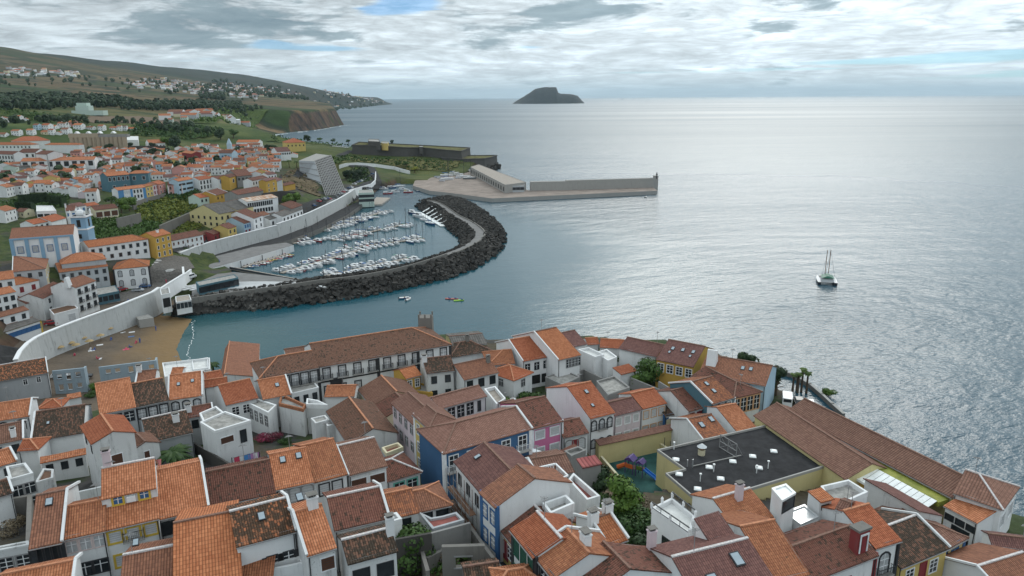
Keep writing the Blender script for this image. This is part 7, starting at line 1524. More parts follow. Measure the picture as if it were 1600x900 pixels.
fort('lower dark stone battery of the fort by the harbour shed', [(690, 258, 7), (730, 260, 6), (758, 259, 5), (768, 256, 5)], (14, 13, 12, 11.5), 'fortstone', 30, 1.0)
slab_box('small pale yellow house inside the old fort', [(596, 224), (606, 224.5), (607, 222), (597, 221.5)], 4, 'yellow2', 'slab', .2, name='fort_house', cat='house', z=29.5, zb=24)
slab_box('dark stone keep block inside the old fort', [(575, 221), (594, 222), (592, 218), (576, 217.5)], 6, 'fortstone', 'slab', .4, name='keep', cat='keep', z=31, zb=24)
slab_box('small square stone lookout on the fort wall', [(655, 230), (661, 230), (661, 228), (655, 228)], 5, 'fortstone', 'slab', .3, name='lookout', cat='lookout', z=25.6, zb=20)
# cars
def car_proto(mat, van=False):
    t = thing('van' if van else 'car', 'x', 'van' if van else 'car', (0, -600, 0)); b = MB(); h = 1.0 if not van else 1.15
    pr = [(-2.1, .35), (-2.1, h * .85), (-1.9, h), (1.0, h), (2.0, h * .82), (2.1, .4)] if not van else [(-2.4, .35), (-2.4, 2.05), (1.2, 2.05), (1.7, 1.25), (2.3, 1.05), (2.4, .4)]
    for s in (-1, 1): f = [(x, s * .86, z) for x, z in pr]; b.face(f if s < 0 else f[::-1], mat)
    for i in range(len(pr)): (x0, z0), (x1, z1) = pr[i], pr[(i + 1) % len(pr)]; b.face([(x0, -.86, z0), (x0, .86, z0), (x1, .86, z1), (x1, -.86, z1)][::1], mat)
    if not van: b.prism([(-1.45, -.66, 1.46), (.35, -.66, 1.46), (.35, .66, 1.46), (-1.45, .66, 1.46)], [(-1.4, -.62, 1.5), (.3, -.62, 1.5), (.3, .62, 1.5), (-1.4, .62, 1.5)], mat)
    b.build('body', t); g = MB()
    if not van: g.prism([(-1.85, -.82, 1.0), (1.05, -.82, 1.0), (1.05, .82, 1.0), (-1.85, .82, 1.0)], [(-1.45, -.66, 1.455), (.35, -.66, 1.455), (.35, .66, 1.455), (-1.45, .66, 1.455)], 'glass')
    else:
        g.face([(1.25, -.78, 1.98), (1.25, .78, 1.98), (1.72, .78, 1.3), (1.72, -.78, 1.3)][::-1], 'glass'); g.box(-2.42, -2.4, -.7, .7, 1.3, 1.9, 'glass')
        for s in (-1, 1): g.box(-2.0, 1.1, s * .87 - .01, s * .87 + .01, 1.3, 1.85, 'glass')
    g.build('windows', t)
    for sx in (-1.3, 1.3):
        for sy in (-.8, .8):
            w = MB(); n = 10
            for i in range(n):
                a0, a1 = 2 * math.pi * i / n, 2 * math.pi * (i + 1) / n
                w.face([(.32 * math.cos(a0), -.1, .32 * math.sin(a0)), (.32 * math.cos(a1), -.1, .32 * math.sin(a1)), (.32 * math.cos(a1), .1, .32 * math.sin(a1)), (.32 * math.cos(a0), .1, .32 * math.sin(a0))], 'rubber'); 
                for s in (-.1, .1): w.face([(0, s, 0), (.32 * math.cos(a0), s, .32 * math.sin(a0)), (.32 * math.cos(a1), s, .32 * math.sin(a1))], 'trim_g')
            w.build('wheel', t, (sx, sy, .32))
    return t
CARP = {}; CCN = {'car_w': 'white', 'car_s': 'silver', 'car_b': 'black', 'car_blue': 'blue', 'car_r': 'red', 'car_g': 'grey'}
def car(mat, x, y, z, a, label, group, van=False):
    k = (mat, van)
    if k not in CARP: CARP[k] = [car_proto(*k), 0]
    CARP[k][1] += 1
    if CARP[k][1] == 1: r = CARP[k][0]; r.location = (x, y, z); r.rotation_euler = (0, 0, a); r['label'] = label; r['group'] = group; return r
    return copy_tree(CARP[k][0], (x, y, z), a, label, group)
def cars_along(phrase, A, B, n, h, turn, group, lift=.2, skip=0.12):
    a, b_ = hit(*A), hit(*B); d = b_ - a; an = math.atan2(d.y, d.x); k = 0
    for i in range(n):
        if rb.random() < skip: continue
        p = a + d * ((i + .5) / n); m_ = rb.choice(('car_w', 'car_w', 'car_s', 'car_s', 'car_b', 'car_blue', 'car_r', 'car_g')); z = max(G(p.x, p.y), G(p.x + 1, p.y), G(p.x, p.y + 1)) + lift
        car(m_, p.x, p.y, z, an + turn + rb.uniform(-.06, .06), f'{CCN[m_]} car, {ORD[k]} parked {phrase}', group); k += 1
CG = 'cars parked round the harbour'
cars_along('in the slanted row on the upper hotel road', (488, 327), (550, 294), 17, 0, .9, CG, .3)
cars_along('along the harbour road below the dark-roofed row house', (287, 386), (330, 374), 8, 0, .1, CG, .3)
cars_along('along the harbour road in front of the yellow house', (338, 374), (420, 350), 12, 0, .1, CG, .3, .3)
cars_along('below the white wall near the marina quay', (458, 364), (486, 355), 6, 0, .9, CG, .3)
cars_along('along the curved road under the fort slope', (552, 290), (583, 272), 10, 0, .9, CG, .3)
cars_along('on the harbour apron beside the laid-up boats', (690, 281), (745, 284), 9, 0, 1.2, CG, .25, .2)
cars_along('on the headland behind the hotel', (516, 229), (545, 232), 7, 0, .8, CG, .3)
p = hit(81, 508); car('car_r', p.x, p.y, p.z + .2, rad(18), 'red car driving along the beach road', CG)
p = hit(216, 456); car('car_s', p.x, p.y, p.z + .2, rad(10), 'silver car on the promenade below the square mansion', CG); p = hit(227, 450); car('car_blue', p.x, p.y, p.z + .2, rad(15), 'dark blue car parked against the square mansion', CG)
p = hit(191, 455); car('car_r', p.x, p.y, p.z + .2, rad(60), 'dark red car at the restaurant pavilion', CG)
p = hit(299, 437); car('car_w', p.x, p.y, p.z + .6, rad(70), 'white van with stripes by the ramp to the square', CG, True)
NC = 'cars in the small seafront car park'
p = hit(1229, 632); car('car_w', p.x, p.y, p.z + .15, rad(70), 'white passenger van in the seafront car park', NC, True)
p = hit(1247, 633); car('car_b', p.x, p.y, p.z + .15, rad(78), 'black car beside the white van in the seafront car park', NC); p = hit(1266, 634); car('car_w', p.x, p.y, p.z + .15, rad(74), 'white car at the promenade end of the seafront car park', NC)
for k, (x, y) in enumerate(((94, 590), (105, 588), (132, 592))): p = hit(x, y); car('car_w' if k < 2 else 'car_b', p.x, p.y, p.z + .15, rad(20), ('white car seen through the ruined facade window', 'white car under the ruined facade gap', 'black car between the two ruined facades')[k], 'cars behind the ruins')
# seafront promenade
PR = [(1206, 571), (1214, 577), (1238, 584), (1266, 600), (1285, 616), (1301, 631), (1318, 646)]
PRW = [hit(x, y, 1.0) for x, y in PR]
wall_run('parapet_wall', 'pale stone parapet bending along the seafront car park', PR, None, 1.1, .6, 'stone', 'concrete')
strip('promenade', [q + Vector((-3.5, -4, 0)) for q in PRW], 11, 'cobble', off=.1)
# ------------------------------------------------------------------ trees, gardens, woods
def crown_mesh(seed, rx, rz, n, leaf, mat, lumps=9, core=True):
    r = random.Random(seed); b = MB(); L = []
    for i in range(lumps):
        a = r.uniform(0, 6.28); e = r.uniform(-.5, 1.0); k = r.uniform(.35, .72); L.append((Vector((math.cos(a) * rx * k * math.cos(e * .9), math.sin(a) * rx * k * math.cos(e * .9), rz * (e * .75))), r.uniform(.34, .58) * rx))
    for i in range(n):
        c, rr = r.choice(L); d = Vector((r.gauss(0, 1), r.gauss(0, 1), r.gauss(.25, 1))).normalized(); p = c + Vector((d.x, d.y, d.z * rz / rx * .9)) * rr * r.uniform(.72, 1.12)
        s = leaf * r.uniform(.6, 1.4); u = (d.cross(Vector((r.gauss(0, 1), r.gauss(0, 1), r.gauss(0, 1))))).normalized(); w = d.cross(u).normalized() + d * r.uniform(-.5, .5)
        b.face([tuple(p - u * s * .5), tuple(p + w * s * .45), tuple(p + u * s * .5), tuple(p - w * s * .45)], mat)
    return b.data('crown')
def trunk_mesh(h, r0, seed=1):
    r = random.Random(seed); b = MB(); b.lathe([(r0 * 1.4, -1), (r0, .4), (r0 * .7, h * .75), (r0 * .35, h)], 7, 'bark')
    for i in range(5):
        a = i * 1.3; z = h * r.uniform(.5, .85); b.bar((0, 0, z), (math.cos(a) * h * .35, math.sin(a) * h * .35, z + h * r.uniform(.15, .35)), r0 * .6, 'bark', n=5)
    return b.data('trunk')
CRN = {}
def crown_for(kind, v):
    if (kind, v) not in CRN:
        mat, leaf, n, rz = {'big': ('leaf', .42, 2600, .8), 'bright': ('leaf_bright', .40, 2400, .75), 'dark': ('leaf_dark', .5, 1500, .9), 'far': ('leaf_dark', 1.5, 420, .85), 'shrub': ('leaf_bright', .35, 900, .6), 'yel': ('leaf_yellow', .45, 900, .45), 'red': ('leaf_red', .3, 900, .5), 'dry': ('leaf_dry', .35, 700, .7), 'green': ('leaf', .4, 900, .6)}[kind]
        CRN[(kind, v)] = crown_mesh(hash((kind, v)) % 997 if False else len(CRN) * 13 + 5, 1.0 * 3, rz * 3, n, leaf, mat)
    return CRN[(kind, v)]
TRK = trunk_mesh(4.0, .28)
def tree(label, px, py, rad_, kind='big', hgt=1.2, name='tree', cat='tree', group=None, world=None, v=0, lift=0.0):
    p = world if world is not None else hit(px, py); t = thing(name, label, cat, p, rnd.uniform(0, 6.28), group); s = rad_ / 3.0
    if name in ('tree',): tr = link('trunk', TRK, t); tr.scale = (s, s, hgt * s * .9)
    c = link('crown' if name == 'tree' else 'foliage', crown_for(kind, v), t, (0, 0, hgt * rad_ * 1.25 if name == 'tree' else rad_ * .35 + lift)); c.scale = (s, s, s * (1 if name == 'tree' else .9)); return t
tree('broad round green tree beside the ochre skylight house', 1017, 604, 3.3, 'big', .75)
tree('smaller leafy tree between the white cubes and the ochre house', 977, 572, 2.4, 'big', .8)
tree('low bushy tree under the big round tree in the walled garden', 1002, 606, 2.0, 'bright', .6, v=1)
tree('bright round-topped tree beside the playground slide', 970, 798, 2.9, 'bright', .7)
tree('dark leafy tree in front of the grey striped shed', 935, 773, 2.3, 'dark', .7)
tree('dark green tree against the pale blue end wall by the car park', 1212, 618, 3.0, 'dark', .85)
tree('round dark tree standing behind the long brown roof above the sea', 1163, 574, 2.6, 'dark', .9, world=W(1163, 588, 16.0))
tree('leafy tree in the overgrown plot beside the stained white house', 640, 888, 2.6, 'big', .7)
tree('rounded tree by the playground fence shrubs', 950, 800, 1.8, 'green', .6)
for k, (x, y, r_, kd, lb) in enumerate(((150, 612, 2.2, 'bright', 'green shrub growing behind the ruined facade'), (140, 620, 1.6, 'green', 'small shrub beside the red lean-to shed roof'), (990, 820, 2.6, 'green', 'shrub climbing the garden bank below the bright tree'), (1000, 845, 3.0, 'green', 'big shrub mass beside the white terrace house wall'), (965, 860, 1.8, 'green', 'shrub at the dark veranda of the small orange-roofed house'), (1015, 868, 2.2, 'dark', 'dark shrub against the white terrace house foot'), (985, 885, 1.7, 'bright', 'low bright shrub in the garden near the pink chimney'), (945, 800, 1.5, 'dark', 'dark bush below the grey striped shed'), (1000, 800, 2.0, 'dry', 'dry twiggy bush by the white terrace corner'),
    (787, 632, 1.8, 'bright', 'pale garden bush behind the stepped terrace block'), (830, 628, 2.6, 'green', 'spreading vine patch in the pyramid-roof garden'), (845, 640, 2.2, 'bright', 'bright bush beside the vine patch'), (815, 640, 1.6, 'green', 'bush against the garden wall by the pink house'), (950, 588, 1.6, 'dry', 'dry flowering bush on the yard wall'), (1000, 596, 1.5, 'green', 'palm-like bush by the grey garden wall'), (410, 690, 1.5, 'red', 'magenta bougainvillea against the yard wall'), (428, 688, 1.8, 'red', 'large magenta bougainvillea beside the laundry yard'), (445, 692, 1.3, 'green', 'green creeper beside the bougainvillea'),
    (350, 722, 1.2, 'bright', 'small bright bush on the palm lawn edge'), (690, 862, 1.4, 'green', 'bush inside the collapsed stone ruin'), (705, 880, 2.0, 'dry', 'dry grey thicket on the broken gable ruin'), (715, 855, 1.1, 'green', 'low green tuft in the lane-side plot'), (655, 848, 1.2, 'green', 'weed clump by the leaning wall stub'), (770, 872, 1.4, 'dry', 'dry ivy on the lane wall'), (1530, 868, .8, 'shrub', 'tiny bright shrub at the lane corner'), (1296, 618, 1.8, 'bright', 'coastal shrub outside the seafront parapet'), (1005, 590, 1.4, 'dark', 'dark shrub under the big garden tree'), (8, 885, 1.5, 'green', 'weeds growing in the rubble plot'), (30, 820, 1.4, 'dry', 'dry brambles in the roofless rubble plot'), (18, 835, 1.6, 'dry', 'tangle of dry stalks between the rubble walls'))):
    tree(lb, x, y, r_, kd, name='shrub', cat='shrub', v=k % 2)
def palm(label, px, py, h, L, n=40, world=None, group=None):
    p = world if world is not None else hit(px, py); t = thing('palm_tree', label, 'palm', p, 0, group); b = MB(); b.lathe([(.35, -1), (.26, h * .5), (.22, h)], 7, 'bark'); b.build('trunk', t); c = MB(); r = random.Random(px)
    for i in range(n):
        a = r.uniform(0, 6.28); e = r.uniform(-.15, 1.15); pts = []
        for k in range(6):
            f = k / 5; rr = L * f * math.cos(e * (1 - f * .6)); pts.append(Vector((math.cos(a) * rr, math.sin(a) * rr, h + L * .75 * math.sin(e) * f - L * .62 * f * f)))
        sd = Vector((-math.sin(a), math.cos(a), 0))
        for k in range(5):
            w0, w1 = .42 * math.sin(math.pi * (k + .25) / 5.6), .42 * math.sin(math.pi * min(k + 1.25, 5.5) / 5.6)
            for s in (-1, 1): q = [pts[k], pts[k + 1], pts[k + 1] + sd * s * w1 - Vector((0, 0, w1 * .5)), pts[k] + sd * s * w0 - Vector((0, 0, w0 * .5))]; c.face([tuple(v) for v in q], 'palm_leaf')
    c.build('crown', t); return t
palm('big green palm on the lawn behind the orange-roofed row', 274, 735, 3.0, 3.0, 60)
palm('small palm between the white parapets above the bay', 334, 582, 2.6, 2.0, 30)
for k, (dx, dy, h) in enumerate(((0, 0, 5.5), (1.2, .6, 6.5), (-1.0, .8, 5.0), (2.2, -.2, 5.8), (.4, 1.6, 4.6))):
    q = hit(1246, 614); palm(['slim dragon palm in the middle of the car park clump', 'tallest dragon palm of the car park clump', 'dragon palm on the town side of the car park clump', 'dragon palm on the sea side of the car park clump', 'shortest dragon palm at the back of the clump'][k], 1246 + k, 614, h, 1.1, 22, q + Vector((dx, dy, 0)))
for k, (x, y) in enumerate(((452, 262), (464, 263))): palm(('palm before the blue house near the hotel', 'palm at the corner of the hotel mound')[k], x, y, 6, 3, 24)
# lawns and overgrown slopes
def patch(name, pix, mat, off=.15, label=None, bumps=None, h=0):
    P = [hit(x, y) for x, y in pix]; o = P[0]; xs = [p.x for p in P]; ys = [p.y for p in P]; n = 26; b = MB()
    def inside(x, y):
        c = False
        for p, q in zip(P, P[1:] + P[:1]):
            if (p.y > y) != (q.y > y) and x < (q.x - p.x) * (y - p.y) / (q.y - p.y) + p.x: c = not c
        return c
    dx, dy = (max(xs) - min(xs)) / n, (max(ys) - min(ys)) / n; X = [min(xs) + dx * i for i in range(n + 1)]; Y = [min(ys) + dy * j for j in range(n + 1)]; z = lambda x, y: max(G(x, y), G(x + dx * .5, y + dy * .5)) + off
    for i in range(n):
        for j in range(n):
            if inside(X[i] + dx / 2, Y[j] + dy / 2): b.face([(x - o.x, y - o.y, z(x, y) - o.z) for x, y in ((X[i], Y[j]), (X[i + 1], Y[j]), (X[i + 1], Y[j + 1]), (X[i], Y[j + 1]))], mat)
    if bumps:
        r = random.Random(len(pix) * 7 + int(pix[0][0])); lf, cnt, mt = bumps
        for _ in range(cnt):
            x, y = r.uniform(min(xs), max(xs)), r.uniform(min(ys), max(ys))
            if not inside(x, y): continue
            zz = G(x, y); s = lf * r.uniform(.6, 1.5)
            for _k in range(3):
                a = r.uniform(0, 6.28); c = Vector((x + r.uniform(-s, s) - o.x, y + r.uniform(-s, s) - o.y, zz - o.z + r.uniform(.1, h))); u = Vector((math.cos(a), math.sin(a), r.uniform(-.3, .3))) * s * .5; w = Vector((-math.sin(a) * .4, math.cos(a) * .4, r.uniform(.4, 1))) * s * .6
                b.face([tuple(c - u), tuple(c + w), tuple(c + u), tuple(c - w * .4)], mt if r.random() < .8 else 'leaf')
    return stuff(b.build(name, None, o))
patch('grass', [(285, 715), (355, 730), (345, 700), (300, 690)], 'grass_mat', bumps=(.25, 900, 'leaf_bright'), h=.3)
patch('garden_growth', [(800, 655), (850, 652), (840, 620), (800, 625)], 'grass_mat', bumps=(.5, 700, 'leaf'), h=.8)
patch('garden_growth', [(960, 890), (1015, 900), (1020, 820), (985, 800), (950, 800)], 'grass_mat', bumps=(.6, 900, 'leaf'), h=.9)
patch('overgrown_plot', [(625, 900), (700, 900), (745, 850), (730, 822), (672, 838), (625, 850)], 'moundearth', bumps=(.5, 1100, 'leaf'), h=.8)
patch('yard_soil', [(938, 795), (980, 790), (985, 775), (945, 768)], 'dirt')
patch('flower_slope', [(215, 345), (250, 350), (310, 325), (318, 314), (262, 308), (218, 318)], 'grass_dry', bumps=(1.3, 3600, 'leaf_yellow'), h=2.0)
patch('reed_slope', [(248, 312), (300, 318), (316, 306), (300, 296), (262, 300)], 'grass_mat', bumps=(1.3, 1800, 'leaf'), h=2.6)
patch('garden_slope', [(132, 376), (215, 378), (262, 358), (225, 340), (140, 340)], 'grass_mat', bumps=(1.1, 2600, 'leaf'), h=1.6)
patch('garden_slope', [(0, 335), (50, 330), (105, 322), (112, 300), (60, 305), (0, 318)], 'grass_mat', bumps=(1.0, 1500, 'leaf'), h=1.2)
patch('garden_slope', [(268, 372), (312, 358), (350, 345), (320, 330), (280, 345)], 'grass_dry', bumps=(1.0, 1400, 'leaf_yellow'), h=1.0)
patch('fort_slope', [(500, 252), (545, 244), (640, 249), (725, 252), (700, 268), (640, 266), (590, 254), (545, 252), (528, 262), (510, 262)], 'grass_dry', .4, bumps=(1.6, 1500, 'leaf'), h=1.5)
patch('fort_slope', [(520, 244), (548, 240), (548, 250), (530, 258), (518, 256)], 'grass_mat', .6)
patch('hotel_lawn', [(548, 286), (575, 284), (575, 264), (555, 262), (538, 275)], 'grass_mat', .4, bumps=(1.5, 700, 'leaf_dark'), h=2)
patch('hotel_mound', [(440, 285), (500, 308), (486, 265), (470, 262), (447, 270)], 'moundearth', .6, bumps=(1.2, 700, 'leaf_dry'), h=.8)
patch('cliff_green', [(420, 222), (470, 224), (545, 230), (560, 228), (545, 221), (470, 219)], 'grass_mat', .4, bumps=(2.2, 1600, 'leaf'), h=2.5)
patch('plantation', [(205, 212), (330, 214), (350, 205), (270, 195), (205, 200)], 'grass_mat', .5, bumps=(3.2, 1800, 'leaf'), h=3)
patch('plantation', [(285, 190), (330, 194), (400, 192), (418, 172), (370, 166), (300, 176)], 'grass_mat', .5, bumps=(4.0, 2200, 'leaf_bright'), h=3)
patch('brown_field', [(130, 190), (290, 195), (298, 188), (220, 182), (140, 182)], 'dirt', .6)
patch('meadow', [(0, 180), (60, 190), (120, 196), (120, 186), (60, 178), (0, 170)], 'grass_mat', .6, bumps=(3, 1500, 'leaf'), h=4)
# clipped hedges of the sloping garden
for k, (A, B, hh_) in enumerate((((28, 330), (53, 332), 4.5), ((30, 320), (76, 318), 5), ((76, 318), (102, 324), 4.5))):
    a, b_ = hit(*A), hit(*B); d = b_ - a; b = MB(); r = random.Random(k); Ld = d.length; an = math.atan2(d.y, d.x); b.box(0, Ld, -1.4, 1.4, -1, hh_ - .2, 'leaf_dark')
    for _ in range(2200):
        x, s = r.uniform(0, Ld), r.choice((0, 1, 2)); c = Vector((x, -1.45, r.uniform(0, hh_))) if s == 0 else Vector((x, r.uniform(-1.4, 1.4), hh_)) if s == 1 else Vector((x, 1.45, r.uniform(0, hh_))); u = Vector((r.gauss(0, 1), r.gauss(0, .4), r.gauss(0, 1))).normalized() * .35; w = Vector((r.gauss(0, 1), r.gauss(0, 1), r.gauss(0, 1))).normalized() * .3; b.face([tuple(c - u), tuple(c + w), tuple(c + u), tuple(c - w)], 'leaf_dark')
    tag(b.build('clipped_hedge', None, a, an), ('low front block of the clipped dark hedge garden', 'tall middle clipped hedge in the sloping garden', 'clipped hedge descending at the garden end')[k], 'hedge')
# trees of the far town and slopes
TR = [(241, 250, 5.5, 'dark', 'large dark clipped round tree among the valley roofs'), (262, 232, 7, 'bright', 'tall light green tree beside the red market hall'), (274, 233, 7, 'dark', 'dark tree in front of the red market hall'), (289, 246, 4, 'green', 'green tree at the edge of the valley roofs near the hall'), (323, 246, 4, 'green', 'green tree behind the small blue church roofs'), (128, 262, 4, 'green', 'round tree before the seminary end'), (51, 248, 3.5, 'bright', 'small tree in front of the pale gable block'), (279, 236, 4, 'green', 'tree behind the market hall corner'), (130, 236, 5, 'bright', 'light tree at the foot of the silos'),
    (173, 240, 5, 'dark', 'dark conifer standing before the silos'), (205, 238, 5, 'dark', 'dark tree by the silo end'), (239, 236, 4.5, 'dark', 'dark tree against the terrace wall'), (345, 218, 7, 'dark', 'tall dark tree by the cliff road'), (365, 216, 7, 'green', 'wide green tree near the long cliff warehouse'), (428, 236, 4, 'green', 'tree beside the cliff-top maroon roof'), (419, 238, 4, 'dark', 'second tree beside the cliff-top maroon roof'), (190, 333, 4.2, 'bright', 'round bright tree beside the beige veranda house'), (203, 330, 4.5, 'bright', 'second round bright tree under the coloured terrace'), (175, 322, 3.6, 'green', 'tree behind the beige veranda house'), (356, 346, 3, 'green', 'tree beside the yellow warehouse corner'),
    (552, 282, 4, 'dark', 'dark tree on the hotel lawn'), (560, 279, 4, 'dark', 'second dark tree on the hotel lawn'), (570, 276, 3.5, 'green', 'green tree at the road bend below the fort'), (543, 280, 4, 'dark', 'dark tree at the hotel foot'), (635, 262, 4, 'green', 'tree on the fort slope near the stone lookout'), (622, 262, 4, 'green', 'tree in the middle of the fort slope'), (648, 270, 4, 'yel', 'yellowish bush tree at the bottom of the fort slope'), (607, 252, 3, 'green', 'small tree under the fort rampart'), (500, 222, 5, 'green', 'tree on the headland by the yellow villa'), (520, 224, 5, 'green', 'tree on the headland car park'), (545, 225, 5, 'green', 'tree next to the fort corner'), (480, 223, 5, 'dark', 'dark tree behind the yellow villa'), (388, 340, 2.4, 'green', 'small tree between harbour road houses'), (372, 415, 1.8, 'bright', 'small bright tree on the esplanade end'), (292, 396, 1.8, 'green', 'small tree on the square by the harbour wall'), (462, 318, 4, 'bright', 'green bush tree on the hotel mound foot'), (452, 322, 4, 'bright', 'second bush tree on the hotel mound foot'), (613, 226, 4, 'dark', 'araucaria-like dark tree inside the fort')]
for k, (x, y, r_, kd, lb) in enumerate(TR): tree(lb, x, y, r_, kd, .8, v=k % 2)
def wood(name, pix, n, r0, mat, label=None, seed=3):
    P = [hit(x, y) for x, y in pix]; r = random.Random(seed); b = MB(); o = P[0]; xs = [p.x for p in P]; ys = [p.y for p in P]; k = 0; tries = 0
    while k < n and tries < n * 60:
        tries += 1; x, y = r.uniform(min(xs), max(xs)), r.uniform(min(ys), max(ys)); c = False
        for p, q in zip(P, P[1:] + P[:1]):
            if (p.y > y) != (q.y > y) and x < (q.x - p.x) * (y - p.y) / (q.y - p.y) + p.x: c = not c
        if not c: continue
        k += 1; g = G(x, y); s = r0 * r.uniform(.6, 1.35); ce = Vector((x - o.x, y - o.y, g - o.z + s * .9))
        for _ in range(38):
            d = Vector((r.gauss(0, 1), r.gauss(0, 1), r.gauss(.3, .9))).normalized(); p = ce + Vector((d.x * s * .75, d.y * s * .75, d.z * s)) * r.uniform(.75, 1.08); u = d.cross(Vector((r.gauss(0, 1), r.gauss(0, 1), r.gauss(0, 1)))).normalized(); w = d.cross(u); q = s * .42
            b.face([tuple(p - u * q), tuple(p + w * q * .8), tuple(p + u * q), tuple(p - w * q * .8)], mat)
    return stuff(b.build(name, None, o))
wood('wood', [(0, 174), (60, 173), (120, 169), (180, 169), (208, 164), (190, 157), (120, 155), (60, 155), (0, 153)], 330, 6.8, 'wood_far', seed=1)
wood('wood', [(190, 172), (260, 174), (330, 170), (378, 167), (372, 163), (280, 163), (200, 164)], 260, 6, 'wood_far', seed=2)
wood('wood', [(285, 172), (400, 176), (412, 171), (350, 166)], 90, 5, 'wood_far', seed=4)
wood('wood', [(315, 155), (352, 157), (350, 150), (320, 150)], 60, 9, 'wood_far', seed=5)
wood('scattered_trees', [(0, 200), (120, 205), (250, 210), (330, 215), (300, 190), (150, 188), (0, 190)], 110, 4.2, 'wood_far', seed=6)
wood('scattered_trees', [(0, 135), (150, 140), (300, 150), (400, 160), (420, 150), (300, 128), (150, 118), (0, 110)], 150, 7, 'wood_far', seed=7)
wood('scattered_trees', [(300, 140), (450, 155), (600, 162), (560, 153), (440, 137), (340, 126)], 420, 9, 'wood_far', seed=8)
wood('garden_trees', [(0, 300), (150, 290), (300, 270), (440, 255), (440, 238), (300, 240), (150, 240), (0, 260)], 110, 3.4, 'leaf_dark', seed=9)
# ------------------------------------------------------------------ far houses, islet, boats at sea, people, play things, haze
def far_houses(name, pix, n, seed, size=(9, 16), band=None):
    P = [hit(x, y) for x, y in pix]; r = random.Random(seed); xs = [p.x for p in P]; ys = [p.y for p in P]; out = []; k = 0; tries = 0; b = MB(); o = P[0]
    while k < n and tries < 8000:
        tries += 1; t = r.random(); i = r.randrange(len(pix)); x, y = r.uniform(min(xs), max(xs)), r.uniform(min(ys), max(ys)); c = False
        for p, q in zip(P, P[1:] + P[:1]):
            if (p.y > y) != (q.y > y) and x < (q.x - p.x) * (y - p.y) / (q.y - p.y) + p.x: c = not c
        if not c: continue
        k += 1; a = r.uniform(-.6, .6); w = r.uniform(*size); d = w * r.uniform(.6, .9); h = r.uniform(4, 8); z = G(x, y) - o.z; ca, sa = math.cos(a), math.sin(a); T = lambda u, v, zz: (x - o.x + u * ca - v * sa, y - o.y + u * sa + v * ca, z + zz)
        wl = r.choice(('white2', 'white2', 'white2', 'greywall', 'cream')); rf = r.choice(('or', 'brf', 'rd', 'white2', 'pu'))
        b.prism([T(-w / 2, -d / 2, -4), T(w / 2, -d / 2, -4), T(w / 2, d / 2, -4), T(-w / 2, d / 2, -4)], [T(-w / 2, -d / 2, h), T(w / 2, -d / 2, h), T(w / 2, d / 2, h), T(-w / 2, d / 2, h)], wl, rf)
        b.face([T(-w / 2, -d / 2, h), T(w / 2, -d / 2, h), T(w / 2, 0, h + d * .2), T(-w / 2, 0, h + d * .2)], rf); b.face([T(w / 2, d / 2, h), T(-w / 2, d / 2, h), T(-w / 2, 0, h + d * .2), T(w / 2, 0, h + d * .2)], rf)
        for s in (-1, 1): f = [T(s * w / 2, -d / 2, h), T(s * w / 2, d / 2, h), T(s * w / 2, 0, h + d * .2)]; b.face(f if s > 0 else f[::-1], wl)
    return stuff(b.build(name, None, o))
far_houses('hillside_houses', [(180, 132), (300, 148), (400, 156), (420, 148), (330, 132), (230, 122)], 150, 3, (10, 22))
far_houses('hillside_houses', [(340, 140), (450, 152), (600, 160), (570, 154), (440, 138), (350, 128)], 190, 4, (12, 26))
far_houses('hillside_houses', [(0, 118), (60, 124), (130, 122), (120, 112), (40, 106), (0, 106)], 45, 5, (12, 24))
far_houses('hillside_houses', [(220, 186), (300, 190), (395, 184), (385, 172), (300, 176), (230, 178)], 22, 6, (10, 26))
# islet on the horizon, built at the height and distance its waterline and outline give
def islet():
    o = W(858, 162, 0); D = o.y; s = D / F; b = MB()
    prof = [(-56, 0), (-50, 4), (-38, 11), (-26, 18), (-20, 22), (-8, 24.5), (8, 25), (13, 24.5), (15, 17), (19, 15), (36, 14), (45, 12), (50, 7), (55, 2), (57, 0)]
    n = 70; xs = np.linspace(-57, 57, n); zs = np.interp(xs, [p[0] for p in prof], [p[1] for p in prof]); from mathutils import noise as mn; rows = []
    for j in range(23):
        v = j / 22 * 2 - 1; row = []
        for x, z in zip(xs, zs):
            k = (1 - abs(v) ** 2.4) ; q = mn.fractal(Vector((x * .09, v * 3, 1)), 1, 2, 5); row.append((x * s * (1 - .12 * abs(v)), v * 34 * s + 30 * s, max(-2.0, z * s * k * (1 + .03 * q) + q * 1.5 * k - 2)))
        rows.append(row)
    for r0, r1 in zip(rows, rows[1:]):
        for i in range(n - 1): b.face([r0[i], r0[i + 1], r1[i + 1], r1[i]], 'islet_rock')
    ob = b.build('islet', None, (o.x, o.y, 0)); structure(ob)
islet()
# ships far out
p = W(973, 155.5, 0); t = thing('ship', 'tiny dark ship far out near the islet', 'ship', p); b = MB(); b.box(-28, 28, -6, 6, 0, 7, 'hull_g'); b.build('hull', t); b = MB(); b.box(-24, -12, -5, 5, 7, 18, 'hull_g'); b.box(10, 12, -1, 1, 7, 16, 'iron'); b.build('superstructure', t)
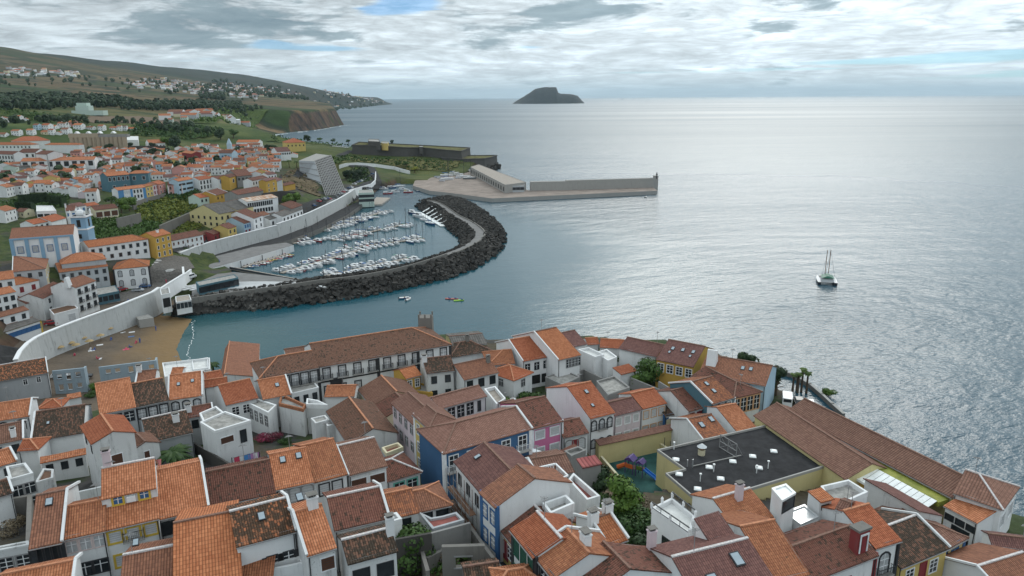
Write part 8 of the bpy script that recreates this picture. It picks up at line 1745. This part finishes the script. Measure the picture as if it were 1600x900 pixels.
# the catamaran
p = W(1291, 441, 0); t = thing('catamaran', 'catamaran sailboat with two bare masts and green awning anchored offshore', 'sailboat', p, rad(72))
for s in (-1, 1):
    b = MB(); hull(b, 11.5, 1.5, 1.3, 'hull_d', 'hull_w'); b.build('hull', t, (0, s * 3.1, 0))
b = MB(); b.prism([(-4.6, -2.6, 1.1), (2.2, -2.4, 1.1), (2.2, 2.4, 1.1), (-4.6, 2.6, 1.1)], [(-4.4, -2.4, 2.3), (1.2, -2.1, 2.3), (1.2, 2.1, 2.3), (-4.4, 2.4, 2.3)], 'hull_w'); b.build('bridge_deck', t)
b = MB(); b.prism([(-3.6, -2.42, 1.5), (1.82, -2.3, 1.5), (1.82, 2.3, 1.5), (-3.6, 2.42, 1.5)], [(-3.6, -2.36, 2.0), (1.55, -2.2, 2.0), (1.55, 2.2, 2.0), (-3.6, 2.36, 2.0)], 'glass'); b.build('windows', t)
b = MB(); b.prism([(-5.2, -2.4, 2.9), (.6, -2.4, 2.9), (.6, 2.4, 2.9), (-5.2, 2.4, 2.9)], [(-4.8, -.3, 3.7), (.4, -.3, 3.7), (.4, .3, 3.7), (-4.8, .3, 3.7)], 'canvas_g', None, True, True); b.build('awning', t)
for k, (x, y) in enumerate(((1.1, -.55), (.4, .8))):
    b = MB(); b.bar((0, 0, 2), (-.25, 0, 13.6), .24, 'wood', n=6); b.bar((-.1, -.9, 8), (-.1, .9, 8), .08, 'iron'); b.build('mast', t, (x, y, 0))
b = MB(); b.bar((1.1, -.5, 13), (5.6, 0, 1.6), .07, 'iron'); b.bar((.6, .6, 13), (-5.5, 2.8, 1.6), .06, 'iron'); b.bar((.6, -.6, 13), (-5.5, -2.8, 1.6), .06, 'iron'); b.build('rigging', t)
b = MB(); b.bar((5.0, -3, 1.7), (5.0, 3, 1.7), .2, 'zinc'); b.box(2.2, 4.9, -2.6, 2.6, 1.3, 1.35, 'rubber'); b.build('trampoline', t)
# people
def person(label, p, cloth, pose='stand', skin='skin', rz=0.0, name='person', legs='skin'):
    """one continuous body: joints laid out and skinned"""
    J = {'stand': [(0, 0, .92), (0, 0, 1.2), (0, 0, 1.45), (0, .02, 1.6), (0, .02, 1.72), (.1, 0, .86), (.11, .03, .48), (.11, 0, .06), (-.1, 0, .86), (-.11, .03, .48), (-.11, 0, .06), (.2, 0, 1.42), (.26, .02, 1.15), (.27, -.06, .88), (-.2, 0, 1.42), (-.26, .02, 1.15), (-.27, -.06, .88)],
         'sit': [(0, 0, .16), (0, .08, .45), (0, .12, .68), (0, .1, .82), (0, .08, .94), (.1, -.05, .14), (.12, -.42, .32), (.12, -.78, .06), (-.1, -.05, .14), (-.12, -.42, .3), (-.12, -.78, .06), (.2, .12, .64), (.27, .2, .36), (.25, .28, .08), (-.2, .12, .64), (-.26, -.06, .4), (-.2, -.3, .34)],
         'lie': [(0, 0, .12), (0, .28, .12), (0, .53, .13), (0, .68, .14), (0, .8, .15), (.1, -.06, .11), (.12, -.45, .13), (.13, -.86, .08), (-.1, -.06, .11), (-.12, -.45, .12), (-.13, -.86, .08), (.2, .5, .11), (.32, .3, .09), (.3, .05, .07), (-.2, .5, .11), (-.32, .3, .09), (-.3, .05, .07)]}[pose]
    E = [(0, 1), (1, 2), (2, 3), (3, 4), (0, 5), (5, 6), (6, 7), (0, 8), (8, 9), (9, 10), (2, 11), (11, 12), (12, 13), (2, 14), (14, 15), (15, 16)]
    R = [.13, .13, .14, .06, .105, .09, .06, .05, .09, .06, .05, .06, .045, .04, .06, .045, .04]; b = MB()
    def ring(a, c, r0, r1, m_, n=7):
        a, c = Vector(a), Vector(c); d = (c - a).normalized(); u = d.cross(Vector((.3, .9, .2))).normalized(); w = d.cross(u)
        A = [tuple(a + (u * math.cos(6.283 * i / n) + w * math.sin(6.283 * i / n)) * r0) for i in range(n)]; C = [tuple(c + (u * math.cos(6.283 * i / n) + w * math.sin(6.283 * i / n)) * r1) for i in range(n)]; b.prism(A[::-1] if False else A, C, m_, None, True, True)
    me = bpy.data.meshes.new('body'); me.from_pydata(J, E, []); o = link(name, me, None, p, rz); sk = o.modifiers.new('Skin', 'SKIN')
    for v, r_ in zip(me.skin_vertices[0].data if me.skin_vertices else [], R): v.radius = (r_, r_)
    return o
def people_bodies():
    L = []
    def mk(label, px, py, cloth, pose, rz, z=None, dz=0.0):
        p = hit(px, py) if z is None else W(px, py, z); p.z += dz; L.append((label, p, cloth, pose, rz))
    mk('person in red lying on a pink towel in the middle of the beach', 197, 545, 'cloth_r', 'lie', .4)
    mk('person sitting beside the pink towel on the beach', 203, 543, 'cloth_b', 'sit', 2.2)
    for k, (x, y, ps, c, l) in enumerate(((213, 536, 'sit', 'cloth_r', 'person sitting in red farthest up the sand'), (219, 536, 'stand', 'cloth_b', 'person in blue standing by the two sitting bathers'), (152, 561, 'sit', 'cloth_r', 'person in red sitting closest to the white ruins'), (157, 561, 'lie', 'cloth_w', 'person lying beside the red sitter'), (142, 547, 'sit', 'cloth_w', 'person in white sitting under a straw parasol'), (148, 547, 'sit', 'cloth_b', 'person in blue sitting under the same parasol'), (174, 531, 'sit', 'cloth_b', 'person sitting in parasol shade near the wall'), (244, 517, 'stand', 'cloth_b', 'person standing on damp sand near the platform'), (192, 520, 'lie', 'cloth_w', 'person lying on the sand near the platform'), (117, 556, 'sit', 'cloth_r', 'person sitting by the wall foot'), (130, 488, 'stand', 'cloth_b', 'person in dark clothes walking under the balconied house'), (260, 443, 'stand', 'cloth_r', 'person in red leaning at the ramp wall'), (201, 474, 'stand', 'cloth_b', 'person standing at the promenade parapet'), (343, 411, 'stand', 'cloth_b', 'person walking on the esplanade'))):
        mk(l, x, y, c, ps, k * 1.1)
    for label, p, cloth, pose, rz in L:
        JJ = person(label, p, cloth, pose, rz=rz); tag(JJ, label, 'person', 'people on the beach and promenade')
        me = JJ.data; JJ.data.materials.append(MATS[cloth])
    return L
people_bodies()
dg_ = None
# parasols, towels on the beach
for k, (x, y) in enumerate(((172, 522), (158, 533), (148, 529), (131, 537), (141, 542), (120, 548), (112, 545), (95, 552))):
    p = hit(x, y); t = thing('beach_parasol', f'straw beach parasol, {ORD[k]} along the sand from the lifeguard platform', 'parasol', p, 0, 'straw parasols on the beach'); b = MB(); b.bar((0, 0, -.5), (0, 0, 2.3), .09, 'wood', n=6); b.build('pole', t); b = MB(); b.lathe([(1.25, 1.95), (.7, 2.25), (.001, 2.55)], 12, 'straw'); b.lathe([(1.25, 1.93), (.001, 2.4)], 12, 'straw'); b.build('canopy', t)
for x, y, m_, l in ((197, 546, 'cloth_r', 'pink towel spread in the middle of the beach'), (143, 548, 'cloth_w', 'white towel under the occupied parasol'), (156, 539, 'cloth_w', 'white towel near the straw parasols'), (205, 526, 'canvas_b', 'blue towel up the beach'), (206, 519, 'cloth_w', 'pale towel by the lifeguard platform')):
    p = hit(x, y); b = MB(); b.box(-.9, .9, -.55, .55, 0, .05, m_); tag(b.build('beach_towel', None, p, .5), l, 'towel')
# kayaks, jet boats
def kayak(px, py, m_, L, n, label, rz):
    p = W(px, py, 0); t = thing('kayak', label, 'kayak', p, rz); b = MB(); hull(b, L, .75, .35, m_, m_); b.build('hull', t)
    for k in range(n):
        q = Vector(p) + Vector((math.cos(rz), math.sin(rz), 0)) * (L * (.25 - .45 * k)); q.z = .18
        JJ = person('', q, 'cloth_b', 'sit', rz=rz + math.pi / 2); tag(JJ, f'paddler in dark vest sitting in the {label.split()[0]} kayak' + (', behind the bow paddler' if k else ''), 'person'); JJ.data.materials.append(MATS['cloth_b'])
kayak(706, 467.5, 'kayak_r', 5.2, 2, 'red two-seat kayak with two paddlers off the breakwater', rad(-8)); kayak(717, 470, 'lime', 4.0, 1, 'lime single kayak beside the red kayak', rad(12))
boat('dinghy', 'hull_b', 'canvas_w', W(632, 466.5, 0).x, W(632, 466.5, 0).y, .3, 'dark small motor dinghy floating off the breakwater rocks', 'small boats off the rocks', 0, .9); q = W(638, 468.5, 0); boat('dinghy', 'hull_w', 'canvas_w', q.x, q.y, 1.2, 'white small dinghy close to the dark dinghy off the rocks', 'small boats off the rocks', 0, .8)
for k, (x, y) in enumerate(((707, 312), (723, 313.5), (923, 307.5), (1009, 308.5))): q = W(x, y, 0); boat('dinghy', 'hull_g', 'canvas_w', q.x, q.y, .4 * k, ('grey rowing dinghy outside the breakwater tip', 'second grey rowing dinghy outside the breakwater tip', 'grey dinghy below the middle of the pier', 'grey dinghy near the pier beacon')[k], 'rowing boats outside the harbour', 0, 1.1)
q = hit(75, 553); boat('dinghy', 'hull_b', 'canvas_w', q.x, q.y, .5, 'navy dinghy beached at the foot of the white sea wall', 'beached boats', q.z, .9)
# play structure
o = W(985, 738, ZC); o.z = ZC; t = thing('play_structure', 'colourful play tower with blue slide on the green court', 'playground', o, rad(-35)); t.scale = (.82,) * 3
for nm, fn in (('platform', lambda b: (b.box(-.8, .8, -.8, .8, 1.2, 1.3, 'wood'), b.box(1.4, 2.8, -.7, .7, 1.4, 1.5, 'wood'), b.box(.8, 1.4, -.5, .5, 1.2, 1.28, 'wood'))),
               ('posts', lambda b: [b.bar((x, y, 0), (x, y, 3.0), .12, 'slide_p') for x in (-.8, .8, 1.4, 2.8) for y in (-.75, .75)]),
               ('tower_roof', lambda b: (b.prism([(-1, -1, 2.9), (1, -1, 2.9), (1, 1, 2.9), (-1, 1, 2.9)], [(-.1, -1, 3.6), (.1, -1, 3.6), (.1, 1, 3.6), (-.1, 1, 3.6)], 'slide_p'), b.prism([(1.3, -.9, 2.8), (2.9, -.9, 2.8), (2.9, .9, 2.8), (1.3, .9, 2.8)], [(2.05, -.9, 3.4), (2.15, -.9, 3.4), (2.15, .9, 3.4), (2.05, .9, 3.4)], 'slide_p'))),
               ('panel', lambda b: (b.box(-.8, .8, -.83, -.76, 1.3, 2.1, 'slide_o'), b.box(1.4, 2.8, -.78, -.72, 1.5, 2.2, 'leaf_bright'))),
               ('tube_slide', lambda b: b.bar((-.9, 0, 1.5), (-2.6, -.3, .5), .9, 'slide_o', n=8)),
               ('slide', lambda b: (b.prism([(2.8, -.4, 1.4), (5.2, -.4, .25), (5.2, .4, .25), (2.8, .4, 1.4)], [(2.8, -.4, 1.5), (5.2, -.4, .35), (5.2, .4, .35), (2.8, .4, 1.5)], 'slide_b', None, True, True), b.bar((2.8, -.42, 1.65), (5.2, -.42, .5), .12, 'slide_b', .3), b.bar((2.8, .42, 1.65), (5.2, .42, .5), .12, 'slide_b', .3), b.box(5.2, 6.0, -.4, .4, .2, .32, 'slide_b')))):
    b = MB(); fn(b); b.build(nm, t)
# laundry
a, b_ = hit(362, 716, 2.2), hit(405, 706, 2.2); o = a; t = thing('clothesline', 'clothesline strung across the yard behind the orange-roofed row', 'clothesline', o); b = MB(); b.bar((0, 0, 0), tuple(b_ - a), .03, 'iron'); 
for e in (Vector((0, 0, 0)), b_ - a): b.bar((e.x, e.y, -2.4), tuple(e + Vector((0, 0, .1))), .1, 'iron')
b.build('line_and_posts', t)
for k, (u, m_, w, l) in enumerate(((.08, 'cloth_r', .8, 'faded red cloth hanging first on the clothesline'), (.26, 'cloth_w', .5, 'white towel hanging on the clothesline'), (.42, 'laundry_b', 1.0, 'bright blue sheet hanging on the clothesline'), (.6, 'laundry_p', 1.1, 'lilac sheet hanging on the clothesline'), (.78, 'cloth_w', .6, 'pale shirt hanging on the clothesline'), (.9, 'laundry_p', .5, 'small violet cloth hanging last on the clothesline'))):
    p = a + (b_ - a) * u; d = (b_ - a).normalized(); b = MB(); n = 6; h_ = 1.1
    for i in range(n): x0, x1 = w * i / n, w * (i + 1) / n; y0, y1 = .05 * math.sin(i * 1.9), .05 * math.sin((i + 1) * 1.9); b.face([(x0, y0, -h_), (x1, y1, -h_), (x1, 0, 0), (x0, 0, 0)], m_)
    tag(b.build('laundry', None, p, math.atan2(d.y, d.x)), l, 'laundry')
# lane and other streets
def pstrip(name, pix, w, mat, off=.14): return strip(name, [hit(x, y) for x, y in pix], w, mat, off, 2.0)
pstrip('lane', [(600, 640), (628, 690), (655, 722), (700, 765), (735, 800), (775, 850), (830, 910)], 4.2, 'asphalt'); pstrip('lane', [(1500, 905), (1525, 870), (1510, 850), (1500, 835)], 6.0, 'cobble'); pstrip('lane', [(722, 768), (650, 790), (560, 815)], 3.0, 'asphalt')
pstrip('street', [(690, 725), (840, 690), (960, 668), (1050, 655), (1150, 635), (1210, 605)], 4.0, 'cobble')
pstrip('street', [(205, 318), (260, 303), (310, 293), (380, 290), (440, 285), (470, 268), (520, 250), (548, 236)], 6.0, 'asphalt', .5)
pstrip('street', [(545, 300), (590, 283), (580, 262), (545, 260)], 7.0, 'asphalt', .5)
pstrip('promenade', [(160, 470), (215, 460), (255, 440), (280, 415), (270, 400)], 12, 'cobble', .2)
m_, t_, b_ = new_mat('zigzag_paving', .9, .15); q_ = t_.add('ShaderNodeNewGeometry').outputs['Position']; x_, y_ = t_.xyz(q_)[:2]
s_ = t_.math('PINGPONG', t_.math('ADD', t_.math('MULTIPLY', y_, .5), t_.math('PINGPONG', t_.math('MULTIPLY', x_, .5), 1.0)), 1.0); t_.put(b_.inputs['Base Color'], t_.mix(t_.math('GREATER_THAN', s_, .5), (.12, .115, .11), (.42, .41, .39)))
sq = patch('square_paving', [(234, 442), (258, 442), (288, 420), (284, 405), (262, 400), (246, 405)], 'zigzag_paving', .25); structure(sq)
# surf
def foam(name, pix, w, seed):
    P = spline([W(x, y, .05) for x, y in pix], 26); r = random.Random(seed); b = MB(); o = P[0]; from mathutils import noise as mn; pr = None
    for i in range(len(P) - 1):
        d = (P[i + 1] - P[i]).normalized(); n = Vector((-d.y, d.x, 0)); j = n * mn.noise(Vector((i * .16, seed, 0))) * w * 3; k = max(.0, .35 + mn.noise(Vector((i * .3, seed, 5))) + r.uniform(-.15, .15)) * w; q = (P[i] - o + j, P[i] - o + j + n * k)
        if pr and k > .05 * w: b.face([tuple(pr[0]), tuple(q[0]), tuple(q[1]), tuple(pr[1])], 'foam')
        pr = q
    return stuff(b.build(name, None, o))
foam('surf', [(296, 564), (294, 548), (300, 534), (303, 520), (300, 508), (306, 500)], .34, 1)
foam('surf', [(400, 217), (420, 213), (445, 209.5), (475, 206), (505, 202), (537, 196.5), (548, 195.5)], 9, 3); foam('surf', [(405, 216), (440, 209), (480, 204.5)], 6, 4)

# sea air: one closed box of even haze round the whole place
hz = bpy.data.materials.new('haze_air'); hz.use_nodes = True; t_ = NT(hz.node_tree); t_.n.remove(t_.n['Principled BSDF'])
pv = t_.add('ShaderNodeVolumePrincipled'); pv.inputs['Color'].default_value = (.66, .86, 1.0, 1); pv.inputs['Density'].default_value = 2.4e-5; pv.inputs['Anisotropy'].default_value = 0.2
t_.l.new(pv.outputs[0], t_.n['Material Output'].inputs['Volume']); MATS['haze_air'] = hz
b = MB(); b.box(-61000, 61000, -3000, 61000, -8, 640, 'haze_air'); ho = b.build('haze'); stuff(ho)
